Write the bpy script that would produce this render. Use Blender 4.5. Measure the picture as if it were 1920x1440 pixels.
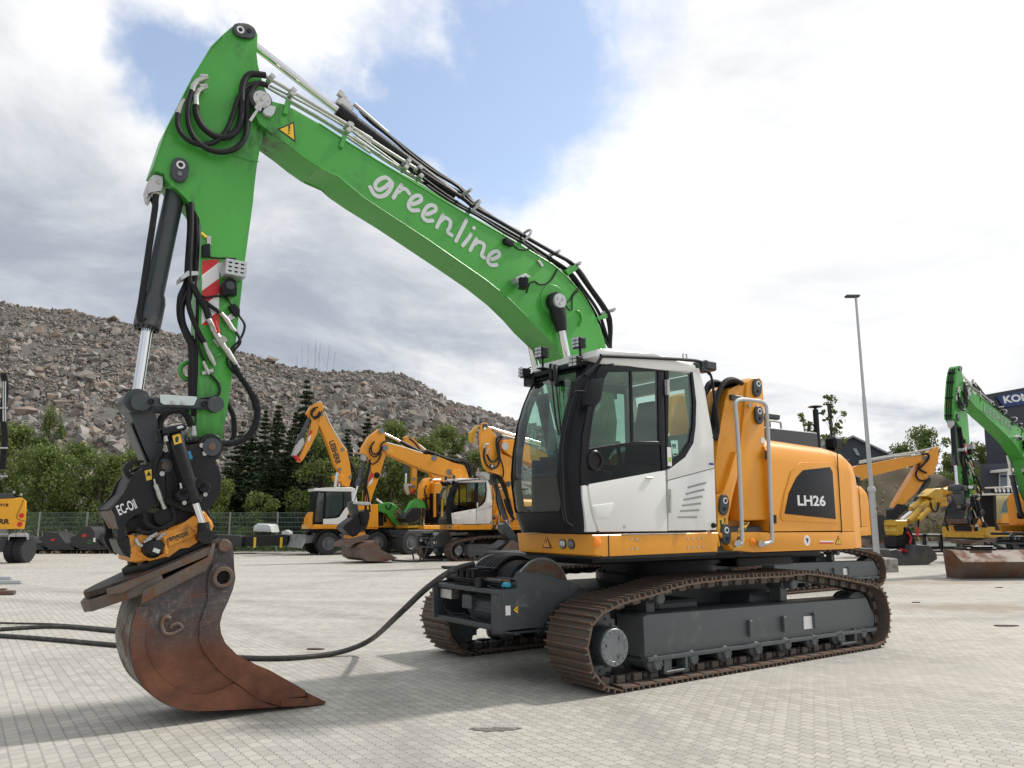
import bpy, bmesh, math, random
import numpy as np
from mathutils import Vector, Matrix
for _o in list(bpy.data.objects): bpy.data.objects.remove(_o)
SC = bpy.context.scene; COL = SC.collection
R = math.radians
# ---------------------------------------------------------------- camera
FPX, HC, TH = 1443.0, 1.55, math.atan(258/1443.0)
cam = bpy.data.objects.new('camera', bpy.data.cameras.new('camera')); COL.objects.link(cam)
cam.data.sensor_width = 36; cam.data.lens = 36*FPX/1920; cam.data.clip_end = 2000; cam.data.clip_start = .1
cam.location = (0, 0, HC); cam.rotation_euler = (math.pi/2+TH, 0, 0); SC.camera = cam
SC.render.resolution_x, SC.render.resolution_y = 1024, 768
SC.view_settings.view_transform = 'Standard'; SC.view_settings.look = 'None'
SC.view_settings.exposure = 0.15; SC.view_settings.gamma = 1
SC.cycles.max_bounces = 8; SC.cycles.transparent_max_bounces = 12
# ---------------------------------------------------------------- sun + sky
SUN_AZ, SUN_EL = 63, 47          # azimuth clockwise from the view direction
sd = Vector((math.sin(R(SUN_AZ))*math.cos(R(SUN_EL)), math.cos(R(SUN_AZ))*math.cos(R(SUN_EL)), math.sin(R(SUN_EL))))
sun = bpy.data.objects.new('sun', bpy.data.lights.new('sun', 'SUN')); COL.objects.link(sun)
sun.data.energy = 2.9; sun.data.angle = R(3.5); sun.data.color = (1, .95, .87)
sun.rotation_euler = sd.to_track_quat('Z', 'Y').to_euler(); sun.location = (30, 10, 40)

def pixdir(px, py):
    a = (px-960)/FPX; b = -(py-720)/FPX
    return Vector((a, math.cos(TH)-math.sin(TH)*b, math.sin(TH)+math.cos(TH)*b)).normalized()

class NT:
    "tiny node-tree helper"
    def __init__(s, t): s.t = t; s.n = t.nodes; s.l = t.links
    def N(s, ty, ins=None, **kw):
        n = s.n.new(ty)
        for k, v in kw.items(): setattr(n, k, v)
        for k, v in (ins or {}).items():
            if isinstance(v, bpy.types.NodeSocket): s.l.new(v, n.inputs[k])
            else: n.inputs[k].default_value = v
        return n
    def M(s, op, a, b=0.0, c=0.0, clamp=False):
        n = s.N('ShaderNodeMath', operation=op, use_clamp=clamp)
        for i, v in enumerate((a, b, c)):
            if isinstance(v, bpy.types.NodeSocket): s.l.new(v, n.inputs[i])
            else: n.inputs[i].default_value = v
        return n.outputs[0]
    def V(s, op, a, b=(0, 0, 0), out=0):
        n = s.N('ShaderNodeVectorMath', operation=op)
        for i, v in enumerate((a, b)):
            if isinstance(v, bpy.types.NodeSocket): s.l.new(v, n.inputs[i])
            else: n.inputs[i].default_value = v
        return n.outputs[out]
    def ramp(s, f, lo, hi, a=0.0, b=1.0):
        n = s.N('ShaderNodeMapRange', {0: f, 1: lo, 2: hi, 3: a, 4: b}, interpolation_type='SMOOTHSTEP'); return n.outputs[0]
    def mix(s, f, a, b):
        n = s.N('ShaderNodeMix', data_type='RGBA')
        for k, v in ((0, f), (6, a), (7, b)):
            if isinstance(v, bpy.types.NodeSocket): s.l.new(v, n.inputs[k])
            else: n.inputs[k].default_value = (*v, 1) if isinstance(v, tuple) and len(v) == 3 else v
        return n.outputs[2]
    def noise(s, vec, scale, det=4, rough=.55, dist=0, out=0):
        return s.N('ShaderNodeTexNoise', {'Vector': vec, 'Scale': scale, 'Detail': det, 'Roughness': rough, 'Distortion': dist}).outputs[out]

world = bpy.data.worlds.new('World'); SC.world = world; world.use_nodes = True
w = NT(world.node_tree); w.n.clear()
sky = w.N('ShaderNodeTexSky', sky_type='NISHITA', sun_disc=False)
sky.sun_elevation = R(SUN_EL); sky.sun_rotation = R(SUN_AZ); sky.air_density = 1.1; sky.dust_density = .6; sky.ozone_density = 2
D = w.N('ShaderNodeTexCoord').outputs['Generated']
sx = w.N('ShaderNodeSeparateXYZ', {0: D})
zz = w.M('MAXIMUM', w.M('ADD', sx.outputs[2], .16), .08)
uv = w.N('ShaderNodeCombineXYZ', {0: w.M('DIVIDE', sx.outputs[0], zz), 1: w.M('DIVIDE', sx.outputs[1], zz), 2: 0.0}).outputs[0]
n1 = w.noise(uv, 1.7, 9, .58, .35)
n2 = w.noise(w.V('ADD', uv, (7.3, 2.1, 4.0)), 1.25, 9, .62, .5)
nw = w.N('ShaderNodeTexNoise', {'Vector': D, 'Scale': 4.5, 'Detail': 6, 'Roughness': .6}).outputs['Color']
Dw = w.V('ADD', D, w.V('SCALE', w.V('SUBTRACT', nw, (.5, .5, .5)))) 
_sc = [x for x in w.n if x.type == 'VECT_MATH' and x.operation == 'SCALE'][0]; _sc.inputs['Scale'].default_value = .34
def blob(px, py, r0, r1, amt):
    "soft patch of the sky round the direction of a pixel (world-space direction)"
    d = w.V('DISTANCE', Dw, tuple(pixdir(px, py)), out=1)
    return w.ramp(d, r0, r1, amt, 0.0)
def addall(L):
    r = L[0]
    for x in L[1:]: r = w.M('ADD', r, x)
    return r
blue = addall([blob(300, 120, .02, .13, .42), blob(380, 190, .0, .1, .3), blob(880, 190, .05, .27, .44), blob(1150, 180, .05, .30, .34), blob(640, 160, .02, .16, .26), blob(760, 240, .0, .1, .18), blob(1000, 60, .0, .12, .12),
               blob(160, 200, .0, .12, .15), blob(1780, 800, .0, .07, .2), blob(1010, 60, .0, .08, .15)])
extra = addall([blob(620, 90, .0, .14, .18), blob(990, 120, .0, .07, .14), blob(620, 60, .0, .12, .25), blob(1600, 400, .1, .5, .45), blob(700, 420, .02, .12, .15), blob(100, 60, .0, .12, .2), blob(60, 260, .0, .1, .2), blob(820, 60, .0, .07, .2)])
cov = w.M('SUBTRACT', w.M('ADD', w.M('ADD', n1, .22), extra), blue)
mask = w.ramp(cov, .14, .66, .10, 1.0)
sdot = w.V('DOT_PRODUCT', D, tuple(sd), out=1)
grey = addall([blob(650, 560, .1, .42, .26), blob(160, 440, .05, .3, .14), blob(150, 210, .0, .12, .16), blob(1690, 800, .0, .07, .22), blob(1060, 560, .0, .13, .08)])
glow = addall([blob(1500, 450, .1, .75, .20), blob(150, 100, .02, .25, .2), blob(500, 470, .0, .1, .16), blob(920, 740, .0, .08, .2), blob(250, 330, .0, .12, .1), blob(900, 200, .1, .4, .25), blob(320, 150, .02, .2, .2)])
lum = w.M('SUBTRACT', w.M('ADD', w.M('MULTIPLY', sdot, .26), w.M('MULTIPLY', w.M('SUBTRACT', n2, .5), 1.5)), grey)
lum = w.M('ADD', w.M('ADD', lum, .45), glow)
lf = w.ramp(lum, 0.05, .95)
ccol = w.mix(lf, (.36, .405, .48), (.97, .97, .97))
bg1 = w.N('ShaderNodeBackground', {0: w.N('ShaderNodeHueSaturation', {'Saturation': .86, 'Value': 1.2, 'Color': sky.outputs[0]}).outputs[0], 1: .15})
bg2 = w.N('ShaderNodeBackground', {0: ccol, 1: 1.0})
mx = w.N('ShaderNodeMixShader', {0: mask}); w.l.new(bg1.outputs[0], mx.inputs[1]); w.l.new(bg2.outputs[0], mx.inputs[2])
w.l.new(mx.outputs[0], w.N('ShaderNodeOutputWorld').inputs[0])

# ---------------------------------------------------------------- frames: real vertical planes in the yard
def ray(px, py):
    a = (px-960)/FPX; b = -(py-720)/FPX
    return np.array([a, math.cos(TH)-math.sin(TH)*b, math.sin(TH)+math.cos(TH)*b])
def ground(px, py, z=0.0):
    r = ray(px, py); return np.array([0, 0, HC])+r*((z-HC)/r[2])
def atY(px, py, Y):
    r = ray(px, py); return Vector(np.array([0, 0, HC])+r*(Y/r[1]))
class Fr:
    "local frame standing on the ground: x rearward at azimuth A, y away from the camera side, z up"
    def __init__(s, o, A):
        s.A = A; a = R(A); s.o = np.array([o[0], o[1], 0.]); s.x = np.array([math.sin(a), math.cos(a), 0]); s.y = np.array([-math.cos(a), math.sin(a), 0])
    def P(s, px, py, c):
        r = ray(px, py); C = np.array([0, 0, HC])-s.o; p = C+r*((c-C@s.y)/(r@s.y)); return Vector((p@s.x, c, p[2]))
    def Q(s, px, py, c):
        r = ray(px, py); C = np.array([0, 0, HC])-s.o; p = C+r*((c-C@s.x)/(r@s.x)); return Vector((c, p@s.y, p[2]))
    def S(s, L, c): return [(v.x, v.z) for v in (s.P(*p, c) for p in L)]
    def H(s, L, c):
        "pixels on the plane y=c -> 3D points; an item may carry its own y"
        return [s.P(p[0], p[1], p[2] if len(p) > 2 else c) for p in L]
    def mat(s): return Matrix(((s.x[0], s.y[0], 0, s.o[0]), (s.x[1], s.y[1], 0, s.o[1]), (0, 0, 1, 0), (0, 0, 0, 1)))
def W(x0, y0, s): return lambda L: [(x0+p[0]/s, y0+p[1]/s, *p[2:]) for p in L]

# ---------------------------------------------------------------- materials
MATS = {}
def mat(name, col, rough=.5, metal=0.0, var=.08, scale=6.0, grease=(), bump=0.0, dirt=None, dirt_amt=.0, dirt_scale=3.0, coat=0.0, spec=.5, bscale=None):
    m = bpy.data.materials.new(name); m.use_nodes = True; t = NT(m.node_tree); t.n.clear(); MATS[name] = m
    co = t.N('ShaderNodeTexCoord').outputs['Object']
    n = t.noise(co, scale, 5, .6)
    c = t.mix(n, tuple(max(0, x*(1-var)) for x in col), tuple(min(1, x*(1+var)) for x in col))
    rg = t.M('ADD', rough, t.M('MULTIPLY', t.M('SUBTRACT', n, .5), .18))
    if dirt:
        dn = t.noise(co, dirt_scale, 8, .68, .3)
        f = t.ramp(dn, .62-dirt_amt*.45, .80-dirt_amt*.45)
        c = t.mix(f, c, dirt); rg = t.M('ADD', rg, t.M('MULTIPLY', f, .25))
    if dirt:
        sn = t.noise(t.V('MULTIPLY', co, (11, 11, .9)), 1.0, 6, .65, .2); f2 = t.M('MULTIPLY', t.M('MULTIPLY', t.ramp(sn, .54, .74), t.ramp(dn, .40, .62)), min(.5, .22+dirt_amt)); c = t.mix(f2, c, dirt); rg = t.M('ADD', rg, t.M('MULTIPLY', f2, .3))
    for gx, gz, gr, ga in grease:      # old grease and soot round a pin, part of the thing itself
        fx = t.ramp(t.V('DISTANCE', t.V('MULTIPLY', co, (1, 0, .6)), (gx, 0, gz*.6), out=1), gr*.25, gr, 1.0, 0.0)
        fx = t.M('MULTIPLY', t.M('MULTIPLY', fx, t.ramp(t.noise(t.V('MULTIPLY', co, (9, 9, 2.5)), 1.0, 6, .7, .3), .40, .66)), ga); c = t.mix(fx, c, (.02, .035, .018)); rg = t.M('SUBTRACT', rg, t.M('MULTIPLY', fx, .1))
    b = t.N('ShaderNodeBsdfPrincipled', {'Base Color': c, 'Roughness': rg, 'Metallic': metal, 'Coat Weight': coat, 'Coat Roughness': .08, 'Specular IOR Level': spec})
    if bump:
        bn = t.noise(co, bscale or scale*8, 5, .6)
        bb = t.N('ShaderNodeBump', {'Height': bn, 'Strength': bump, 'Distance': .01}); t.l.new(bb.outputs[0], b.inputs['Normal'])
    t.l.new(b.outputs[0], t.N('ShaderNodeOutputMaterial').inputs[0]); return m
GREEN = mat('green_paint', (.060, .345, .046), .33, var=.06, scale=1.5, dirt=(.035, .10, .035), dirt_amt=.06, dirt_scale=2.2, bump=.06, bscale=3, grease=((-2.98, 5.22, .42, .85), (.45, 3.9, .3, .5), (-3.22, 5.98, .2, .5), (-3.62, 4.42, .22, .45), (-3.3, 2.45, .3, .5), (-3.25, 3.3, .35, .3)))
ORANGE = mat('orange_paint', (.78, .325, .024), .32, var=.06, scale=1.6, dirt=(.35, .15, .04), dirt_amt=.06, dirt_scale=2.0, bump=.05, bscale=3)
TOOLY = mat('worn_yellow_paint', (.66, .27, .03), .45, var=.12, scale=8, dirt=(.10, .06, .03), dirt_amt=.25, dirt_scale=7, bump=.25)
YELLOW = mat('yellow_paint', (.62, .37, .03), .4, var=.12, dirt=(.2, .14, .06), dirt_amt=.22, dirt_scale=2)
WHITE = mat('white_paint', (.76, .76, .74), .3, var=.03, scale=1.4, dirt=(.5, .48, .43), dirt_amt=.04, dirt_scale=2.5)
DGREY = mat('dark_grey_paint', (.045, .055, .062), .42, var=.15, scale=4, dirt=(.16, .15, .13), dirt_amt=.16, dirt_scale=3, bump=.15)
UGREY = mat('undercarriage_grey_paint', (.082, .094, .099), .45, var=.14, scale=3, dirt=(.15, .15, .145), dirt_amt=.14, dirt_scale=3.6, bump=.2)
BLACK = mat('black_steel', (.012, .013, .015), .42, var=.2, scale=5, dirt=(.07, .065, .06), dirt_amt=.1, dirt_scale=5, bump=.15, spec=.3)
PLASTIC = mat('black_plastic', (.010, .011, .014), .34, var=.15, scale=8, spec=.22)
RUBBER = mat('black_rubber', (.011, .011, .013), .5, var=.25, scale=20, bump=.1, spec=.3)
CHROME = mat('chrome_rod', (.78, .79, .80), .12, metal=1.0, var=.03)
ZINC = mat('zinc_steel', (.50, .50, .48), .38, metal=.8, var=.15, scale=14, dirt=(.25, .22, .18), dirt_amt=.15, dirt_scale=12)
GALV = mat('galvanised_steel', (.50, .52, .53), .45, metal=.4, var=.15, scale=10)
WDECAL = mat('white_sticker', (.78, .78, .78), .4, var=.02)
GDECAL = mat('light_grey_lettering', (.60, .63, .63), .4, var=.03)
BDECAL = mat('black_lettering', (.02, .02, .02), .4, var=.05)
YDECAL = mat('yellow_sticker', (.80, .50, .02), .4, var=.05)
RED = mat('red_sticker', (.60, .02, .025), .4, var=.06)
BLUE = mat('blue_sticker', (.02, .30, .60), .4, var=.05)
TEAL = mat('teal_plastic', (.02, .35, .50), .4)
RUSTY = mat('rusty_track_steel', (.135, .112, .094), .58, metal=.3, var=.4, scale=9, dirt=(.20, .095, .052), dirt_amt=.36, dirt_scale=7, bump=.5, bscale=40)
LINKS = mat('track_link_steel', (.055, .05, .048), .55, metal=.2, var=.3, scale=9, dirt=(.12, .055, .035), dirt_amt=.2, dirt_scale=6, bump=.3)
TYRE = mat('tyre_rubber', (.022, .022, .024), .75, var=.2, scale=12, bump=.2)
SEAT = mat('seat_fabric', (.03, .032, .035), .85, var=.2, scale=30)
ALU = mat('light_metal_plate', (.56, .63, .62), .45, metal=.3, var=.06, dirt=(.35, .38, .38), dirt_amt=.15)
AMBER = mat('amber_lens', (.9, .25, .01), .25)
LENS = mat('clear_lens', (.55, .55, .55), .1, metal=.6, var=.3, scale=40)
HUB = mat('hub_metal', (.20, .22, .235), .42, metal=.5, var=.15, scale=10, dirt=(.12, .11, .1), dirt_amt=.15, dirt_scale=8)

def glass(name, tint, refl=.05):
    m = bpy.data.materials.new(name); m.use_nodes = True; t = NT(m.node_tree); t.n.clear()
    tr = t.N('ShaderNodeBsdfTransparent', {0: (*tint, 1)}); gl = t.N('ShaderNodeBsdfGlossy', {0: (.9, .95, .93, 1), 'Roughness': .01})
    fa = t.N('ShaderNodeLayerWeight', {0: .5}).outputs['Facing']; f = t.M('ADD', refl, t.M('MULTIPLY', t.M('POWER', fa, 4.0), .7), clamp=True)
    mxn = t.N('ShaderNodeMixShader', {0: f}); t.l.new(tr.outputs[0], mxn.inputs[1]); t.l.new(gl.outputs[0], mxn.inputs[2])
    t.l.new(mxn.outputs[0], t.N('ShaderNodeOutputMaterial').inputs[0]); return m
GLASS = glass('tinted_glass', (.66, .80, .74), .06)
DGLASS = glass('dark_glass', (.30, .36, .36), .02)

def bucket_mat():
    "rust with patches of worn dark paint and pale scratches, fixed to the bucket"
    m = bpy.data.materials.new('rusty_bucket_steel'); m.use_nodes = True; t = NT(m.node_tree); t.n.clear()
    co = t.N('ShaderNodeTexCoord').outputs['Object']
    s = t.N('ShaderNodeSeparateXYZ', {0: co})
    a = t.noise(co, 2.6, 8, .7, .5); b = t.noise(co, 22, 7, .75, .15)
    q1 = t.noise(t.V('MULTIPLY', co, (14, 14, 90)), 1.0, 4, .6, .4); q2 = t.noise(t.V('MULTIPLY', co, (80, 14, 16)), 1.0, 4, .6, .5); c0 = t.noise(co, 1.6, 4, .5)
    rust = t.mix(t.ramp(a, .3, .7), (.10, .034, .020), (.19, .072, .034))
    rust = t.mix(t.ramp(c0, .56, .74), rust, (.26, .11, .036)); rust = t.mix(t.M('MULTIPLY', t.ramp(q1, .6, .72), .35), rust, (.22, .12, .08)); rust = t.mix(t.M('MULTIPLY', t.ramp(b, .6, .75), .5), rust, (.045, .022, .018))
    h = t.M('ADD', s.outputs[2], t.M('MULTIPLY', t.M('SUBTRACT', a, .5), .9))
    xx = t.M('ADD', s.outputs[0], t.M('MULTIPLY', t.M('SUBTRACT', b, .5), .3))
    worn = t.M('MULTIPLY', t.ramp(h, .46, .80), t.ramp(xx, -3.95, -3.62))
    wc = t.mix(t.ramp(b, .35, .7), (.055, .052, .058), (.13, .10, .092)); wc = t.mix(t.M('MULTIPLY', t.ramp(q1, .58, .70), .7), wc, (.28, .22, .2)); wc = t.mix(t.M('MULTIPLY', t.ramp(q2, .60, .72), .7), wc, (.26, .21, .19)); wc = t.mix(t.ramp(a, .5, .62), wc, (.12, .05, .032))
    col = t.mix(worn, rust, wc)
    col = t.mix(t.M('MULTIPLY', t.ramp(s.outputs[2], .95, 1.1), t.ramp(a, .35, .6)), col, (.05, .042, .045))
    b1 = t.N('ShaderNodeBsdfPrincipled', {'Base Color': col, 'Roughness': t.M('ADD', .48, t.M('MULTIPLY', b, .3)), 'Metallic': .15})
    bb = t.N('ShaderNodeBump', {'Height': b, 'Strength': .35, 'Distance': .01}); t.l.new(bb.outputs[0], b1.inputs['Normal'])
    t.l.new(b1.outputs[0], t.N('ShaderNodeOutputMaterial').inputs[0]); return m
BUCKET = bucket_mat()

# ---------------------------------------------------------------- mesh builder
def catmull(P, k=6, closed=False):
    P = [Vector(p) for p in P]; out = []; n = len(P)
    if n < 3: return P
    for i in range(n if closed else n-1):
        if closed: a, b, c, d = P[i-1], P[i], P[(i+1) % n], P[(i+2) % n]
        else: a, b, c, d = P[max(i-1, 0)], P[i], P[i+1], P[min(i+2, n-1)]
        for j in range(k):
            t = j/k; out.append(.5*((2*b)+(c-a)*t+(2*a-5*b+4*c-d)*t*t+(3*b-a-3*c+d)*t**3))
    if not closed: out.append(P[-1])
    return out
X3, Y3, Z3 = Vector((1, 0, 0)), Vector((0, 1, 0)), Vector((0, 0, 1))
class MB:
    def __init__(s): s.b = bmesh.new()
    def ext(s, pts, O, U, V, N, t0, t1, bev=0.0, seg=1):
        "extrude a 2D outline (in U,V) along N from t0 to t1"
        O, U, V, N = Vector(O), Vector(U), Vector(V), Vector(N); b = s.b
        A = [b.verts.new(O+U*p[0]+V*p[1]+N*t0) for p in pts]; B = [b.verts.new(O+U*p[0]+V*p[1]+N*t1) for p in pts]
        n = len(pts); fs = [b.faces.new(A), b.faces.new(B[::-1])]
        for i in range(n): fs.append(b.faces.new((A[i], B[i], B[(i+1) % n], A[(i+1) % n])))
        if bev:
            es = set(fs[0].edges) | set(fs[1].edges)
            bmesh.ops.bevel(b, geom=list(es), offset=bev, segments=seg, profile=.6, affect='EDGES', clamp_overlap=True)
        return s
    def prism(s, pts, y0, y1, bev=0.0, seg=1): return s.ext(pts, (0, 0, 0), X3, Z3, Y3, y0, y1, bev, seg)
    def box(s, lo, hi, bev=0.0, seg=1):
        b = s.b; x0, y0, z0 = lo; x1, y1, z1 = hi
        v = [b.verts.new(p) for p in ((x0, y0, z0), (x1, y0, z0), (x1, y1, z0), (x0, y1, z0), (x0, y0, z1), (x1, y0, z1), (x1, y1, z1), (x0, y1, z1))]
        fs = [b.faces.new([v[i] for i in f]) for f in ((0, 3, 2, 1), (4, 5, 6, 7), (0, 1, 5, 4), (1, 2, 6, 5), (2, 3, 7, 6), (3, 0, 4, 7))]
        if bev: bmesh.ops.bevel(b, geom=list({e for f in fs for e in f.edges}), offset=bev, segments=seg, profile=.6, affect='EDGES', clamp_overlap=True)
        return s
    def obox(s, c, ax, size, bev=0.0):
        "box centred at c with axes ax (3 vectors) and full sizes"
        n0 = len(s.b.verts); s.b.verts.ensure_lookup_table()
        h = [x/2 for x in size]; t = MB(); t.box([-x for x in h], h, bev)
        M = Matrix((ax[0], ax[1], ax[2])).transposed().to_4x4(); M.translation = Vector(c)
        t.b.transform(M); s.merge(t); return s
    def merge(s, t):
        me = bpy.data.meshes.new('tmp'); t.b.to_mesh(me); s.b.from_mesh(me); bpy.data.meshes.remove(me); t.b.free(); return s
    def cyl(s, p0, p1, r, r2=None, n=20, cap=True):
        p0, p1 = Vector(p0), Vector(p1); r2 = r if r2 is None else r2
        return s.sweep([p0, p1], [r, r2], n, cap)
    def sweep(s, P, rad, n=8, cap=True, closed=False):
        b = s.b; P = [Vector(p) for p in P]; rings = []; T0 = None; m = len(P)
        for i, p in enumerate(P):
            a = P[i-1] if (i > 0 or closed) else P[i]; c = P[(i+1) % m] if (i < m-1 or closed) else P[i]
            T = (c-a)
            if T.length < 1e-9: T = T0 or Z3
            T.normalize()
            if T0 is None:
                up = Z3 if abs(T.z) < .9 else X3; Nn = T.cross(up).normalized()
            else:
                Nn = (Nn-T*Nn.dot(T)).normalized()
            T0 = T; Bn = T.cross(Nn); r = rad[i] if isinstance(rad, (list, tuple)) else rad
            rings.append([b.verts.new(p+(Nn*math.cos(2*math.pi*k/n)+Bn*math.sin(2*math.pi*k/n))*r) for k in range(n)])
        for i in range(m if closed else m-1):
            A, B = rings[i], rings[(i+1) % m]
            for k in range(n): b.faces.new((A[k], A[(k+1) % n], B[(k+1) % n], B[k]))
        if cap and not closed:
            b.faces.new(rings[0][::-1]); b.faces.new(rings[-1])
        return s
    def tube(s, P, r, n=8, k=5, closed=False): return s.sweep(catmull(P, k, closed), r, n, True, closed)
    def lathe(s, c, axis, prof, n=24):
        "prof: (distance along axis, radius)"
        c, axis = Vector(c), Vector(axis).normalized()
        P = [c+axis*a for a, _ in prof]
        b = s.b; up = Z3 if abs(axis.z) < .9 else X3; N = axis.cross(up).normalized(); B = axis.cross(N); rings = []
        for p, (_, r) in zip(P, prof): rings.append([b.verts.new(p+(N*math.cos(2*math.pi*k/n)+B*math.sin(2*math.pi*k/n))*max(r, 1e-4)) for k in range(n)])
        for A, C in zip(rings, rings[1:]):
            for k in range(n): b.faces.new((A[k], A[(k+1) % n], C[(k+1) % n], C[k]))
        b.faces.new(rings[0][::-1]); b.faces.new(rings[-1]); return s
    def ball(s, c, r, sub=2, sc=(1, 1, 1)):
        M = Matrix.Translation(Vector(c)) @ Matrix.Diagonal((*sc, 1)); bmesh.ops.create_icosphere(s.b, subdivisions=sub, radius=r, matrix=M); return s
    def grid(s, fn, nu, nv, flip=False):
        V = [[s.b.verts.new(fn(i/nu, j/nv)) for j in range(nv+1)] for i in range(nu+1)]
        for i in range(nu):
            for j in range(nv):
                q = (V[i][j], V[i+1][j], V[i+1][j+1], V[i][j+1]); s.b.faces.new(q[::-1] if flip else q)
        return s
    def done(s, name, m, parent=None, label=None, ang=35, fixn=True, solid=0.0):
        if fixn: bmesh.ops.recalc_face_normals(s.b, faces=s.b.faces)
        me = bpy.data.meshes.new(name); s.b.to_mesh(me); s.b.free()
        me.shade_smooth()
        try: me.set_sharp_from_angle(angle=R(ang))
        except Exception: pass
        me.materials.append(m); return link(name, me, parent, label, solid)
def link(name, me, parent=None, label=None, solid=0.0):
    o = bpy.data.objects.new(name, me); COL.objects.link(o)
    if parent is not None: o.parent = parent
    if label: o['label'] = label
    if solid:
        md = o.modifiers.new('s', 'SOLIDIFY'); md.thickness = solid; md.offset = 0
    return o
def tag(o, label, cat, group=None, kind=None):
    if label: o['label'] = label
    if cat: o['category'] = cat
    if group: o['group'] = group
    if kind: o['kind'] = kind
    return o
def thing(name, label, cat, fr=None, loc=None, group=None):
    o = bpy.data.objects.new(name, None); COL.objects.link(o); o.empty_display_size = .3
    if fr is not None: o.matrix_world = fr.mat()
    if loc is not None: o.location = loc
    return tag(o, label, cat, group)
def text(s, fr, pL, pR, c, h, m, parent, name='lettering', label=None, bold=.0, depth=.003, xs=None):
    "raised lettering on the plane y=c of a frame, baseline from pixel pL to pixel pR, cap height h (m)"
    cu = bpy.data.curves.new('t', 'FONT'); cu.body = s; cu.extrude = depth/2; cu.offset = bold; cu.resolution_u = 3
    to = bpy.data.objects.new('t', cu); COL.objects.link(to)
    me = bpy.data.meshes.new_from_object(to.evaluated_get(bpy.context.evaluated_depsgraph_get()))
    bpy.data.objects.remove(to); bpy.data.curves.remove(cu)
    n = len(me.vertices); co = np.empty(n*3); me.vertices.foreach_get('co', co); co = co.reshape(-1, 3)
    x0, x1 = co[:, 0].min(), co[:, 0].max(); A = fr.P(*pL, c); B = fr.P(*pR, c); U = (B-A); L = U.length; U.normalize(); V = Y3.cross(U)*-1
    if V.z < 0: V = -V
    out = np.array(A)[None]+np.outer((co[:, 0]-x0)/(x1-x0)*L, np.array(U))+np.outer(co[:, 1]/.69*h, np.array(V))+np.outer(co[:, 2]-depth/2, np.array(Y3))
    me.vertices.foreach_set('co', out.ravel()); me.materials.clear(); me.materials.append(m); me.name = name
    return link(name, me, parent, label)
def disc(mb, c, r, y0, y1, n=20): return mb.cyl((c[0], y0, c[1]), (c[0], y1, c[1]), r, n=n)
def xz(v): return (v[0], v[-1]) if not isinstance(v, Vector) else (v.x, v.z)
MF = Fr(ground(1140, 1305)[:2], 54.5)        # the big machine's frame (near track's outer face is y=0)
rng = np.random.default_rng(7); random.seed(5)
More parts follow.
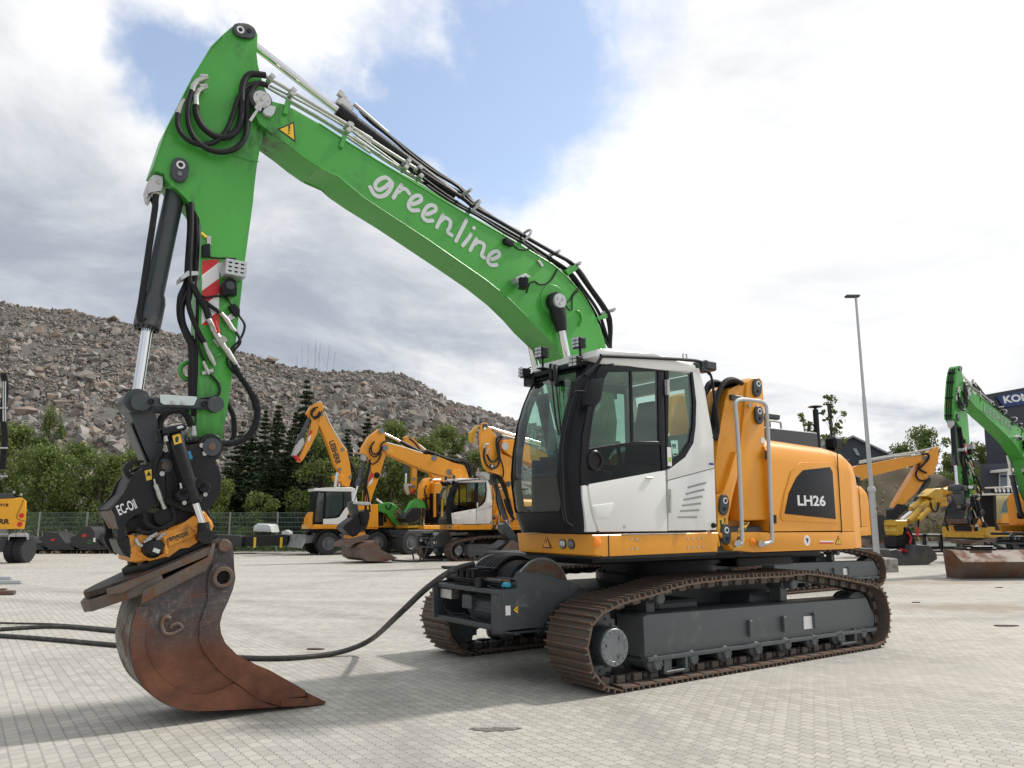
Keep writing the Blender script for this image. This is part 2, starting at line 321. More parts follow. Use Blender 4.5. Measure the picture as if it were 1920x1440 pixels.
# ---------------------------------------------------------------- paved yard
def paver_mat():
    m = bpy.data.materials.new('concrete_pavers'); m.use_nodes = True; t = NT(m.node_tree); t.n.clear()
    g = t.N('ShaderNodeNewGeometry').outputs['Position']
    a = R(54.5); s0 = t.N('ShaderNodeSeparateXYZ', {0: g})
    u = t.M('ADD', t.M('MULTIPLY', s0.outputs[0], math.sin(a)), t.M('MULTIPLY', s0.outputs[1], math.cos(a)))
    v = t.M('ADD', t.M('MULTIPLY', s0.outputs[0], -math.cos(a)), t.M('MULTIPLY', s0.outputs[1], math.sin(a)))
    zg = t.M('SUBTRACT', t.M('PINGPONG', v, .03), .015); zu = t.M('SUBTRACT', t.M('PINGPONG', u, .045), .0225)
    nj = t.M('MULTIPLY', t.M('SUBTRACT', t.noise(g, 12, 3), .5), .007)
    Y = t.M('ADD', t.M('ADD', u, t.M('MULTIPLY', zg, .5)), nj); X = t.M('ADD', t.M('ADD', v, t.M('MULTIPLY', zu, .35)), nj)
    vec = t.N('ShaderNodeCombineXYZ', {0: X, 1: Y, 2: 0.0}).outputs[0]
    br = t.N('ShaderNodeTexBrick', {'Vector': vec, 'Color1': (.385, .368, .328, 1), 'Color2': (.485, .464, .413, 1), 'Mortar': (.10, .092, .08, 1), 'Scale': 1.0,
             'Mortar Size': .0030, 'Mortar Smooth': .5, 'Bias': 0.0, 'Brick Width': .12, 'Row Height': .092}, offset=.5, squash=1.0)
    n1 = t.noise(g, .35, 6, .62, .4); n2 = t.noise(g, 2.2, 6, .7); n3 = t.noise(g, 60, 4, .7)
    col = br.outputs[0]
    col = t.mix(t.M('MULTIPLY', t.ramp(n1, .48, .72), .5), col, (.28, .275, .25))
    col = t.mix(t.M('MULTIPLY', t.ramp(n2, .55, .72), .38), col, (.55, .54, .51))
    col = t.mix(t.M('MULTIPLY', t.ramp(n2, .46, .28), .42), col, (.25, .225, .19))
    n5 = t.noise(g, 14, 5, .7); col = t.mix(t.M('MULTIPLY', t.ramp(n5, .60, .76), .35), col, (.20, .19, .17))
    col = t.mix(t.M('MULTIPLY', t.M('SUBTRACT', n3, .5), .5), col, (.62, .61, .57))
    # tyre sweeps: long faint bands across the yard
    wv = t.noise(t.V('MULTIPLY', g, (.05, .8, 1)), 1.2, 5, .6, .5)
    col = t.mix(t.M('MULTIPLY', t.ramp(wv, .52, .64), .22), col, (.60, .575, .52))
    for cx_, cy_, rr_, wd_, am_ in ((-14, 3, 13.5, .16, .40), (-14, 3, 15.3, .16, .38), (16, -6, 14.2, .14, .34), (16, -6, 15.9, .14, .30), (3, 40, 25.5, .2, .34), (3, 40, 27.4, .2, .3), (-30, 30, 27, .22, .28), (22, 4, 9.2, .16, .3), (22, 4, 11.0, .16, .3)):
        dc = t.M('ABSOLUTE', t.M('SUBTRACT', t.V('DISTANCE', g, (cx_, cy_, 0), out=1), rr_)); col = t.mix(t.M('MULTIPLY', t.M('MULTIPLY', t.ramp(dc, wd_, wd_*2.2, 1.0, 0.0), t.ramp(n2, .35, .6)), am_), col, (.22, .205, .18))
    # earth smears in the right back
    c2 = ground(1850, 1140); dd = t.V('DISTANCE', t.V('MULTIPLY', g, (.45, 1, 1)), (c2[0]*.45, c2[1], 0), out=1)
    col = t.mix(t.M('MULTIPLY', t.ramp(t.M('ADD', dd, t.M('MULTIPLY', n2, 2.2)), 2.1, 1.3), .75), col, (.26, .2, .145))
    c3 = ground(1740, 1092); dd = t.V('DISTANCE', t.V('MULTIPLY', g, (.3, 1, 1)), (c3[0]*.3, c3[1], 0), out=1)
    col = t.mix(t.M('MULTIPLY', t.ramp(t.M('ADD', dd, t.M('MULTIPLY', n2, 2.0)), 2.0, 1.2), .6), col, (.28, .21, .15))
    # dark grime below the tracks
    b = t.N('ShaderNodeBsdfPrincipled', {'Base Color': col, 'Roughness': .82})
    hh = t.M('ADD', br.outputs[1], t.M('MULTIPLY', n3, -.35))
    bb = t.N('ShaderNodeBump', {'Height': t.M('MULTIPLY', hh, -1.0), 'Strength': .5, 'Distance': .006}); t.l.new(bb.outputs[0], b.inputs['Normal'])
    t.l.new(b.outputs[0], t.N('ShaderNodeOutputMaterial').inputs[0]); return m
PAV = paver_mat()
mb = MB(); mb.grid(lambda i, j: Vector((-150+300*i, -40+90*j, 0)), 1, 1); o = mb.done('paved_yard', PAV); tag(o, None, None, kind='structure')
SOIL = mat('soil', (.13, .115, .075), .95, var=.35, scale=.4, dirt=(.09, .11, .035), dirt_amt=.4, dirt_scale=.25, bump=.3)
mb = MB(); mb.grid(lambda i, j: Vector((-800+1600*i, -60+1300*j, -.03)), 1, 1); tag(mb.done('ground', SOIL), None, None, kind='structure')
STAIN = mat('oil_stain', (.14, .132, .12), .7, var=.4, scale=22, dirt=(.30, .29, .26), dirt_amt=.3, dirt_scale=30)
def splat(px, py, rx, ry, name, m, label, cat, seed=1, k=40, rot=0.0, z=.004):
    c = ground(px, py); rr = random.Random(seed); mb = MB(); P = []
    for i in range(k):
        a = 2*math.pi*i/k; r = (1+rr.uniform(-.12, .12)+.28*math.sin(2*a+1)+.16*math.sin(5*a))*(1.35 if abs(math.cos(a)) > .93 else .85); x, y = math.cos(a)*rx*r, math.sin(a)*ry*r
        P.append((c[0]+x*math.cos(rot)-y*math.sin(rot), c[1]+x*math.sin(rot)+y*math.cos(rot), z))
    mb.b.faces.new([mb.b.verts.new(p) for p in P]); return tag(mb.done(name, m), label, cat)
splat(928, 1368, .11, .085, 'oil_stain', STAIN, 'small dark oil stain on the pavers in front of the big crawler excavator', 'stain', 3)

# ---------------------------------------------------------------- rubble hill
SIL = [(-700, 520), (-300, 545), (0, 568), (60, 578), (130, 585), (215, 600), (300, 622), (430, 657), (490, 672), (520, 686), (600, 697), (680, 699), (750, 705), (800, 726), (850, 756),
       (900, 770), (965, 790), (1050, 815), (1120, 850), (1190, 900), (1260, 955), (1330, 985)]
YR, YB = 88.0, 58.0
RX = np.array([atY(p[0], p[1], YR).x for p in SIL]); RZ = np.array([atY(p[0], p[1], YR).z for p in SIL])
def hh(x, y):
    "height of the hill: talus from YB up to the ridge at YR, falling away behind"
    rz = np.interp(x*YR/np.clip(y, 50, YR), RX, RZ)
    t = np.clip((y-YB)/(YR-YB), 0, 1); berm = np.clip((y-50)/(YB-50), 0, 1)
    k = np.clip(rz/10, 0, 1)
    low = np.clip((y-50)/9, 0, 1)*5.0*np.clip((-x-2)/25, .0, 1)*k
    up = rz*(.1+.9*t**.92)*np.clip((y-YB+2)/6, 0, 1)
    z = np.maximum(low, up)
    z = np.where(y > YR, rz-(y-YR)*.6, z)
    return np.maximum(z-.5*(1-k), -1.0)
def vnoise(x, y, s, seed=0):
    r = np.random.default_rng(seed).random((64, 64)); X, Y = x*s, y*s; xi, yi = np.floor(X).astype(int), np.floor(Y).astype(int); fx, fy = X-xi, Y-yi
    fx, fy = fx*fx*(3-2*fx), fy*fy*(3-2*fy); g = lambda a, b: r[a % 64, b % 64]
    return (g(xi, yi)*(1-fx)+g(xi+1, yi)*fx)*(1-fy)+(g(xi, yi+1)*(1-fx)+g(xi+1, yi+1)*fx)*fy-.5
nx, ny = 260, 90
gx = np.linspace(-115, 32, nx); gy = np.linspace(49, 116, ny); GX, GY = np.meshgrid(gx, gy, indexing='ij')
GZ = hh(GX, GY); bumpy = np.clip(GZ/3, 0, 1); GZ = GZ+bumpy*(vnoise(GX, GY, .25, 1)*1.3+vnoise(GX, GY, .8, 2)*.7)*np.where(np.abs(GY-YR) < 3, .35, 1)
V = np.stack([GX, GY, GZ], -1).reshape(-1, 3); I = np.arange(nx*ny).reshape(nx, ny)
F = np.stack([I[:-1, :-1], I[1:, :-1], I[1:, 1:], I[:-1, 1:]], -1).reshape(-1, 4)
def npmesh(name, V, F, m, smooth=False):
    me = bpy.data.meshes.new(name); V = np.asarray(V, np.float32); F = np.asarray(F, np.int32); k = F.shape[1]
    me.vertices.add(len(V)); me.vertices.foreach_set('co', V.ravel()); me.loops.add(F.size); me.loops.foreach_set('vertex_index', F.ravel())
    me.polygons.add(len(F)); me.polygons.foreach_set('loop_start', np.arange(len(F), dtype=np.int32)*k)
    me.update(calc_edges=True); me.validate()
    if smooth: me.shade_smooth()
    else: me.shade_flat()
    if m: me.materials.append(m)
    return me
def rock_mat(name, cols, scale_isl=True):
    m = bpy.data.materials.new(name); m.use_nodes = True; t = NT(m.node_tree); t.n.clear()
    gi = t.N('ShaderNodeNewGeometry'); r = gi.outputs['Random Per Island']; co = t.N('ShaderNodeTexCoord').outputs['Object']
    cr = t.N('ShaderNodeValToRGB', {0: r}); e = cr.color_ramp.elements
    while len(e) < len(cols): e.new(.5)
    for i, c in enumerate(cols): e[i].position = i/(len(cols)-1)*1.0; e[i].color = (*c, 1)
    n = t.noise(co, 1.6, 6, .65); c = t.mix(t.ramp(n, .45, .75), cr.outputs[0], (.27, .24, .21))
    c = t.mix(t.M('MULTIPLY', t.noise(co, .12, 4), .35), c, (.20, .185, .17))
    b = t.N('ShaderNodeBsdfPrincipled', {'Base Color': c, 'Roughness': .9, 'Specular IOR Level': .25})
    bb = t.N('ShaderNodeBump', {'Height': t.noise(co, 5, 5, .7), 'Strength': .6, 'Distance': .08}); t.l.new(bb.outputs[0], b.inputs['Normal'])
    t.l.new(b.outputs[0], t.N('ShaderNodeOutputMaterial').inputs[0]); return m
ROCK = rock_mat('blasted_rock', [(.11, .105, .10), (.24, .23, .215), (.16, .15, .14), (.36, .345, .32), (.25, .235, .215), (.37, .27, .20), (.19, .18, .17), (.44, .42, .39), (.27, .20, .155), (.28, .265, .25)])
GRIT = mat('stone_grit', (.14, .132, .122), .95, var=.5, scale=3, bump=.5)
tag(link('rubble_hill', npmesh('rubble_hill', V, F, GRIT, True)), None, None, kind='structure')
def hull_rock(seed, flat=.72):
    rr = random.Random(seed); b = bmesh.new()
    for _ in range(11):
        v = Vector((rr.gauss(0, 1), rr.gauss(0, 1), rr.gauss(0, 1))).normalized()*rr.uniform(.75, 1.1); b.verts.new((v.x, v.y*.85, v.z*flat))
    r = bmesh.ops.convex_hull(b, input=b.verts); dl = [g for g in r['geom_interior'] if isinstance(g, bmesh.types.BMVert)]
    if dl: bmesh.ops.delete(b, geom=dl, context='VERTS')
    bmesh.ops.triangulate(b, faces=b.faces); b.verts.index_update()
    V = np.array([v.co[:] for v in b.verts]); F = np.array([[v.index for v in f.verts] for f in b.faces]); b.free(); return V, F
TPL = [hull_rock(i) for i in range(24)]
def rotm(n, rs):
    q = rs.normal(size=(n, 4)); q /= np.linalg.norm(q, axis=1)[:, None]; a, b, c, d = q.T
    return np.stack([1-2*(c*c+d*d), 2*(b*c-a*d), 2*(b*d+a*c), 2*(b*c+a*d), 1-2*(b*b+d*d), 2*(c*d-a*b), 2*(b*d-a*c), 2*(c*d+a*b), 1-2*(b*b+c*c)], -1).reshape(n, 3, 3)
def scatter(P, S, rs, tpl=TPL):
    Vs, Fs, off = [], [], 0; k = rs.integers(0, len(tpl), len(P)); Rm = rotm(len(P), rs)
    for i, (tv, tf) in enumerate(tpl):
        m = np.where(k == i)[0]
        if not len(m): continue
        v = np.einsum('nij,vj->nvi', Rm[m], tv)*S[m, None, None]+P[m][:, None, :]
        f = tf[None]+(np.arange(len(m))*len(tv))[:, None, None]+off
        Vs.append(v.reshape(-1, 3)); Fs.append(f.reshape(-1, 3)); off += len(m)*len(tv)
    return np.concatenate(Vs), np.concatenate(Fs)
NR = 125000
y = YB-6+(YR+3-YB+6)*rng.random(NR)**.9; x = rng.random(NR)**.8*1.26*y-1.12*y
z = hh(x, y); s = .12*(1+rng.pareto(2.2, NR)*.62); s = np.clip(s, .11, .85)*np.where(y < YB+9, 1.35, 1.0)*(.85+.25*(x > -22))
grav = (y < YB-.2) & (x < -12); s = np.where(grav, s*.35, s); s = np.where(y > YR-4, np.minimum(s, .42), s)
ok = z > .25; z = z+vnoise(x, y, .25, 1)*1.3*np.clip(z/3, 0, 1)*np.where(np.abs(y-YR) < 3, .35, 1)+s*.35
P = np.stack([x, y, z], -1)[ok]; V, F = scatter(P, s[ok], rng)
tag(link('rubble', npmesh('rubble', V, F, ROCK)), 'grey and brown blasted rocks heaped on the hill behind the yard', 'rubble', kind='stuff')
for i, (px, py, sz, lb) in enumerate([(505, 668, .95, 'rounded grey boulder on the rubble skyline just right of the green stick'), (128, 578, .8, 'largest grey boulder on the skyline at the left end of the rubble hill'),
        (215, 592, .75, 'brown boulder on the skyline above the left of the rubble hill'), (165, 707, 1.5, 'broad flat grey boulder in the middle of the left rubble slope'),
        (1020-835, 725, 1.2, 'brown angular boulder below the broad flat grey boulder'), (60, 775, 1.3, 'squared brown boulder at the foot of the left rubble slope'), (120, 758, 1.1, 'orange tinted boulder in the bottom row of the left rubble slope')]):
    best = None
    for Y in np.arange(YB-2, YR, .5):
        p = atY(px, py, Y)
        if p.z < hh(np.array([p.x]), np.array([Y]))[0]+.2: best = p; break
    if best is None: best = atY(px, py+6, YR-.5)
    tv, tf = TPL[i+3]; me = npmesh('boulder', tv*np.array([sz*1.15, sz, sz*.85]), tf, ROCK); o = link('boulder', me); o.location = best; o.rotation_euler = (0, 0, i*.7); tag(o, lb, 'boulder', 'boulders that stand out on the rubble hill')

# ---------------------------------------------------------------- trees
def leaf_mat(name, c1, c2, c3):
    m = bpy.data.materials.new(name); m.use_nodes = True; t = NT(m.node_tree); t.n.clear()
    r = t.N('ShaderNodeNewGeometry').outputs['Random Per Island']; co = t.N('ShaderNodeTexCoord').outputs['Object']
    n = t.noise(co, .9, 4, .6)
    c = t.mix(r, c1, c2); c = t.mix(t.ramp(n, .5, .7), c, c3)
    b = t.N('ShaderNodeBsdfPrincipled', {'Base Color': c, 'Roughness': .6, 'Specular IOR Level': .3}); tr = t.N('ShaderNodeBsdfTranslucent', {0: c})
    mx = t.N('ShaderNodeMixShader', {0: .3}); t.l.new(b.outputs[0], mx.inputs[1]); t.l.new(tr.outputs[0], mx.inputs[2]); t.l.new(mx.outputs[0], t.N('ShaderNodeOutputMaterial').inputs[0]); return m
LF_B = leaf_mat('birch_leaves', (.13, .18, .05), (.20, .255, .075), (.10, .145, .042))
LF_Y = leaf_mat('pale_leaves', (.13, .18, .045), (.19, .24, .06), (.09, .135, .035))
LF_S = leaf_mat('spruce_needles', (.036, .058, .028), (.056, .082, .038), (.028, .046, .022))
BARK = mat('bark', (.09, .07, .055), .9, var=.3, scale=5, bump=.4)
def leaf_tris(P, size, rs, up=0.3):
    n = len(P); Rm = rotm(n, rs); base = np.array([[-.5, -.35, 0], [.5, -.3, .1], [.12, .6, -.1], [-.3, .45, .12]])
    v = np.einsum('nij,vj->nvi', Rm, base)*size[:, None, None]+P[:, None, :]
    i = np.arange(n)[:, None]*4; F = np.concatenate([i, i+1, i+2, i+3], 1); return v.reshape(-1, 3), F
def tree_meshes(kind, h, wd, seed, nl, lm, bare=0.0, ls=.11, low=.12):
    rs = np.random.default_rng(seed); mb = MB(); rr = random.Random(seed)
    if kind == 'spruce':
        mb.sweep([(0, 0, 0), (0, 0, h*.5), (0, 0, h)], [h*.018+.03, h*.011+.02, .01], 7)
        P = []; S = []; t = 0.04
        while t < .985:
            L = wd*.5*(1-t)**.85*rr.uniform(.62, 1.18)+.06; k = rr.randint(6, 9); a0 = rr.random()*6.28
            for j in range(k):
                a = a0+j*6.283/k+rr.uniform(-.25, .25); l = L*rr.uniform(.7, 1.1); dr = rr.uniform(.18, .42)
                z0 = h*t; m = max(4, int(nl/230*l/wd*4)); u = rs.random(m)**.75
                zz_ = z0-u*l*dr+u*u*l*dr*.5; wv = (1-u)*l*.30+.04
                q = np.stack([np.cos(a)*u*l-np.sin(a)*rs.normal(size=m)*wv*.5, np.sin(a)*u*l+np.cos(a)*rs.normal(size=m)*wv*.5, zz_-np.abs(rs.normal(size=m))*.10*l], -1); P.append(q); S.append(ls*(.7+.7*rs.random(m)))
                if rr.random() < .35: mb.sweep([(0, 0, z0), (math.cos(a)*l*.8, math.sin(a)*l*.8, z0-l*dr*.5)], [.02, .006], 4)
            t += .022+.02*rr.random()
        P = np.concatenate(P); S = np.concatenate(S)
    else:
        mb.tube([(0, 0, 0), (rr.uniform(-.1, .1)*h*.3, 0, h*.4), (rr.uniform(-.1, .1)*h*.3, rr.uniform(-.05, .05)*h, h*.92)], .1, 7, 4)
        P = []; S = []; nb = int(42 if kind != 'pine' else 56)
        for j in range(nb):
            t = low+(1-low)*(j+rr.random())/nb; a = rr.random()*6.283; prof = math.sin(math.pi*min(1, (t-low)/(1-low)*.86+.12))**.7
            if kind == 'bush': prof = (1-(t-low)/(1-low)*.75)**.6
            l = wd*.5*prof*rr.uniform(.3, 1.15)*(1+.35*math.sin(a+seed)); z1 = h*t+l*(.35 if kind != 'pine' else .05)
            c = np.array([math.cos(a)*l*.75, math.sin(a)*l*.75, min(z1, h*.97)]); st = h*max(.03, t-.12)
            mb.sweep([(0, 0, st), tuple(c*np.array([.5, .5, 1])*np.array([1, 1, .96])), tuple(c)], [.035, .02, .008], 5)
            m = max(8, int(nl/nb*rr.uniform(.5, 1.5))); r = wd*(.125 if kind != 'pine' else .075)*rr.uniform(.5, 1.4)
            g = rs.normal(size=(m, 3)); g *= (rs.random(m)**.4/np.maximum(np.linalg.norm(g, axis=1), .01))[:, None]
            P.append(c+g*np.array([r, r, r*(.95 if kind != 'pine' else .5)])); S.append(ls*(.6+.8*rs.random(m)))
        P = np.concatenate(P); S = np.concatenate(S); P[:, 2] = np.maximum(P[:, 2], .05)
    V, F = leaf_tris(P, S, rs); crown = npmesh('crown', V, F, lm)
    bmesh.ops.recalc_face_normals(mb.b, faces=mb.b.faces); tm = bpy.data.meshes.new('trunk'); mb.b.to_mesh(tm); mb.b.free(); tm.shade_smooth(); tm.materials.append(BARK)
    return tm, crown
TM = {'birch': [tree_meshes('birch', 7, 4.6, s, 6500, LF_B, ls=.13) for s in (1, 2, 3)], 'bush': [tree_meshes('bush', 4.5, 4.4, s, 7000, LF_B, ls=.12, low=.05) for s in (4, 5)],
      'pale': [tree_meshes('bush', 4, 3.4, s, 4500, LF_Y, ls=.12, low=.05) for s in (6, 9)], 'spruce': [tree_meshes('spruce', 9, 3.4, s, 7000, LF_S, ls=.17) for s in (7, 8, 10)],
      'pine': [tree_meshes('pine', 12, 4.2, s, 1700, LF_Y, ls=.15, low=.42) for s in (11, 12)]}
def tree(kind, px, ptop, Y, wscale, label, v=0, cat='tree', name=None, grp='trees and bushes below the rubble hill', zb=-.03):
    p = atY(px, ptop, Y); h0 = {'birch': 7, 'bush': 4.5, 'pale': 4, 'spruce': 9.1, 'pine': 11.6}[kind]; h = p.z-zb
    root = thing(name or {'birch': 'birch_tree', 'bush': 'bush', 'pale': 'bush', 'spruce': 'spruce_tree', 'pine': 'pine_tree'}[kind], label, cat, loc=(p.x, Y, zb), group=grp)
    L = TM[kind]; tm, cm = L[v % len(L)]; s = h/h0; w0 = {'birch': 4.6, 'bush': 4.4, 'pale': 3.4, 'spruce': 3.4, 'pine': 4.2}[kind]
    root.scale = (wscale/w0, wscale/w0, s); root.rotation_euler = (0, 0, (px*7 % 628)/100)
    link('trunk', tm, root); link('crown', cm, root); return root
FY = 41.0
tl = [('birch', -130, 815, 47, 5.0, 'birch just outside the left edge of the view'), ('birch', -260, 810, 48, 5.0, 'second birch beyond the left edge of the view'), ('birch', -420, 820, 47, 5.0, 'third birch beyond the left edge of the view'), ('birch', -20, 812, 46, 4.5, 'green birch cut by the left edge of the picture'), ('birch', 45, 800, 47, 4.6, 'leafy birch rising just right of the rear of the cut off yellow digger'),
      ('bush', 100, 850, 44, 4.8, 'rounded mid green bush left of the dark bucket with the green ring mark'), ('birch', 95, 775, 49, 2.0, 'slim pointed birch standing above the left bushes'),
      ('birch', 150, 835, 47, 4.6, 'broad green birch behind the dark buckets'), ('bush', 195, 858, 44, 4.2, 'bushy silver green willow beside the black coupler'), ('birch', 250, 850, 46, 4.5, 'green tree right behind the black coupler frame'),
      ('birch', 300, 862, 48, 4.6, 'green tree partly hidden by the grey bucket link'), ('spruce', 455, 800, 47, 4.6, 'wide dark spruce right of the green stick'), ('spruce', 500, 762, 50, 3.6, 'dark spruce beside the wide spruce at the hose loop'),
      ('spruce', 524, 745, 52, 3.4, 'tall narrow spruce left of the raised orange boom'), ('spruce', 577, 700, 54, 4.2, 'tallest dark spruce standing behind the wheeled digger boom'), ('pale', 425, 905, 43.5, 2.6, 'yellow green bush at the fence right of the black coupler'),
      ('pale', 490, 930, 43, 3.2, 'low pale bush at the fence above the wrapped white crate'), ('birch', 605, 818, 45.5, 4.8, 'broad bright green tree left of the orange raised boom'), ('bush', 655, 870, 45, 4.0, 'green bush behind the wheeled digger cab'),
      ('spruce', 652, 792, 50, 2.6, 'narrow spruce right of the lettered orange boom'), ('spruce', 690, 766, 51, 3.2, 'dark spruce with a pointed top in front of the rubble'), ('birch', 745, 800, 49, 4.4, 'green tree behind the long orange boom'), 
      ('bush', 735, 860, 45, 4.2, 'dense bush below the long orange boom'), ('birch', 830, 805, 50, 4.6, 'green tree in front of the rubble right of the small raised boom'), ('spruce', 850, 800, 52, 2.8, 'short spruce left of the near orange boom'),
      ('birch', 790, 825, 47, 4.0, 'green tree between the long orange boom and the small raised boom'), ('bush', 600, 935, 44, 2.6, 'small green bush behind the fence left of the white cab'), ('spruce', 545, 800, 46, 4.0, 'dark spruce behind the fence left of the bright tree'),
      ('birch', 890, 850, 48, 4.2, 'green tree behind the near orange boom'), ('bush', 350, 900, 46, 4.4, 'green bush seen behind the green stick foot'), ('spruce', 400, 850, 49, 3.6, 'spruce half hidden behind the green stick foot'),
      ('spruce', 475, 790, 53, 4.0, 'spruce filling the gap behind the two leftmost dark spruces'), ('spruce', 440, 860, 45.5, 4.2, 'broad low spruce behind the pale fence bushes'), ('spruce', 555, 765, 55, 3.6, 'spruce between the tall narrow one and the tallest one'), ('spruce', 510, 850, 45, 4.4, 'nearest broad spruce below the tall narrow spruce'), ('spruce', 600, 780, 56, 3.6, 'spruce right of the tallest one behind the orange boom tip'), ('spruce', 665, 850, 46.5, 4.0, 'low spruce behind the wheeled digger boom foot')]
for i, t_ in enumerate(tl): tree(*t_, v=i, cat='bush' if t_[0] in ('bush', 'pale') else 'tree')
g2 = 'trees beyond the right side of the yard'
for i, (k, px, py, Y, ws, lb) in enumerate([('pine', 1507, 778, 75, 4.0, 'short pine above the dark grey tank of the big excavator'), ('pine', 1556, 745, 70, 4.2, 'thin tall pine right of the black antenna post'),
        ('birch', 1735, 808, 70, 4.6, 'round green tree right of the lamp pole'), ('birch', 1690, 838, 68, 5, 'low green tree right behind the lamp pole'), ('birch', 1790, 850, 66, 5, 'green tree left of the right green digger stick'),
        ('birch', 1840, 838, 70, 4.4, 'green tree at the corner of the dark blue sign building'), ('spruce', 1870, 845, 62, 3, 'spruce just left of the dark office block'), ('bush', 1735, 895, 55, 6, 'dense bush on the bank behind the yellow arm'),
        ('bush', 1800, 905, 54, 6, 'dense bush on the bank behind the green digger'), ('bush', 1650, 880, 60, 5, 'bush behind the earth bank beside the lamp pole')]): tree(k, px, py, Y, ws, lb, v=i, cat='bush' if k == 'bush' else 'tree', grp=g2)
# bare dead tree above the spruces
DT = mat('bare_twigs', (.16, .14, .125), .9)
mb = MB(); p = atY(592, 650, 54); b0 = Vector((p.x, 54, 0)); mb.sweep([b0, b0+Vector((.05, 0, p.z*.6)), Vector((p.x, 54, p.z*.82))], [.08, .05, .02], 6)
for dx, dz, s0 in ((-.9, 0, .5), (-.5, .5, .62), (.3, .6, .6), (.9, .3, .55), (1.3, -.8, .5), (-1.2, -1.2, .45), (0, 1.0, .7)):
    s1 = Vector((p.x, 54, p.z*s0)); e1 = Vector((p.x+dx*1.1, 54, p.z+dz*.5)); mid = s1.lerp(e1, .5)+Vector((dx*.25, 0, 0)); mb.sweep(catmull([s1, mid, e1], 4), .009, 5)
    mb.sweep([mid, mid+Vector((dx*.5, .1, 1.0))], .006, 4); mb.sweep([s1.lerp(e1, .75), s1.lerp(e1, .75)+Vector((-dx*.25, .1, .8))], .005, 4)
tag(mb.done('bare_tree', DT), 'bare leafless tree standing above the spruces on the hill foot', 'tree')

# grass strip at fence
GRASS = leaf_mat('grass_blades', (.07, .115, .025), (.12, .17, .04), (.09, .11, .03))
n = 9000; gp = np.stack([-34+rng.random(n)*40, FY+.3+rng.random(n)*3.0, rng.random(n)*.28], -1); V, F = leaf_tris(gp, .10+.12*rng.random(n), rng)
tag(link('grass', npmesh('grass', V, F, GRASS)), 'rough green grass and weeds behind the mesh fence', 'grass', kind='stuff')

# ---------------------------------------------------------------- fence
FG = mat('green_fence_wire', (.13, .17, .15), .5, metal=.3); FP = mat('fence_post_grey', (.25, .27, .26), .5)
def fence(x0, x1, Y, H, label, name='mesh_fence', step=2.5, Y1=None, zb=0.0):
    Y1 = Y if Y1 is None else Y1
    root = thing(name, label, 'fence', loc=(x0, Y, zb)); n = max(1, round((x1-x0)/step)); d = Vector((x1-x0, Y1-Y, 0)); 
    for i in range(n+1):
        p = d*(i/n); mb = MB(); mb.box((p.x-.03, p.y-.03, 0), (p.x+.03, p.y+.03, H+.05)); mb.done('post', FP, root)
    for i in range(n):
        a, b = d*(i/n), d*((i+1)/n); mb = MB(); m = 34
        for j in range(1, m):
            q = a.lerp(b, j/m); mb.box((q.x-.005, q.y-.004, .06), (q.x+.005, q.y+.004, H))
        for j in range(9):
            z = .06+(H-.06)*j/8; mb.sweep([a+Vector((0, 0, z)), b+Vector((0, 0, z))], .012, 4)
        mb.done('wire_panel', FG, root)
fence(-42.3, -4.8, FY, 2.0, 'long green wire mesh fence in front of the bushes on the left')
fence(-4.8, 3, FY+1.5, 2.35, 'taller stretch of green mesh fence behind the wheeled digger')
# ================================================================ the big crawler excavator
z1=W(220,20,4); z2=W(220,380,3.6); z3=W(140,700,3.84); z4=W(140,980,3.84); z5=W(600,160,3.2); z6=W(940,620,3.272); z7=W(1300,680,3.6); z8=W(740,1000,3.84); z9=W(1180,1000,3.692); z15=W(940,640,3.43); z16=W(1080,640,3.51)
za=W(180,780,5.142)
M = MF; S = M.S; H = M.H
BIG = thing('crawler_excavator', 'huge crawler excavator in front with green lettered boom, white cab and rusty bucket', 'excavator', M, group='excavators parked in the yard')
YC = 1.5
def plate(name, pts, y0, y1, m, parent, bev=.012, label=None, seg=2): return MB().prism(pts, y0, y1, bev, seg).done(name, m, parent, label)
def pinplate(mb, a, b, r, y0, y1, n=14):
    "capsule plate between two (x,z) centres"
    d = math.atan2(b[1]-a[1], b[0]-a[0]); P = []
    for i in range(n+1): t = d+math.pi/2+math.pi*i/n; P.append((a[0]+math.cos(t)*r, a[1]+math.sin(t)*r))
    for i in range(n+1): t = d-math.pi/2+math.pi*i/n; P.append((b[0]+math.cos(t)*r, b[1]+math.sin(t)*r))
    mb.prism(P, y0, y1, .008); return mb
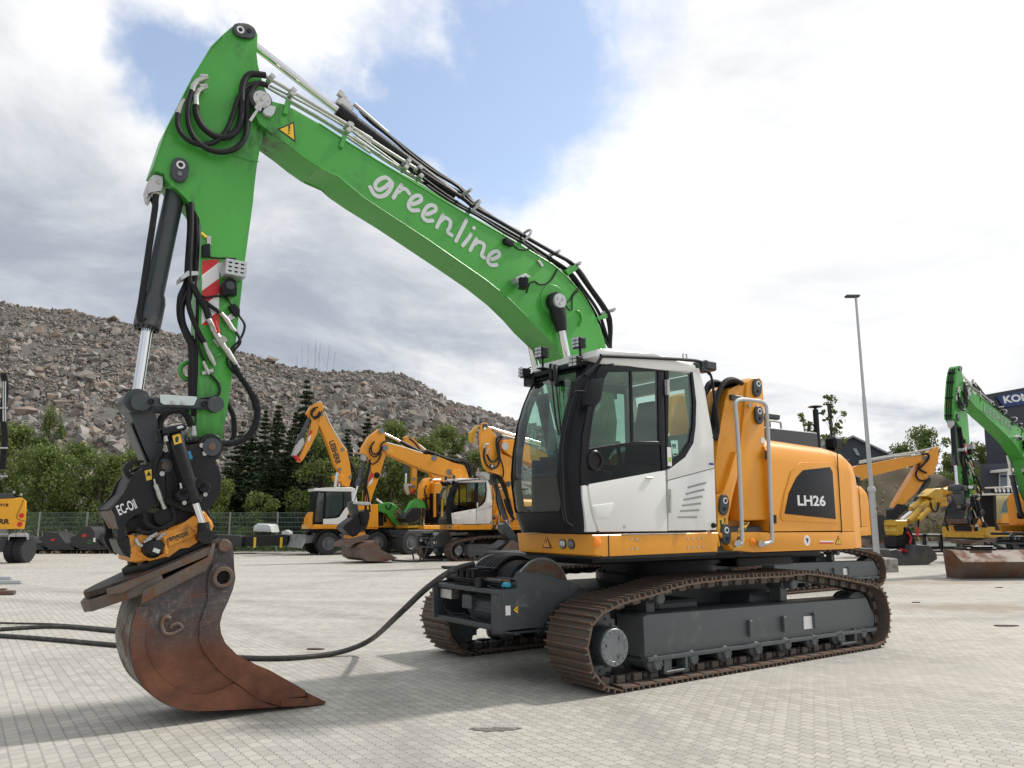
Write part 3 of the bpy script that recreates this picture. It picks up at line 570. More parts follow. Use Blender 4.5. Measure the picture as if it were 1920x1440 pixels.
# ---------------------------------------------------------------- tracks
LOOP = [(0.3,0),(0.08,.01),(-.1,.1),(-.21,.23),(-.25,.38),(-.245,.53),(-.14,.7),(.08,.8),(.31,.85),(.69,.9),(1.1,.965),(1.78,.99),(2.72,.985),(3.2,.99),(3.92,.9),(4.6,.78),(4.8,.64),(4.87,.42),(4.83,.2),(4.68,.05),(4.45,0),(3.5,0),(2.4,0),(1.3,0)]
def resample(P, n):
    P = np.array(P+[P[0]]); d = np.r_[0, np.cumsum(np.hypot(*np.diff(P, axis=0).T))]; L = d[-1]
    t = np.arange(n)/n*L; return np.stack([np.interp(t, d, P[:, 0]), np.interp(t, d, P[:, 1])], 1), L
def loop3(P, k=5): return [(v.x, v.z) for v in catmull([(p[0], 0, p[1]) for p in P], k, True)]
def shoe_mesh(p, wd=.6):
    mb = MB(); h = p*.5
    mb.prism([(-h*.99, -.012), (h*.93, -.012), (h*1.04, -.02), (h*1.04, -.034), (-h*.9, -.026), (-h*.99, -.026)], 0, wd)
    for gx in (-h*.80, -h*.08, h*.66): mb.prism([(gx-.011, -.013), (gx+.011, -.013), (gx+.007, .022), (gx-.007, .022)], .0, wd)
    for yy in (.17, .43):
        mb.box((-.055, yy-.03, -.10), (.055, yy+.03, -.03), .008)      # link lugs under the plate
    for yy in (.24, .36): mb.cyl((0, yy-.02, -.008), (0, yy+.02, -.008), .012, n=6)
    bmesh.ops.recalc_face_normals(mb.b, faces=mb.b.faces)
    me = bpy.data.meshes.new('track_shoe'); mb.b.to_mesh(me); mb.b.free(); me.materials.append(RUSTY); return me
def make_track(y0, root, shoes=True):
    n = 50; pts, L = resample(loop3(LOOP), n); p = L/n
    inner = []
    for i in range(n):
        t = pts[(i+1) % n]-pts[i-1]; t /= np.hypot(*t); nn = np.array([-t[1], t[0]]); inner.append((pts[i], t, nn))
    mb = MB()                                                         # the link chain
    for i in range(n):
        a, t, nn = inner[i]; c = a-nn*.095*(1 if nn[0]*0+1 else 1); 
        s = 1 if (np.dot(nn, a-np.array([2.3, .5])) > 0) else -1
        nn = nn*s; c = a-nn*.085; ax = (Vector((t[0], 0, t[1])), Y3, Vector((nn[0], 0, nn[1])))
        for yy in (.2, .4): mb.obox((c[0], y0+yy, c[1]), ax, (p*.93, .045, .07), .008)
        e = c+t*p*.5; mb.cyl((e[0], y0+.16, e[1]), (e[0], y0+.44, e[1]), .028, n=8)
    ch = mb.done('track_chain', LINKS, root)
    sm = shoe_mesh(p)
    for i in range(n):
        a, t, nn = inner[i]; s = 1 if (np.dot(nn, a-np.array([2.3, .5])) > 0) else -1
        nn = nn*s; o = bpy.data.objects.new('track_shoe', sm); COL.objects.link(o); o.parent = ch; q = a-nn*.022
        tt = np.array([nn[1], -nn[0]])
        o.matrix_basis = Matrix(((tt[0], 0, nn[0], q[0]), (0, 1, 0, y0), (tt[1], 0, nn[1], q[1]), (0, 0, 0, 1)))
    return ch
CHAINS = [make_track(0.0, BIG), make_track(2.45, BIG)]
def track_side(y0, sgn, root):
    "frame beam, rollers, sprocket, idler; sgn=+1 when the outer face looks to -y"
    f = lambda a: y0+a if sgn > 0 else y0+.6-a
    face = S(z9([(95,580),(125,562),(1640,445),(1700,575),(1695,650),(110,862)]), .1)
    lo, hi = sorted((f(.10), f(.48))); fr = plate('track_frame', face, lo, hi, UGREY, root, .02)
    lo, hi = sorted((f(.06), f(.16))); plate('frame_lip', S(z9([(112,860),(1695,648),(1695,672),(112,888)]), .1), lo, hi, UGREY, fr, .006)
    mb = MB()
    for x in (2.15, 2.75, 3.33): mb.box((x-.025, min(f(.1), f(.055)), .33), (x+.025, max(f(.1), f(.055)), .50), .006)
    mb.done('lug', UGREY, fr)
    if sgn > 0:
        q = S(z9([(1205,575),(1275,570),(1278,655),(1208,665)]), .097); plate('data_plate', q, .093, .0985, WDECAL, fr, 0)
    for i in range(8):
        x = .72+i*.515; mb = MB(); a = f(.09)
        mb.lathe((x, y0+.06, .195), (0, 1, 0), [(0, .03), (.0, .055), (.02, .065), (.03, .065), (.06, .095), (.11, .095), (.12, .075), (.36, .075), (.37, .095), (.42, .095), (.46, .05), (.48, .05)], 20)
        for k in range(6): an = k*1.047; yy = y0+.052 if sgn > 0 else y0+.54; mb.cyl((x+.042*math.cos(an), yy, .185+.042*math.sin(an)), (x+.042*math.cos(an), yy+.01, .185+.042*math.sin(an)), .009, n=6)
        mb.done('track_roller', UGREY, root)
    for x in (.98, 4.0):
        lo, hi = sorted((f(.07), f(.20))); mb = MB()
        mb.box((x-.17, lo, .10), (x-.13, hi, .26), .006).box((x+.13, lo, .10), (x+.17, hi, .26), .006).box((x-.17, lo, .085), (x+.17, hi, .115), .006)
        mb.box((x-.17, lo+.02 if sgn > 0 else lo, .10), (x-.05, hi, .26)); mb.done('track_guide', UGREY, root)
    for x, z in ((.83, .80), (3.02, .835)):
        mb = MB(); mb.lathe((x, y0+.1, z), (0, 1, 0), [(0, .02), (0, .05), (.015, .062), (.06, .062), (.07, .05), (.12, .05), (.13, .062), (.35, .062), (.38, .04)], 18)
        mb.done('carrier_roller', UGREY, root); lo, hi = sorted((f(.25), f(.40))); MB().box((x-.06, lo, z-.2), (x+.06, hi, z-.03), .008).done('roller_bracket', UGREY, root)
    sp = MB(); R0, n = .33, 22; P = []
    for i in range(n*2): a = math.pi*i/n; r = R0 if i % 2 else R0-.05; P.append((.10+r*math.cos(a), .41+r*math.sin(a)))
    sp.prism(P, y0+.26, y0+.34, .006)
    for i in range(18): a = i*2*math.pi/18; sp.cyl((.10+.25*math.cos(a), y0+.245, .41+.25*math.sin(a)), (.10+.25*math.cos(a), y0+.26, .41+.25*math.sin(a)), .014, n=6)
    spo = sp.done('sprocket', UGREY, root)
    if sgn > 0:
        h = MB(); h.lathe((.10, y0+.26, .41), (0, -1, 0), [(0, .2), (.02, .2), (.03, .18), (.2, .175), (.235, .172)], 36); h.done('final_drive', DGREY, spo)
        h = MB(); h.lathe((.10, y0+.025, .41), (0, -1, 0), [(0, .168), (.022, .168), (.027, .163), (.027, .125), (.022, .12), (.022, .02)], 36)
        for i in range(16): a = i*2*math.pi/16; h.cyl((.10+.146*math.cos(a), y0-.002, .41+.146*math.sin(a)), (.10+.146*math.cos(a), y0-.010, .41+.146*math.sin(a)), .008, n=6)
        for a in (.9, 2.9, 5.2): h.cyl((.10+.1*math.cos(a), y0+.003, .41+.1*math.sin(a)), (.10+.1*math.cos(a), y0-.012, .41+.1*math.sin(a)), .014, n=8)
        h.done('hub_cap', HUB, spo)
    idl = MB(); idl.lathe((4.44, y0+.14, .385), (0, 1, 0), [(0, .08), (.0, .12), (.03, .26), (.05, .29), (.09, .29), (.09, .265), (.23, .265), (.23, .29), (.28, .29), (.3, .26), (.32, .1)], 40)
    idl.done('idler_wheel', UGREY, root)
track_side(0.0, 1, BIG); track_side(2.45, -1, BIG)
# undercarriage centre
mb = MB()
mb.prism([(.9, .42), (3.7, .42), (3.7, .78), (3.3, .84), (1.3, .84), (.9, .78)], .9, 2.15, .03)
for ya, yb in ((.45, .95), (2.1, 2.65)):
    for xa, xb in ((1.15, 1.75), (2.7, 3.3)): mb.prism([(xa-.12, .38), (xb+.12, .38), (xb, .72), (xa, .72)], ya, yb, .03)
    mb.box((1.45, ya, .40), (3.1, yb, .60), .03)
mb.done('car_body', UGREY, BIG)
mb = MB(); mb.lathe((2.25, YC, .84), (0, 0, 1), [(0, .78), (.10, .78), (.1, .70), (.22, .70), (.22, .76), (.36, .76)], 60)
for i in range(36): a = i*2*math.pi/36; mb.cyl((2.25+.74*math.cos(a), YC+.74*math.sin(a), .94), (2.25+.74*math.cos(a), YC+.74*math.sin(a), .965), .014, n=6)
mb.done('slewing_ring', BLACK, BIG)
# ---------------------------------------------------------------- cable winch between the track ends
wy0, wy1 = .66, 1.98; side = S(z8([(780,705),(770,410),(885,400),(890,280),(1030,280),(1330,370),(1330,412),(1210,480),(1140,560),(1085,640),(1070,672)]), wy0)
wn = plate('cable_winch', side, wy0, wy0+.05, DGREY, BIG, .008); plate('far_side_plate', side, wy1-.04, wy1, DGREY, wn, .008)
fx = -.672
mb = MB(); mb.box((fx, wy0+.051, .86), (fx+.22, wy1-.041, .905), .006)
mb.box((fx, wy0+.051, .535), (fx+.03, wy0+.24, .86), .004); mb.box((fx, wy0+.2, .535), (fx+.10, wy1-.041, .575), .004); mb.box((fx+.1, wy0+.051, .50), (.3, wy1-.041, .52)); mb.box((fx+.42, wy0+.051, .52), (fx+.45, wy1-.041, .86)); mb.done('front_frame', DGREY, wn)
mb = MB(); mb.cyl((fx+.2, .98, .70), (fx+.2, 1.42, .70), .13, n=28)
for i in range(20): a = i*2*math.pi/20; mb.obox((fx+.2+.135*math.cos(a), 1.2, .70+.135*math.sin(a)), (Vector((math.cos(a), 0, math.sin(a))), Y3, Vector((-math.sin(a), 0, math.cos(a)))), (.03, .40, .006))
mb.cyl((fx+.2, .96, .70), (fx+.2, .925, .70), .12, n=28); mb.box((fx+.03, 1.3, .68), (fx+.15, 1.48, .82), .008); mb.done('winch_motor', DGREY, wn)
MB().box((fx+.02, 1.68, .75), (fx+.12, 1.90, .85), .006).done('control_box', ZINC, wn)
mb = MB(); mb.tube([(fx+.06, 1.8, .6), (fx+.05, 1.6, .57), (fx+.06, 1.5, .58), (fx+.05, 1.42, .55), (fx+.06, 1.38, .62)], .012); mb.tube([(fx+.1, 1.86, .75), (fx+.05, 1.86, .64), (fx+.08, 1.7, .6), (fx+.1, 1.5, .62)], .01); mb.done('winch_hose', RUBBER, wn)
mb = MB(); mb.lathe((-.12, .80, .86), (0, 1, 0), [(0, .02), (0, .335), (.02, .335), (.02, .25), (.85, .25), (.85, .335), (.88, .335)], 56); mb.done('drum', HUB, wn)
MB().lathe((-.12, .79, .86), (0, -1, 0), [(0, .31), (.012, .31), (.012, .05)], 48).done('drum_flange', RUSTY, wn)
mb = MB()
for k, (yy, rr) in enumerate([(1.02, .27), (1.07, .27), (1.12, .27), (1.175, .27), (1.23, .27), (1.29, .275), (1.35, .275), (1.41, .275), (1.47, .275), (1.53, .275), (1.26, .322), (1.32, .322), (1.38, .322), (1.44, .322)]):
    P = [(-.12+rr*math.cos(a), yy+.05*(a/6.28), .86+rr*math.sin(a)) for a in np.linspace(0, 6.28, 40)]; mb.sweep(P, .027, 8)
mb.done('wound_cable', RUBBER, wn)
mb = MB(); mb.cyl((fx+.06, .80, .975), (fx+.06, 1.95, .975), .018); mb.cyl((fx+.24, .80, .985), (fx+.24, 1.95, .985), .018)
mb.box((fx, 1.22, .99), (fx+.28, 1.26, 1.06), .005).box((fx, 1.52, .99), (fx+.28, 1.56, 1.06), .005).box((fx+.0, 1.20, 1.06), (fx+.05, 1.86, 1.085), .004).box((fx+.24, 1.20, 1.06), (fx+.28, 1.86, 1.085), .004)
for yy in (1.28, 1.40, 1.64, 1.80): mb.box((fx, yy-.012, 1.05), (fx+.28, yy+.012, 1.085), .003)
for yy in (1.33, 1.45): mb.cyl((fx+.02, yy, .99), (fx+.02, yy, 1.07), .03, n=14)
mb.box((fx+.0, 1.10, .90), (fx+.1, 1.2, 1.0), .01); mb.done('cable_guide', BLACK, wn)
mb = MB(); n = 90
mb.cyl((fx+.16, .80, .965), (fx+.16, 1.95, .965), .02)
for k in range(22): mb.lathe((fx+.16, .82+k*.05, .965), (.0, 1, 0), [(0, .02), (.015, .032), (.03, .032), (.045, .02)], 12)
mb.done('spindle', RUSTY, wn)
mb = MB(); mb.box((fx+.06, .72, .925), (fx+.12, .82, .975), .012); mb.done('coupling', TEAL, wn)
mb = MB(); mb.tube([(fx+.03, 1.0, .93), (fx+.05, .84, .90), (fx+.08, .74, .935), (fx+.2, .72, .95)], .009); mb.cyl((fx+.09, .8, .94), (fx+.09, 1.7, .95), .02); mb.done('rod', BLACK, wn)
plate('notice', S(z8([(797,522),(832,520),(834,588),(799,592)]), wy0-.002), wy0-.005, wy0-.001, WDECAL, wn, 0)
def tri_sign(pts, c, parent, m=None, sign='!', ow=.9, name='warning_sticker'):
    "triangular yellow sticker with black rim"
    P = [M.P(*p, c) for p in pts]; ce = (P[0]+P[1]+P[2])/3; o = plate(name, [xz(p) for p in P], c-.003, c-.0006, BDECAL, parent, 0)
    plate('field', [xz(ce+(p-ce)*.78) for p in P], c-.0045, c-.0032, m or YDECAL, o, 0); L = (P[1]-P[2]).length
    if sign == '!': MB().prism([(ce.x-.05*L, ce.z+.28*L), (ce.x+.05*L, ce.z+.28*L), (ce.x+.025*L, ce.z-.05*L), (ce.x-.025*L, ce.z-.05*L)], c-.006, c-.0047).prism([(ce.x-.035*L, ce.z-.10*L), (ce.x+.035*L, ce.z-.10*L), (ce.x+.035*L, ce.z-.17*L), (ce.x-.035*L, ce.z-.17*L)], c-.006, c-.0047).done('mark', BDECAL, o)
    else: MB().prism([(ce.x-.16*L, ce.z+.02*L), (ce.x+.02*L, ce.z+.08*L), (ce.x+.16*L, ce.z-.02*L), (ce.x+.0*L, ce.z-.06*L)], c-.006, c-.0047).done('mark', BDECAL, o)
    return o
tri_sign(z8([(888,512),(846,552),(888,585)]), wy0, wn, sign='z')
# ---------------------------------------------------------------- upper body
UB = .10
def tp(mb, prof, y0, y1, b): return mb.prism(prof, y0, y1, b, 3)
# deck pan under the cab
px_pan = [(-.08, 1.43), (-.05, 1.24), (.05, 1.215), (1.69, 1.225), (1.72, 1.44)]
pan = MB().prism(px_pan, UB-.02, 1.3, .028, 3).done('cab_deck', ORANGE, BIG)
MB().box((.02, UB-.016, 1.20), (1.66, 1.26, 1.24)).box((.3, .5, 1.12), (4.2, 2.5, 1.20), .02).done('deck_underside', BLACK, BIG)
MB().box((-.045+.16, UB-.025, 1.22), (-.045+.17, UB-.0195, 1.425)).done('deck_seam', BLACK, pan)
def dq(px, py, x): return M.Q(px, py, x)
for (zx, zy, m_, nm) in ((391, 1300, LENS, 'headlight'), (446, 1302, HUB, 'round_cover')):
    q = dq(*z15([(zx, zy)])[0], -.075); MB().lathe((-.062, q.y, q.z), (-1, 0, 0), [(0, .045), (.018, .045), (.026, .036), (.03, .01)], 24).done(nm, m_, pan)
    MB().lathe((-.060, q.y, q.z), (-1, 0, 0), [(0, .052), (.012, .052), (.012, .045)], 24).done('rim', BLACK, pan)
q = dq(*z15([(293, 1290)])[0], -.07); L = .13
mb = MB(); mb.ext([(q.y, q.z+.075), (q.y+.07, q.z-.06), (q.y-.07, q.z-.06)], (0, 0, 0), Y3, Z3, X3, -.074, -.07); w0 = mb.done('warning_sticker', BDECAL, pan)
MB().ext([(q.y, q.z+.052), (q.y+.052, q.z-.05), (q.y-.052, q.z-.05)], (0, 0, 0), Y3, Z3, X3, -.076, -.0745).done('field', ORANGE, w0)
MB().ext([(q.y-.008, q.z+.02), (q.y+.008, q.z+.02), (q.y+.004, q.z-.02), (q.y-.004, q.z-.02)], (0, 0, 0), Y3, Z3, X3, -.078, -.0765).done('mark', BDECAL, w0)
v = M.P(*z15([(613, 1293)])[0], UB-.02); MB().lathe((v.x, UB-.02, v.z), (0, -1, 0), [(0, .05), (.01, .048), (.02, .03), (.022, .01)], 20).done('side_marker', AMBER, pan)
mb = MB()
for xx in (.62, 1.42, 1.66-.08):
    for dz in (0, .09): 
        for dx in (0, .07): mb.cyl((xx+dx-.2, UB-.026, 1.29+dz), (xx+dx-.2, UB-.018, 1.29+dz), .012, n=8)
mb.done('bolt', ZINC, pan)
MB().box((.3, UB-.03, 1.425), (1.2, UB-.012, 1.437)).done('sill_strip', ZINC, pan)
# engine housing, side door, counterweight
eng = S(z7([(505,1070),(515,562),(700,566),(960,584),(985,640),(1003,1143),(515,1155)]), UB)
def taper_housing(name, prof, y0, y1, m, parent, bev=.05):
    return MB().prism(prof, y0, y1, bev, 4).done(name, m, parent)
et = [v for v in eng]
x_l, x_r = 2.66, 4.07
prof = [(x_l, 1.44), (x_l, 2.52), (x_l+.5, 2.53), (x_r, 2.50), (x_r, 1.43)]
housing = MB()
def house_section(x0, x1, zt0, zt1, zb, y0, y1, ch=.22):
    "box with a sloped shoulder on each long side"
    b = housing.b; rings = []
    for x, zt in ((x0, zt0), (x1, zt1)):
        rings.append([b.verts.new(p) for p in ((x, y0, zb), (x, y0-.0, zt-.30), (x, y0+.035, zt-.14), (x, y0+.11, zt-.05), (x, y0+ch, zt-.01), (x, y0+ch*2, zt), (x, y1-ch*2, zt), (x, y1-.11, zt-.05), (x, y1, zt-.3), (x, y1, zb))])
    A, B = rings; n = len(A)
    for i in range(n): b.faces.new((A[i], B[i], B[(i+1) % n], A[(i+1) % n]))
    b.faces.new(A[::-1]); b.faces.new(B)
house_section(x_l, x_r-.005, 2.545, 2.50, 1.44, UB, 2.85)
ho = housing.done('engine_housing', ORANGE, BIG, ang=50)
housing = MB()
b = housing.b; rings = []
for x, zt, ins, zb in ((x_r+.005, 2.50, 0, 1.43), (4.355, 2.46, .01, 1.43), (4.36, 2.46, .01, 1.22), (4.55, 2.40, .05, 1.22), (4.70, 2.28, .13, 1.25), (4.78, 2.12, .24, 1.32), (4.80, 1.9, .3, 1.45)):
    y0, y1 = UB+ins, 2.85-ins
    rings.append([b.verts.new(p) for p in ((x, y0, zb), (x, y0, zt-.30), (x, y0+.035, zt-.14), (x, y0+.11, zt-.05), (x, y0+.25, zt-.01), (x, (y0+y1)/2, zt), (x, y1-.25, zt-.01), (x, y1-.11, zt-.05), (x, y1, zt-.3), (x, y1, zb))])
n = 10
for A, B in zip(rings, rings[1:]):
    for i in range(n): b.faces.new((A[i], B[i], B[(i+1) % n], A[(i+1) % n]))
b.faces.new(rings[0][::-1]); b.faces.new(rings[-1]); cw = housing.done('counterweight', ORANGE, BIG, ang=50)
sk = MB().prism([(1.72, 1.435), (1.95, 1.24), (2.3, 1.215), (4.30, 1.215), (4.35, 1.22), (4.352, 1.425)], UB, 2.85, .02, 2).done('lower_skirt', ORANGE, BIG)
dk = S(z7([(340,1078),(500,1078),(500,1155),(350,1180),(300,1260)]), UB)
# recessed window with the type name
win = S(z7([(735,725),(915,705),(933,735),(955,1056),(612,1020),(640,880),(690,775)]), UB-.004)
bz = S(z7([(655,735),(720,672),(930,672),(948,720),(968,1082),(600,1068),(585,1040),(612,890)]), UB-.002)
plate('panel_bezel', bz, UB-.012, UB+.02, ORANGE, ho, .011, seg=2)
wp = plate('grille_panel', win, UB-.020, UB+.01, PLASTIC, ho, .004)
text('LH26', M, z7([(705,962)])[0], z7([(893,966)])[0], UB-.0205, .115, WDECAL, wp, bold=.025)
mb = MB()
for a, c in (((970, 600), (1003, 1146)), ((512, 660), (515, 1150))):
    p, q = [M.P(*v, UB-.003) for v in z7([a, c])]; mb.obox((p+q)/2+Vector((0, 0, 0)), ((q-p).normalized(), Y3, (q-p).normalized().cross(Y3)), ((q-p).length, .008, .012))
mb.done('door_seam', BLACK, ho)
plate('door_latch', S(z7([(536,1028),(558,1028),(560,1085),(538,1085)]), UB-.004), UB-.012, UB, PLASTIC, ho, .003)
plate('handle_recess', S(z7([(486,590),(522,610),(522,635),(486,655)]), UB-.004), UB-.006, UB+.003, PLASTIC, ho, 0)
t_ = tri_sign(z7([(978,1165),(957,1227),(1000,1227)]), UB, sk)
v = M.P(*z7([(766, 1200)])[0], UB); MB().lathe((v.x, UB-.0005, v.z), (0, -1, 0), [(0, .062), (.003, .062)], 24).done('round_sticker', WDECAL, sk); MB().prism([(v.x-.03, v.z+.03), (v.x+.03, v.z+.02), (v.x+.01, v.z-.035)], UB-.006, UB-.004).done('mark', BDECAL, sk)
pk = plate('red_stripe', S(z7([(850,1213),(946,1213),(946,1222),(850,1222)]), UB), UB-.003, UB-.0005, RED, sk, 0)
plate('white_letters', S(z7([(852,1202),(946,1202),(946,1211),(852,1211)]), UB), UB-.003, UB-.0005, WDECAL, sk, 0)
v = M.P(*z7([(397, 1213)])[0], UB); MB().lathe((v.x, UB, v.z), (0, -1, 0), [(0, .045), (.01, .043), (.02, .028), (.022, .01)], 20).done('side_marker', AMBER, sk)
# roof equipment
tk = MB().box((2.9, .55, 2.50), (4.39, 1.3, 2.73), .012).done('service_tank', DGREY, BIG)
mb = MB(); mb.tube([(3.36, .60, 2.72), (3.36, .60, 2.80), (3.40, .60, 2.825), (3.62, .60, 2.825), (3.66, .60, 2.80), (3.66, .60, 2.72)], .015, k=4); mb.done('handle', GALV, tk)
v0 = M.P(*z7([(842, 575)])[0], .62); v1 = M.P(*z7([(831, 318)])[0], .62); v1.x = v0.x
mb = MB(); mb.cyl(v0-Vector((0, 0, .1)), v1, .038, n=16); mb.lathe(v1, (0, 0, 1), [(0, .02), (.02, .02), (.03, .08), (.04, .10), (.05, .08), (.055, .03)], 24); mb.done('antenna_post', BLACK, BIG)
mb = MB(); P = [v0+Vector((-.16+.055*math.cos(a), -.03, .26+.055*math.sin(a))) for a in np.linspace(0, 6.28, 20)[:-1]]; mb.sweep(P, .009, 6, closed=True); mb.done('ring', BLACK, tk)
mb = MB(); a_, b_ = M.P(*z7([(505, 375)])[0], .95), M.P(*z7([(590, 345)])[0], .95); mb.box((a_.x-.2, .95, a_.z), (b_.x, 1.35, b_.z), .02); mb.box((a_.x-.1, 1.0, 2.6), (a_.x+.14, 1.3, a_.z), .02); mb.done('exhaust_box', DGREY, BIG)
v = M.P(*z7([(942, 545)])[0], .6); mb = MB(); mb.box((v.x-.1, .5, v.z-.09), (v.x+.09, .68, v.z+.09), .035); mb.cyl((v.x-.05, .6, v.z-.25), (v.x, .6, v.z-.08), .025); mb.box((v.x-.2, .52, 2.45), (v.x+.05, .70, 2.50)); mb.done('rear_camera', PLASTIC, BIG)
MB().prism([(4.80, 1.95), (5.05, 1.95), (5.05, 1.3), (4.80, 1.25)], 3.4, 3.42).b.free()
# ---------------------------------------------------------------- cab
CY0, CY1 = .10, 1.17
cab = bpy.data.objects.new('cab', None); COL.objects.link(cab); cab.parent = BIG
ZP = [1.44, 1.65, 1.98, 2.25, 2.54, 2.76, 2.98, 3.10, 3.2]; XP = [-.20, -.29, -.345, -.32, -.265, -.19, -.08, .02, .14]
def xf(z, y):
    d = min(y-CY0, CY1-y); r = .22
    c = 0 if d >= r else (r-math.sqrt(max(0, r*r-(r-d)**2)))*.95
    return float(np.interp(z, ZP, XP))+c-.015*math.sin(math.pi*(y-CY0)/(CY1-CY0))
def fpt(u, v, off=0.0):
    y = CY0+(CY1-CY0)*u; z = 1.44+(3.15-1.44)*v; return Vector((xf(z, y)-off, y, z))
# windscreen pane
ws = MB().grid(lambda i, j: fpt(.08+.87*i, .09+.86*j, -.012), 26, 26).done('windscreen', GLASS, cab, fixn=False)
def ring_on_front(u0, u1, v0, v1, U0, U1, V0, V1, r, name, m, parent, th=.03, off=.008):
    "frame between an outer edge and a rounded inner opening, following the curved front"
    n = 72; b = MB()
    def rr(u0, u1, v0, v1, r, k):
        t = k/n*4; sd_ = int(t) % 4; f = t-int(t); cx, cy = (u0+u1)/2, (v0+v1)/2
        P = [(u1, v0), (u1, v1), (u0, v1), (u0, v0)]; a, c = P[sd_-1], P[sd_]; u, v = a[0]+(c[0]-a[0])*f, a[1]+(c[1]-a[1])*f
        if r:
            ax, ay = (u1-u0)/2, (v1-v0)/2; du, dv = u-cx, v-cy; rv = r*(CY1-CY0)/1.71
            ex, ey = abs(du)-(ax-r), abs(dv)-(ay-rv)
            if ex > 0 and ey > 0:
                q = math.hypot(ex/r, ey/rv); 
                if q > 0: u = cx+math.copysign(ax-r+ex/q*1.0, du) if q > 1 else u; v = cy+math.copysign(ay-rv+ey/q, dv) if q > 1 else v
        return u, v
    kk = 5; G = []
    for k in range(n):
        a = rr(U0, U1, V0, V1, 0, k); c = rr(u0, u1, v0, v1, r, k)
        G.append([(a[0]+(c[0]-a[0])*s/kk, a[1]+(c[1]-a[1])*s/kk) for s in range(kk+1)])
    A = [[b.b.verts.new(fpt(max(0, min(1, u)), v, off)) for u, v in g] for g in G]; B = [[b.b.verts.new(fpt(max(0, min(1, u)), v, off-th)) for u, v in g] for g in G]
    for k in range(n):
        k2 = (k+1) % n
        for s in range(kk): b.b.faces.new((A[k][s], A[k2][s], A[k2][s+1], A[k][s+1])); b.b.faces.new((B[k][s], B[k][s+1], B[k2][s+1], B[k2][s]))
        b.b.faces.new((A[k][kk], A[k2][kk], B[k2][kk], B[k][kk])); b.b.faces.new((A[k][0], B[k][0], B[k2][0], A[k2][0]))
    return b.done(name, m, parent)
ring_on_front(.15, .93, .115, .93, 0.0, 1.0, 0.0, .995, .09, 'windscreen_frame', PLASTIC, cab)
# side panels (near side)
door = plate('door', S(z16([(38,950),(590,848),(603,1250),(75,1255),(62,1160),(45,1040)]), CY0), CY0, CY0+.05, WHITE, cab, .010)
blk = lambda pts, nm='side_frame', y0=CY0+.001, y1=CY0+.05, m=PLASTIC, par=None, bv=.005: plate(nm, S(z16(pts), CY0), y0, y1, m, par or cab, bv)
fr_ = blk([(165,162),(578,162),(578,196),(200,196),(165,290),(125,290),(140,200)], 'upper_rail')
blk([(165,290),(125,400),(92,480),(70,640),(62,740),(62,944),(35,950),(30,850),(44,620),(78,430),(125,290)], 'front_post', par=fr_)
blk([(540,196),(578,196),(592,846),(566,851),(560,670),(545,664)], 'rear_post', par=fr_)
blk([(62,707),(380,660),(560,657),(560,680),(380,683),(62,738)], 'cross_rail', par=fr_)
plate('window_divider', S(z16([(357,196),(371,196),(381,662),(367,664)]), CY0), CY0+.004, CY0+.03, PLASTIC, fr_, 0)
plate('side_window', S(z16([(168,290),(200,196),(541,196),(562,657),(380,660),(64,706),(72,640),(94,480),(127,400)]), CY0), CY0+.012, CY0+.018, GLASS, cab, 0)
lw = plate('lower_window', S(z16([(64,738),(380,683),(561,680),(566,850),(64,943)]), CY0), CY0+.010, CY0+.016, DGLASS, door, 0)
rq = blk([(583,166),(765,182),(778,260),(790,400),(790,560),(775,670),(720,765),(650,820),(603,840),(603,790),(640,770),(700,730),(750,660),(770,560),(772,400),(758,200),(608,190),(612,300),(592,300)], 'quarter_frame')
blk([(590,300),(612,300),(606,790),(600,840),(592,840)], 'post', par=rq)
plate('quarter_window', S(z16([(608,190),(758,200),(772,400),(770,560),(750,660),(700,730),(640,770),(606,790)]), CY0), CY0+.012, CY0+.018, GLASS, cab, 0)
rp = plate('rear_panel', S(z16([(763,180),(810,175),(850,330),(905,640),(912,832),(606,914),(603,842),(650,822),(722,767),(777,672),(792,560),(792,400),(780,260)]), CY0), CY0, CY0+.05, WHITE, cab, .01)
vp = plate('vent_panel', S(z16([(607,918),(913,836),(926,1242),(610,1247)]), CY0), CY0, CY0+.05, WHITE, cab, .010)
mb = MB()
for a, c in (((735,962),(855,930)), ((723,1004),(845,974)), ((710,1042),(832,1020)), ((698,1080),(822,1066)), ((686,1116),(810,1110)), ((672,1156),(797,1156))):
    p, q = [M.P(*v, CY0-.002) for v in z16([a, c])]; mb.obox((p+q)/2, ((q-p).normalized(), Y3, (q-p).normalized().cross(Y3)), ((q-p).length, .012, .020), .004)
mb.done('vent_slot', mat('vent_shadow', (.30, .30, .29), .6), vp)
# scooped grip in the door: a real recess edge as raised lip
g_ = S(z16([(105,1080),(245,1062),(250,1078),(212,1168),(120,1172)]), CY0); plate('grip_dish', g_, CY0-.006, CY0+.01, WHITE, door, .005, seg=3)
plate('grip_inner', S(z16([(118,1090),(236,1074),(204,1158),(128,1162)]), CY0), CY0-.0105, CY0-.0062, WHITE, door, .003)
v = M.P(*z16([(125, 785)])[0], CY0); h_ = MB().lathe((v.x, CY0+.012, v.z), (0, -1, 0), [(0, .10), (.02, .10), (.028, .09), (.028, .07), (.014, .065), (.01, .01)], 32).done('door_handle', PLASTIC, door)
mb = MB(); v = M.P(*z16([(470, 898)])[0], CY0); mb.box((v.x-.03, CY0-.02, v.z-.012), (v.x+.06, CY0-.004, v.z+.008), .004); v = M.P(*z16([(318, 1220)])[0], CY0); mb.cyl((v.x, CY0-.004, v.z), (v.x, CY0+.01, v.z), .018, n=16); mb.done('latch', ZINC, door)
mb = MB()
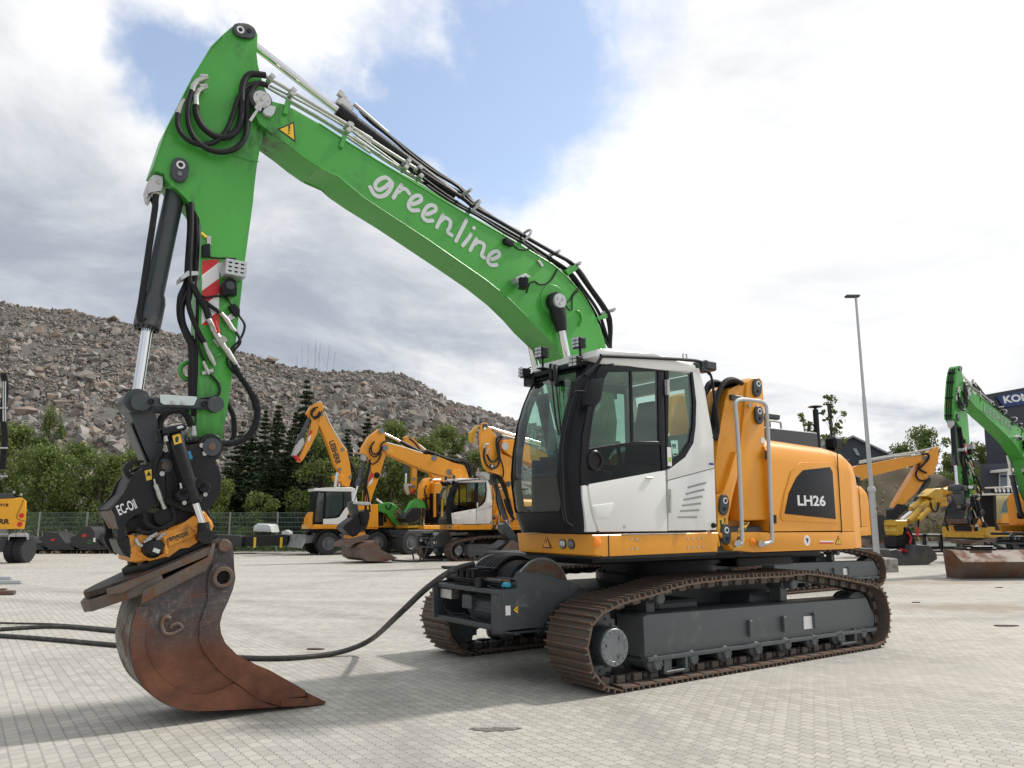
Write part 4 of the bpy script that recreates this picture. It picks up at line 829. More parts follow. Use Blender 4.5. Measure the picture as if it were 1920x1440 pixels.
for yy in ((255, 355), (975, 1020), (1020, 1075), (1078, 1130)):
    p, q = [M.P(592 if 0 else 1080+(593 if yy[0] < 500 else 610)/3.51, 640+t/3.51, CY0) for t in yy]; mb.cyl((p.x, CY0-.02, p.z), (q.x, CY0-.02, q.z), .018 if yy[0] < 500 else .014, n=12)
    if yy[0] < 500: mb.box((p.x-.03, CY0-.012, q.z), (p.x+.04, CY0-.003, p.z), .002)
mb.done('hinge', ZINC, cab)
MB().lathe(M.P(*z16([(900, 1212)])[0], CY0), (0, -1, 0), [(0, .028), (.03, .024), (.04, .01)], 14).done('rubber_buffer', RUBBER, vp)
s_ = plate('price_sticker', S(z16([(625,652),(672,652),(677,755),(640,755)]), CY0), CY0+.006, CY0+.009, mat('pale_green_sticker', (.35, .62, .50), .5), cab, 0)
text('99', M, z16([(634,706)])[0], z16([(658,706)])[0], CY0+.0055, .05, BDECAL, s_)
plate('black_tag', S(z16([(643,738),(670,738),(670,748),(643,748)]), CY0), CY0+.0035, CY0+.0055, BDECAL, s_, 0)
s_ = plate('side_sticker', S(z16([(598,696),(625,698),(630,822),(603,820)]), CY0), CY0-.004, CY0-.001, WDECAL, cab, 0)
plate('colour_field', S(z16([(606,762),(625,762),(626,795),(606,795)]), CY0), CY0-.0055, CY0-.0042, mat('lime_sticker', (.35, .55, .05), .5), s_, 0)
plate('small_label', S(z16([(876,800),(905,802),(905,815),(876,813)]), CY0), CY0-.003, CY0-.0005, mat('navy_sticker', (.03, .03, .16), .5), rp, 0)
# far side, rear wall, floor, roof
x0c, x1c = .05, 1.66
mb = MB(); mb.box((.02, CY1-.04, 1.44), (1.62, CY1, 2.2), .01); mb.box((.02, CY1-.04, 3.05), (1.5, CY1, 3.15)); mb.box((.72, CY1-.04, 2.2), (.8, CY1, 3.05)); mb.box((1.42, CY1-.04, 2.2), (1.55, CY1, 3.05)); mb.done('far_side_wall', PLASTIC, cab)
plate('far_window', [(.0, 2.2), (1.45, 2.2), (1.45, 3.05), (.02, 3.05), (-.05, 2.8)], CY1-.022, CY1-.018, GLASS, cab, 0)
mb = MB(); mb.prism([(1.60, 1.44), (1.66, 1.44), (1.60, 2.5), (1.50, 2.5)], CY0+.05, CY1-.04); mb.prism([(1.42, 3.0), (1.50, 3.0), (1.48, 3.12), (1.40, 3.12)], CY0+.05, CY1-.04); mb.prism([(1.5, 2.5), (1.6, 2.5), (1.48, 3.05), (1.42, 3.05)], CY0+.05, CY0+.13); mb.prism([(1.5, 2.5), (1.6, 2.5), (1.48, 3.05), (1.42, 3.05)], CY1-.12, CY1-.04); mb.done('rear_wall', WHITE, cab)
MB().box((-.12, CY0+.05, 1.44), (1.6, CY1-.04, 1.52)).done('cab_floor', PLASTIC, cab)
roof = MB(); pr = [(.02, 3.16), (.06, 3.235), (.2, 3.27), (.8, 3.285), (1.38, 3.27), (1.49, 3.24), (1.52, 3.17), (1.44, 3.14), (.8, 3.12), (.1, 3.09)]
roof = MB().prism(pr, CY0-.005, CY1+.005, .045, 3).done('roof', WHITE, cab)
MB().box((-.06, CY0+.12, 3.08), (.12, CY1-.02, 3.13), .01).done('sun_hood', PLASTIC, cab)
def worklight(px, py, c, w=.115, stalk=True, yaw=0.0, name='work_lamp', lenso=-1, parent=cab, stand=.1):
    v = M.P(px, py, c); mb = MB(); mb.box((-.045, -w/2, -w/2), (.05, w/2, w/2), .012)
    if stalk: mb.cyl((.02, 0, -w/2), (.02, 0, -w/2-stand), .012); mb.box((-.03, -.05, -w/2-stand-.012), (.07, .05, -w/2-stand), .003)
    for k in range(5): mb.box((.05, -w/2+.01, -w/2+.015+k*.024), (.062, w/2-.01, -w/2+.023+k*.024))
    Mx = Matrix.Translation(v) @ Matrix.Rotation(yaw, 4, 'Z'); mb.b.transform(Mx); o = mb.done(name, PLASTIC, parent)
    lb = MB()
    for i in range(2):
        for k in range(3): lb.box((-.050, -w/2+.015+i*.052, -w/2+.012+k*.037), (-.0455, -w/2+.06+i*.052, -w/2+.042+k*.037), .003)
    lb.b.transform(Mx); lb.done('lens', LENS, o); return o
worklight(1085, 644, .35, yaw=.1); worklight(1015, 662, .85, w=.12, yaw=.1)
worklight(984, 700, 1.12, w=.10, stalk=False, yaw=-.15); worklight(1080, 679, .28, w=.11, stalk=False, yaw=.2)
MB().box((-.06, 1.02, 3.0), (.1, 1.2, 3.12), .01).done('lamp_bracket', PLASTIC, cab)
mb = MB(); P = H([(1322, 686), (1322, 686)], .5); v = M.P(1325, 688, .6); mb.box((v.x-.16, .46, v.z-.07), (v.x+.03, .70, v.z+.05), .02); mb.done('air_intake', DGREY, cab)
mb = MB(); v = M.P(1284, 668, .6); mb.sweep([v+Vector((.035*math.cos(a), 0, .035*math.sin(a))) for a in np.linspace(0, 6.28, 17)[:-1]], .009, 6, closed=True); mb.cyl(v+Vector((0, 0, -.07)), v+Vector((0, 0, -.03)), .012); mb.done('lifting_eye', ZINC, roof)
mb = MB(); v = M.P(1127, 660, .5); mb.sweep([v+Vector((.03*math.cos(a), 0, .03*math.sin(a))) for a in np.linspace(0, 6.28, 17)[:-1]], .008, 6, closed=True); mb.cyl(v+Vector((0, 0, -.07)), v+Vector((0, 0, -.03)), .01); mb.done('lifting_eye', ZINC, roof)
# side hand rail loops and mirrors
mb = MB(); mb.tube(H(z16([(60,225),(130,160),(170,100),(190,97),(500,110),(790,128),(825,155),(822,190)]), CY0-.04), .018, 8, 6); mb.done('roof_rail', PLASTIC, cab)
mb = MB(); mb.tube(H(z16([(822,190),(870,200),(892,240),(905,330),(935,560),(935,600),(905,635)]), CY0-.05), .014, 8, 5); mb.tube(H(z16([(822,175),(850,190),(880,220)]), CY0-.05), .012); mb.tube(H(z16([(905,635),(880,630),(872,560)]), CY0+.1), .012); mb.done('rear_mirror_arm', PLASTIC, cab)
mb = MB(); mb.tube(H(z15([(540,215),(480,260),(455,340),(405,560),(385,700),(390,900),(400,1080),(418,1160),(456,1188)]), CY0+.0), .016, 8, 6); mb.done('front_grab_rail', PLASTIC, cab)
mb = MB(); mb.tube(H(z15([(460,345),(480,322),(530,322),(560,320)]), CY0-.05), .011, 8); mb.done('mirror_arm', PLASTIC, cab)
plate('mirror', S(z15([(565,245),(640,240),(648,255),(625,380),(600,412),(560,418),(530,412),(525,395),(550,270)]), CY0-.12), CY0-.16, CY0-.10, PLASTIC, cab, .015)
# wipers hang in front of the screen
def fx_(px, py, off=.05): return None
mb = MB()
for L in (z15([(322,155),(325,260),(350,500),(372,600)]), z15([(350,160),(355,300),(372,470),(385,590)])):
    P = [M.Q(px, py, -.38+.20*max(0, (2.98-1.44-(py-700)*0))/10) for px, py in L]
    P = [M.Q(px, py, xf(min(3.15, max(1.5, M.Q(px, py, -.2).z)), .7)-.045) for px, py in L]; mb.tube(P, .009, 6)
    mb.sweep([P[0], P[0].lerp(P[1], .9)], [.028, .022], 8)
mb.done('wiper', PLASTIC, cab)
# driver's place
mb = MB(); mb.box((.62, .42, 1.85), (1.12, .90, 1.98), .05, 3); mb.prism([(1.02, 1.95), (1.16, 1.95), (1.32, 2.62), (1.22, 2.66)], .43, .89, .05, 3); mb.prism([(1.22, 2.66), (1.30, 2.64), (1.35, 2.86), (1.27, 2.88)], .52, .80, .03, 2); mb.box((.7, .5, 1.52), (1.05, .82, 1.85), .02); mb.done('driver_seat', SEAT, cab)
mb = MB(); mb.box((.45, .20, 1.75), (1.0, .38, 2.12), .04, 2); mb.box((.45, .94, 1.75), (1.0, 1.1, 2.12), .04, 2); mb.cyl((.52, .30, 2.1), (.48, .30, 2.3), .02); mb.ball((.48, .3, 2.33), .035); mb.cyl((.52, 1.0, 2.1), (.48, 1.0, 2.3), .02); mb.ball((.48, 1.0, 2.33), .035); mb.done('control_console', mat('console_grey', (.07, .075, .08), .6), cab)
mb = MB(); mb.cyl((.15, .68, 1.52), (.30, .68, 2.05), .045); c = Vector((.32, .68, 2.1)); ax = Vector((-.3, 0, 1)).normalized(); e1 = Y3; e2 = ax.cross(e1)
mb.sweep([c+e1*.19*math.cos(a)+e2*.19*math.sin(a) for a in np.linspace(0, 6.283, 33)[:-1]], .014, 8, closed=True)
for a in (0, 2.1, 4.2): mb.cyl(c, c+e1*.19*math.cos(a)+e2*.19*math.sin(a), .012)
mb.done('steering_wheel', PLASTIC, cab)
MB().obox((.12, .95, 2.15), (Vector((.5, .3, .8)).normalized(), Vector((-.5, .86, 0)).normalized(), Vector((-.7, -.4, .6)).normalized()), (.03, .2, .22), .01).done('monitor', PLASTIC, cab)
# ================================================================ boom, stick, cylinders
BN, BF = 1.29, 1.71
Z6 = z6
btop = z1([(1030,765),(1075,700),(1140,672),(1250,700),(1330,742),(1500,850)]) + z5([(0,225),(190,350),(350,450),(470,520),(620,600),(870,762),(1000,832),(1160,925),(1270,990),(1400,1070),(1490,1150),(1570,1240),(1640,1360),(1680,1440)]) + z6([(640,80),(660,200),(690,400),(712,560),(700,720),(650,800),(560,800)])
bbot = z6([(520,700),(470,560),(430,380),(395,230),(368,150),(330,80)]) + z5([(1290,1440),(1230,1370),(1130,1270),(1000,1165),(830,1045),(640,915),(450,785),(260,665),(150,590),(110,540),(0,490)]) + z1([(1500,1175),(1400,1100),(1290,1010),(1140,900),(1060,840)])
boom = plate('boom', S(btop+bbot, BN), BN, BF, GREEN, BIG, .012)
# raised edge of the lower flange and the welded bulkhead
mb = MB(); P = H(z5([(0,497),(110,548),(260,673),(640,922),(1000,1172),(1130,1277),(1230,1377),(1290,1447)]), BN-.006); mb.sweep(P, .008, 6); P = H(z5([(0,232),(190,357),(470,528),(870,768),(1160,932),(1400,1078),(1490,1158),(1570,1248),(1640,1366)]), BN-.004); mb.sweep(P, .007, 6); mb.done('weld_seam', GREEN, boom)
# hand-drawn lettering as rounded strokes
STK = [  # strokes in Z5 window pixels, half width in px
 [(432,585),(400,555),(365,560),(335,585),(332,612),(352,628),(385,615),(415,590),(432,585),(422,620),(395,655),(360,668),(325,655),(300,612)],
 [(487,600),(460,640),(440,675)], [(470,640),(490,622),(515,625),(535,650)],
 [(545,715),(575,708),(605,690),(600,665),(570,665),(542,690),(530,725),(550,750),(590,750)],
 [(632,775),(660,768),(692,750),(688,725),(655,722),(628,748),(615,785),(638,812),(675,812)],
 [(737,780),(718,815),(700,852)], [(722,815),(750,795),(780,815),(778,850),(765,880),(790,900)],
 [(877,812),(850,865),(815,935)],
 [(905,895),(885,925),(855,962)], [(922,857),(924,855)],
 [(938,922),(918,955),(900,990)], [(922,955),(950,940),(982,955),(978,990),(968,1020),(985,1035)],
 [(1025,1045),(1050,1038),(1075,1020),(1068,998),(1040,1000),(1015,1022),(1005,1055),(1025,1078),(1060,1078)]]
def stroke(pts, r, c, m, parent, name='letter'):
    P = catmull([M.P(*p, c) for p in pts], 6); mb = MB(); L = []; Rr = []; n = len(P)
    for i, p in enumerate(P):
        d = (P[min(i+1, n-1)]-P[max(i-1, 0)]).normalized(); q = Vector((-d.z, 0, d.x)); L.append(p+q*r); Rr.append(p-q*r)
    def cap(p, d):
        a0 = math.atan2(d.z, d.x); return [p+Vector((math.cos(a0+math.pi/2-math.pi*k/8), 0, math.sin(a0+math.pi/2-math.pi*k/8)))*r for k in range(1, 8)]
    for i in range(n-1): mb.ext([xz(v) for v in (L[i], L[i+1], Rr[i+1], Rr[i])], (0, 0, 0), X3, Z3, Y3, c-.0035-i*.00003, c-.002+i*.00003)
    for p in P[1:-1:2]: disc(mb, (p.x, p.z), r*.985, c-.0033, c-.0021, 14)
    for p in (P[0], P[-1]): disc(mb, (p.x, p.z), r*.99, c-.0034+(p is P[0])*.0001, c-.0022, 16)
    return mb.done(name, m, parent)
ltr = boom
for s_ in STK: stroke(z5(s_), .0215, BN, GDECAL, ltr)
bpy.context.view_layer.update()
tri_sign(z1([(1325,832),(1198,888),(1336,988)]), BN, boom)
plate('lug', S(z5([(1298,1055),(1312,1048),(1338,1085),(1325,1092)]), BN), BN-.02, BN, ZINC, boom, .002)
# pin bosses on the boom side
def boss(c, r, y0, y1, m, parent, name='pin_boss', ring=None):
    mb = MB(); mb.lathe((c[0], y1, c[1]), (0, -1, 0), [(0, r), (y1-y0-.006, r), (y1-y0, r-.008), (y1-y0, .01)], 32); return mb.done(name, m, parent)
cb = xz(M.P(*z5([(1400, 1290)])[0], BN)); boss(cb, .19, BN-.012, BN+.01, GREEN, boom)
# boom cylinders
cyd = Vector((.156, 0, -.62)).normalized()
for y in (1.20, 1.80):
    c0 = Vector((.41, y, 4.035)); foot = c0+cyd*2.35; mb = MB(); s = -1 if y < YC else 1
    mb.lathe(c0+Vector((0, -.05, 0)), (0, 1, 0), [(0, .06), (0, .105), (.01, .115), (.09, .115), (.10, .105), (.10, .06)], 28); mb.sweep([c0+cyd*.08, c0+cyd*.20, c0+cyd*.34], [.09, .085, .062], 16); o = mb.done('rod_eye', BLACK, BIG)
    cap = MB(); yy = c0.y+s*.055; cap.cyl((c0.x, yy-s*.01, c0.z), (c0.x, yy+s*.03, c0.z), .085, n=28)
    for k in range(3): a = k*2.09+.5; cap.cyl((c0.x+.04*math.cos(a), yy+s*.03, c0.z+.04*math.sin(a)), (c0.x+.04*math.cos(a), yy+s*.042, c0.z+.04*math.sin(a)), .014, n=8)
    cap.done('pin_cap', GALV, o)
    b_ = MB(); b_.sweep([c0+cyd*1.0, c0+cyd*1.12, c0+cyd*1.13, foot], [.085, .085, .075, .075], 24); bo = b_.done('boom_cylinder', DGREY, BIG); MB().cyl(c0+cyd*.25, c0+cyd*1.05, .044, n=20).done('rod', CHROME, bo)
    MB().lathe(foot+Vector((0, -.07, 0)), (0, 1, 0), [(0, .12), (.14, .12)], 24).done('base_eye', BLACK, bo)
# lamp on the boom side
lo_ = worklight(*z5([(1215, 1190)])[0], BN-.12, w=.12, stalk=False, yaw=-.5, parent=boom); MB().box((-.05, 0, 0), (0, .01, .01)).b.free()
plate('lamp_bracket', S(z5([(1155,1160),(1215,1135),(1245,1155),(1230,1165),(1215,1150),(1170,1190)]), BN-.06), BN-.12, BN, GALV, boom, .003)
plate('sensor_box', S(z5([(1105,918),(1120,915),(1160,945),(1150,968),(1103,948)]), BN-.03), BN-.05, BN, PLASTIC, boom, .005)
mb = MB(); mb.tube(H(z5([(1240,1245),(1258,1190),(1290,1175),(1310,1190),(1350,1192),(1385,1170),(1405,1140),(1425,1100)]), BN-.01), .009); mb.tube(H(z5([(1555,1215),(1520,1250),(1500,1290),(1470,1310),(1510,1350),(1515,1270),(1550,1235)]), BN-.01), .007); mb.tube(H(z5([(1160,955),(1190,980),(1240,985),(1270,965)]), BN-.012), .008); mb.done('cable', RUBBER, boom)
mb = MB(); v = M.P(*z5([(1540, 1400)])[0], BN); mb.sweep([v+Vector((.06*math.cos(a), -.02, .09*math.sin(a))) for a in np.linspace(-1.2, 1.9, 9)], .014, 8); mb.done('tie_loop', GREEN, boom)
# stick
SN, SF = 1.36, 1.64
sp_ = z1([(945,92),(985,100),(1030,135),(1052,180),(1050,220),(1045,330),(1055,410),(1075,490),(1100,570),(1130,640),(1135,760),(1110,900),(1075,1010),(1050,1140),(1030,1300)]) + z2([(915,0),(895,150),(860,400),(815,800),(770,1200)]) + z3([(1130,30),(1100,250),(1060,480),(875,465),(885,0)]) + z2([(545,1310),(548,900),(560,400),(568,170),(550,100),(510,30)]) + z1([(500,1390),(440,1335),(400,1310),(365,1262),(352,1222),(262,1190),(360,900),(460,700),(560,500),(640,370),(700,270),(780,190),(860,120)])
stick = plate('stick', S(sp_, SN), SN, SF, GREEN, BIG, .012)
mb = MB(); P = H(z1([(268,1186),(366,898),(466,700),(566,500),(706,272),(786,192)]), SN-.004); mb.sweep(P, .006, 6); P = H(z1([(368,902),(600,985),(860,1085),(1000,1128),(1062,1133)]), SN-.002); mb.sweep(P, .005, 6); mb.done('weld_seam', GREEN, stick)
def pin_retainer(za_, zb_, r, c, parent, m=DGREY, ringat=0, w=z1, dark=None):
    a, b = [xz(M.P(*q, c)) for q in w([za_, zb_])]; mb = MB(); pinplate(mb, a, b, r, c-.035, c); o = mb.done('pin_retainer', m, parent)
    p = a if ringat == 0 else b; q = b if ringat == 0 else a
    MB().lathe((p[0], c-.034, p[1]), (0, -1, 0), [(0, r*.52), (.006, r*.52), (.006, r*.3)], 24).done('pin_ring', WDECAL, o)
    MB().lathe((p[0], c-.036, p[1]), (0, -1, 0), [(0, r*.3), (.008, r*.28)], 16).done('pin', BLACK, o); MB().cyl((q[0], c-.034, q[1]), (q[0], c-.045, q[1]), r*.30, n=16).done('bolt', dark or BLACK, o); return o
pin_retainer((915,158), (982,165), .068, SN, stick); pin_retainer((468,1168), (460,1235), .070, SN, stick, dark=HUB)
# joint between boom and stick: pin disc with sensor arm
cj = xz(M.P(*z1([(1078, 675)])[0], BN-.02)); mb = MB(); disc(mb, cj, .105, BN-.03, BN, 32); j = mb.done('joint_hub', DGREY, boom)
mb = MB(); disc(mb, cj, .082, BN-.055, BN-.032, 32); a = xz(M.P(*z1([(1075, 676)])[0], BN-.05)); b_ = M.P(*z1([(995, 828)])[0], BN-.05); mid = M.P(*z1([(1050, 745)])[0], BN-.05)
mb.obox((Vector((cj[0], BN-.045, cj[1]))+mid)/2, ((mid-Vector((cj[0], BN-.05, cj[1]))).normalized(), Y3, (mid-Vector((cj[0], BN-.05, cj[1]))).normalized().cross(Y3)), (.12, .012, .06), .004); mb.obox((mid+b_)/2, ((mid-b_).normalized(), Y3, (mid-b_).normalized().cross(Y3)), ((mid-b_).length, .014, .026), .003)
for k in range(5): a = k*1.257; mb.cyl((cj[0]+.06*math.cos(a), BN-.056, cj[1]+.06*math.sin(a)), (cj[0]+.06*math.cos(a), BN-.062, cj[1]+.06*math.sin(a)), .007, n=8)
mb.cyl((cj[0], BN-.055, cj[1]), (cj[0], BN-.065, cj[1]), .016, n=12); mb.done('angle_sensor_disc', ZINC, j)
mb = MB(); mb.prism(S(z1([(1100,735),(1150,715),(1185,725),(1175,770),(1150,800),(1110,790),(1085,765)]), BN-.03), BN-.05, BN, .006); mb.done('sensor', GALV, j)
# steel pipes along the top of the boom
mb = MB(); 
pipes = [[(1112,492),(1500,720),(1900,958)], [(1112,570),(1500,790),(1900,1035)], [(1140,560),(1500,748),(1900,990)], [(1300,690),(1600,865),(1900,1068)]]
ends = [[(250,290),(420,402),(585,505)], [(200,305),(350,412),(490,500),(600,565)], [(200,282),(350,390),(520,515),(620,580)], [(200,318),(350,425),(500,520),(640,600)]]
for k, (a, b_) in enumerate(zip(pipes, ends)): mb.tube(H(z1(a)+z5(b_), BN+.03+.045*k), .019 if k == 0 else .013, 10, 4)
pp = mb.done('steel_pipes', ZINC, boom)
mb = MB()
for w_, q in ((z1, (1150, 510)), (z1, (1310, 612)), (z1, (1740, 870)), (z1, (1300, 640)), (z1, (1728, 905)), (z5, (520, 462)), (z5, (505, 500)), (z5, (590, 500)), (z5, (595, 552)), (z5, (165, 245)), (z5, (160, 280))):
    v = M.P(*w_([q])[0], BN+.06); mb.obox(v, (Vector((.8, 0, -.5)).normalized(), Y3, Vector((.5, 0, .8)).normalized()), (.05, .13, .05), .008)
mb.done('pipe_clamp', ZINC, pp)
mb = MB()
for q in (((1265, 665), (1305, 690), (1275, 780), (1240, 770)), ((1690, 930), (1720, 950), (1690, 1035), (1665, 1020))): mb.prism(S(z1(q), BN-.02), BN-.03, BN, .003)
mb.done('pipe_bracket', GREEN, boom)
# stick cylinder on top of the boom
a = M.P(492, 97, YC); b_ = M.P(640, 212, YC); a = a+(a-b_)*.12; mb = MB(); d = (b_-a).normalized(); e_ = M.P(*z5([(800, 665)])[0], YC)
sc_ = MB().sweep([b_-d*.05, b_+d*.14, b_+d*.15, e_], [.085, .085, .073, .073], 28).done('stick_cylinder', BLACK, BIG); MB().cyl(a, b_, .042, n=24).done('rod', CHROME, sc_)
mb = MB(); mb.obox(b_+Vector((.02, 0, .08)), (d, Y3, d.cross(Y3)), (.18, .10, .08), .01)
for k in range(4): mb.obox(b_+d*(.05*k-.08)+Vector((.04, -.04+.03*k, .15)), (d, Y3, d.cross(Y3)), (.06, .05, .07), .006)
mb.cyl(b_+Vector((.12, -.03, .13)), b_+d*.45+Vector((.1, -.03, .11)), .022); mb.done('valve_block', ZINC, sc_)
mb = MB(); P = H(z5([(220,130),(270,170),(300,215),(420,310),(560,430),(700,530),(830,610),(900,690),(1000,770),(1100,830),(1200,880)]), YC-.02); mb.tube(P, .018, 8, 4); P = H(z5([(240,150),(285,200),(400,290),(560,415),(700,520),(850,620),(930,710),(1050,800),(1200,890)]), YC+.06); mb.tube(P, .02, 8, 4); mb.done('cylinder_hose', RUBBER, sc_)
# hose runs over the back of the boom
runs = [([(585,505),(700,580),(860,680),(930,735),(1080,820),(1225,905),(1400,1005),(1520,1075),(1600,1180),(1720,1350),(1745,1440)], .031, BN+.03), ([(600,545),(720,635),(840,715),(920,760),(1080,850),(1210,925),(1380,1035),(1500,1120),(1570,1210),(1660,1340),(1700,1440)], .026, BN+.08),
        ([(620,580),(740,650),(850,720),(930,768),(1080,862),(1200,930),(1340,1030),(1470,1110),(1560,1225),(1640,1350),(1680,1440)], .026, BN+.14), ([(1230,905),(1400,1000),(1500,1060),(1560,1110),(1640,1230),(1700,1330),(1745,1440)], .022, BN+.2), ([(640,600),(740,668),(850,735),(940,780),(1100,880),(1240,960),(1330,1030),(1450,1120),(1540,1220),(1620,1350),(1650,1440)], .02, BN+.02),
        ([(590,520),(760,600),(870,660),(960,735),(1100,830),(1220,895),(1390,1000),(1500,1070),(1590,1190),(1700,1350),(1730,1440)], .02, BN+.26)]
mb = MB()
for L, r, c in runs: mb.tube(H(z5(L)+z6([(668,120),(690,260),(700,420)]), c), r*.78, 10, 5)
hs = mb.done('boom_hoses', RUBBER, boom)
mb = MB()
for q, an in (((920, 730), .6), ((1225, 908), .55)):
    v = M.P(*z5([q])[0], BN+.06); t = Vector((math.cos(an), 0, -math.sin(an))); n_ = Vector((t.z*-1, 0, t.x)); mb.sweep([v+(Y3*.12*math.cos(a)+n_*.10*math.sin(a)) for a in np.linspace(0, 6.283, 25)[:-1]], .016, 6, closed=True)
for q in ((880, 635), (1530, 1070), (1735, 1345), (1405, 1000)):
    v = M.P(*z5([q])[0], BN+.1)-Vector((.02, 0, .03)); mb.obox(v, (Vector((.75, 0, -.6)).normalized(), Y3, Vector((.6, 0, .75)).normalized()), (.03, .26, .055), .008)
mb.done('hose_clamp', GALV, hs)
mb = MB()
for q in (((1470, 1110), (1530, 1075), (1550, 1100), (1490, 1140)), ((1660, 1390), (1720, 1370), (1725, 1395), (1670, 1410))): mb.prism(S(z5(q), BN), BN-.01, BN+.3, .004)
mb.done('hose_bracket', GREEN, boom)
# hose loops on the stick head
loops = [([(560,600),(535,690),(530,800),(550,900),(610,990),(700,1045),(800,1060),(900,1025),(960,940),(975,800),(975,680),(1010,590),(1060,545),(1130,560)], .033),
         ([(590,710),(595,780),(640,870),(720,935),(800,950),(870,920),(920,850),(935,720),(935,600),(960,510),(1010,475),(1110,485)], .040),
         ([(455,770),(450,840),(480,920),(560,985),(640,1005),(740,980),(810,910),(860,800),(910,650),(970,570),(1050,545),(1110,560)], .030)]
mb = MB()
for L, r in loops: mb.tube(H(z1(L), SN-.08), r*.76, 10, 6)
hl = mb.done('stick_head_hoses', RUBBER, stick)
mb = MB()
mb.sweep(H(z1([(562,605),(575,560),(600,525),(650,505)]), SN-.08), [.024, .024, .02, .024], 12); v = M.P(*z1([(650, 505)])[0], SN-.08); mb.cyl(v, v+Vector((.01, .09, .01)), .026, n=6); mb.cyl(v+Vector((-.03, 0, -.0)), v+Vector((.03, 0, .02)), .025, n=6)
mb.sweep(H(z1([(590,715),(588,640),(610,600),(645,578)]), SN-.08), [.028, .026, .022, .024], 12); v = M.P(*z1([(645, 575)])[0], SN-.08); mb.cyl(v, v+Vector((.01, .09, .01)), .026, n=6); mb.cyl(v+Vector((-.03, 0, -.01)), v+Vector((.03, 0, .02)), .027, n=6)
mb.sweep(H(z1([(458,775),(470,735),(485,700),(505,672)]), SN-.05), [.025, .024, .02, .02], 12); mb.done('hose_fitting', ZINC, hl)
# bucket cylinder with its rod, head block
a, b_ = M.P(335, 330, YC), M.P(275, 615, YC); d = (b_-a).normalized(); L = (b_-a).length
bc = MB().sweep([a-d*.1, a+d*.02, a+d*L*.78, a+d*L*.80, a+d*L*.84, a+d*L*.99, a+d*L], [.078, .082, .082, .096, .108, .108, .09], 32).done('bucket_cylinder', DGREY, BIG)
c = M.P(257, 740, YC); MB().cyl(b_-d*.1, c, .043, n=28).done('rod', CHROME, bc)
mb = MB()
for k in range(12): an = k*.5236; e1 = d.cross(Y3).normalized(); q = a+d*L+(e1*math.cos(an)+Y3*math.sin(an))*.086; mb.cyl(q-d*.02, q+d*.022, .014, n=6)
mb.done('bolt', BLACK, bc)
mb = MB(); mb.prism(S(z1([(240,1265),(275,1225),(350,1240),(335,1330),(330,1370),(270,1350),(225,1400),(215,1340)]), 1.42), 1.40, 1.56, .012); mb.prism(S(z1([(215,1340),(255,1350),(250,1400),(245,1440),(222,1425)]), 1.44), 1.44, 1.54, .01); mb.cyl(M.P(*z1([(310, 1280)])[0], 1.40), M.P(*z1([(310, 1280)])[0], 1.385), .02, n=10); mb.done('valve_block', ZINC, bc)
mb = MB(); mb.tube(H(z1([(290,1380),(285,1440)])+z2([(255,30),(238,150),(200,400),(165,640),(150,740),(160,790),(200,790)]), 1.42), .026, 10); mb.tube(H(z1([(240,1400),(270,1440)])+z2([(250,60),(215,250),(180,500),(152,700),(165,760)]), 1.5), .018, 8); mb.done('cylinder_hose', RUBBER, bc)
# hoses down the front of the stick
mb = MB()
fr = [([(480,0),(495,150),(480,400),(470,540),(430,640),(425,760),(450,850),(500,960)], .04, 1.44), ([(510,0),(520,200),(510,450),(500,560),(440,680),(440,800),(480,900),(520,1000),(520,1440)], .034, 1.40), ([(530,60),(540,250),(530,460),(520,560),(545,650),(540,900),(535,1200),(520,1440)], .026, 1.38),
      ([(500,0),(500,160),(490,400),(490,600),(480,680),(500,760),(550,880),(590,950)], .03, 1.35), ([(500,540),(540,620),(590,700),(620,780)], .038, 1.33), ([(510,560),(560,640),(620,690),(690,740)], .022, 1.33),
      ([(550,620),(600,640),(680,630),(730,640),(780,700)], .012, 1.34), ([(535,900),(560,1000),(590,1070)], .014, 1.34), ([(490,900),(505,1050),(500,1200),(505,1330)], .04, 1.44), ([(515,1000),(510,1200),(515,1400)], .035, 1.5)]
for L, r, c in fr: mb.tube(H(z2(L), c), r*.78, 8, 5)
mb.tube(H(z2([(600,1130),(680,1220),(690,1280),(660,1310),(560,1325)]), 1.34), .010, 6)
mb.tube(H(z2([(820,760),(860,830),(830,920),(760,1000),(740,1080),(790,1150),(830,1170)]), 1.33), .011, 6); mb.tube(H(z2([(800,870),(830,940),(780,1010),(770,1080),(820,1150)]), 1.33), .013, 6)
mb.tube(H(z2([(620,370),(680,375),(730,375),(800,380)]), 1.35), .008, 6)
mb.done('stick_hoses', RUBBER, stick)
mb = MB(); mb.box((-3.52, 1.30, 3.86), (-3.30, 1.60, 3.93), .005); v = M.P(*z2([(510, 480)])[0], 1.36); mb.box((v.x-.17, 1.32, v.z-.04), (v.x+.1, 1.40, v.z+.04), .005); mb.b.clear(); mb.prism(S(z2([(425,500),(475,460),(545,465),(545,492),(480,492),(430,528)]), 1.34), 1.33, 1.5, .004); mb.done('hose_clamp', GALV, stick)
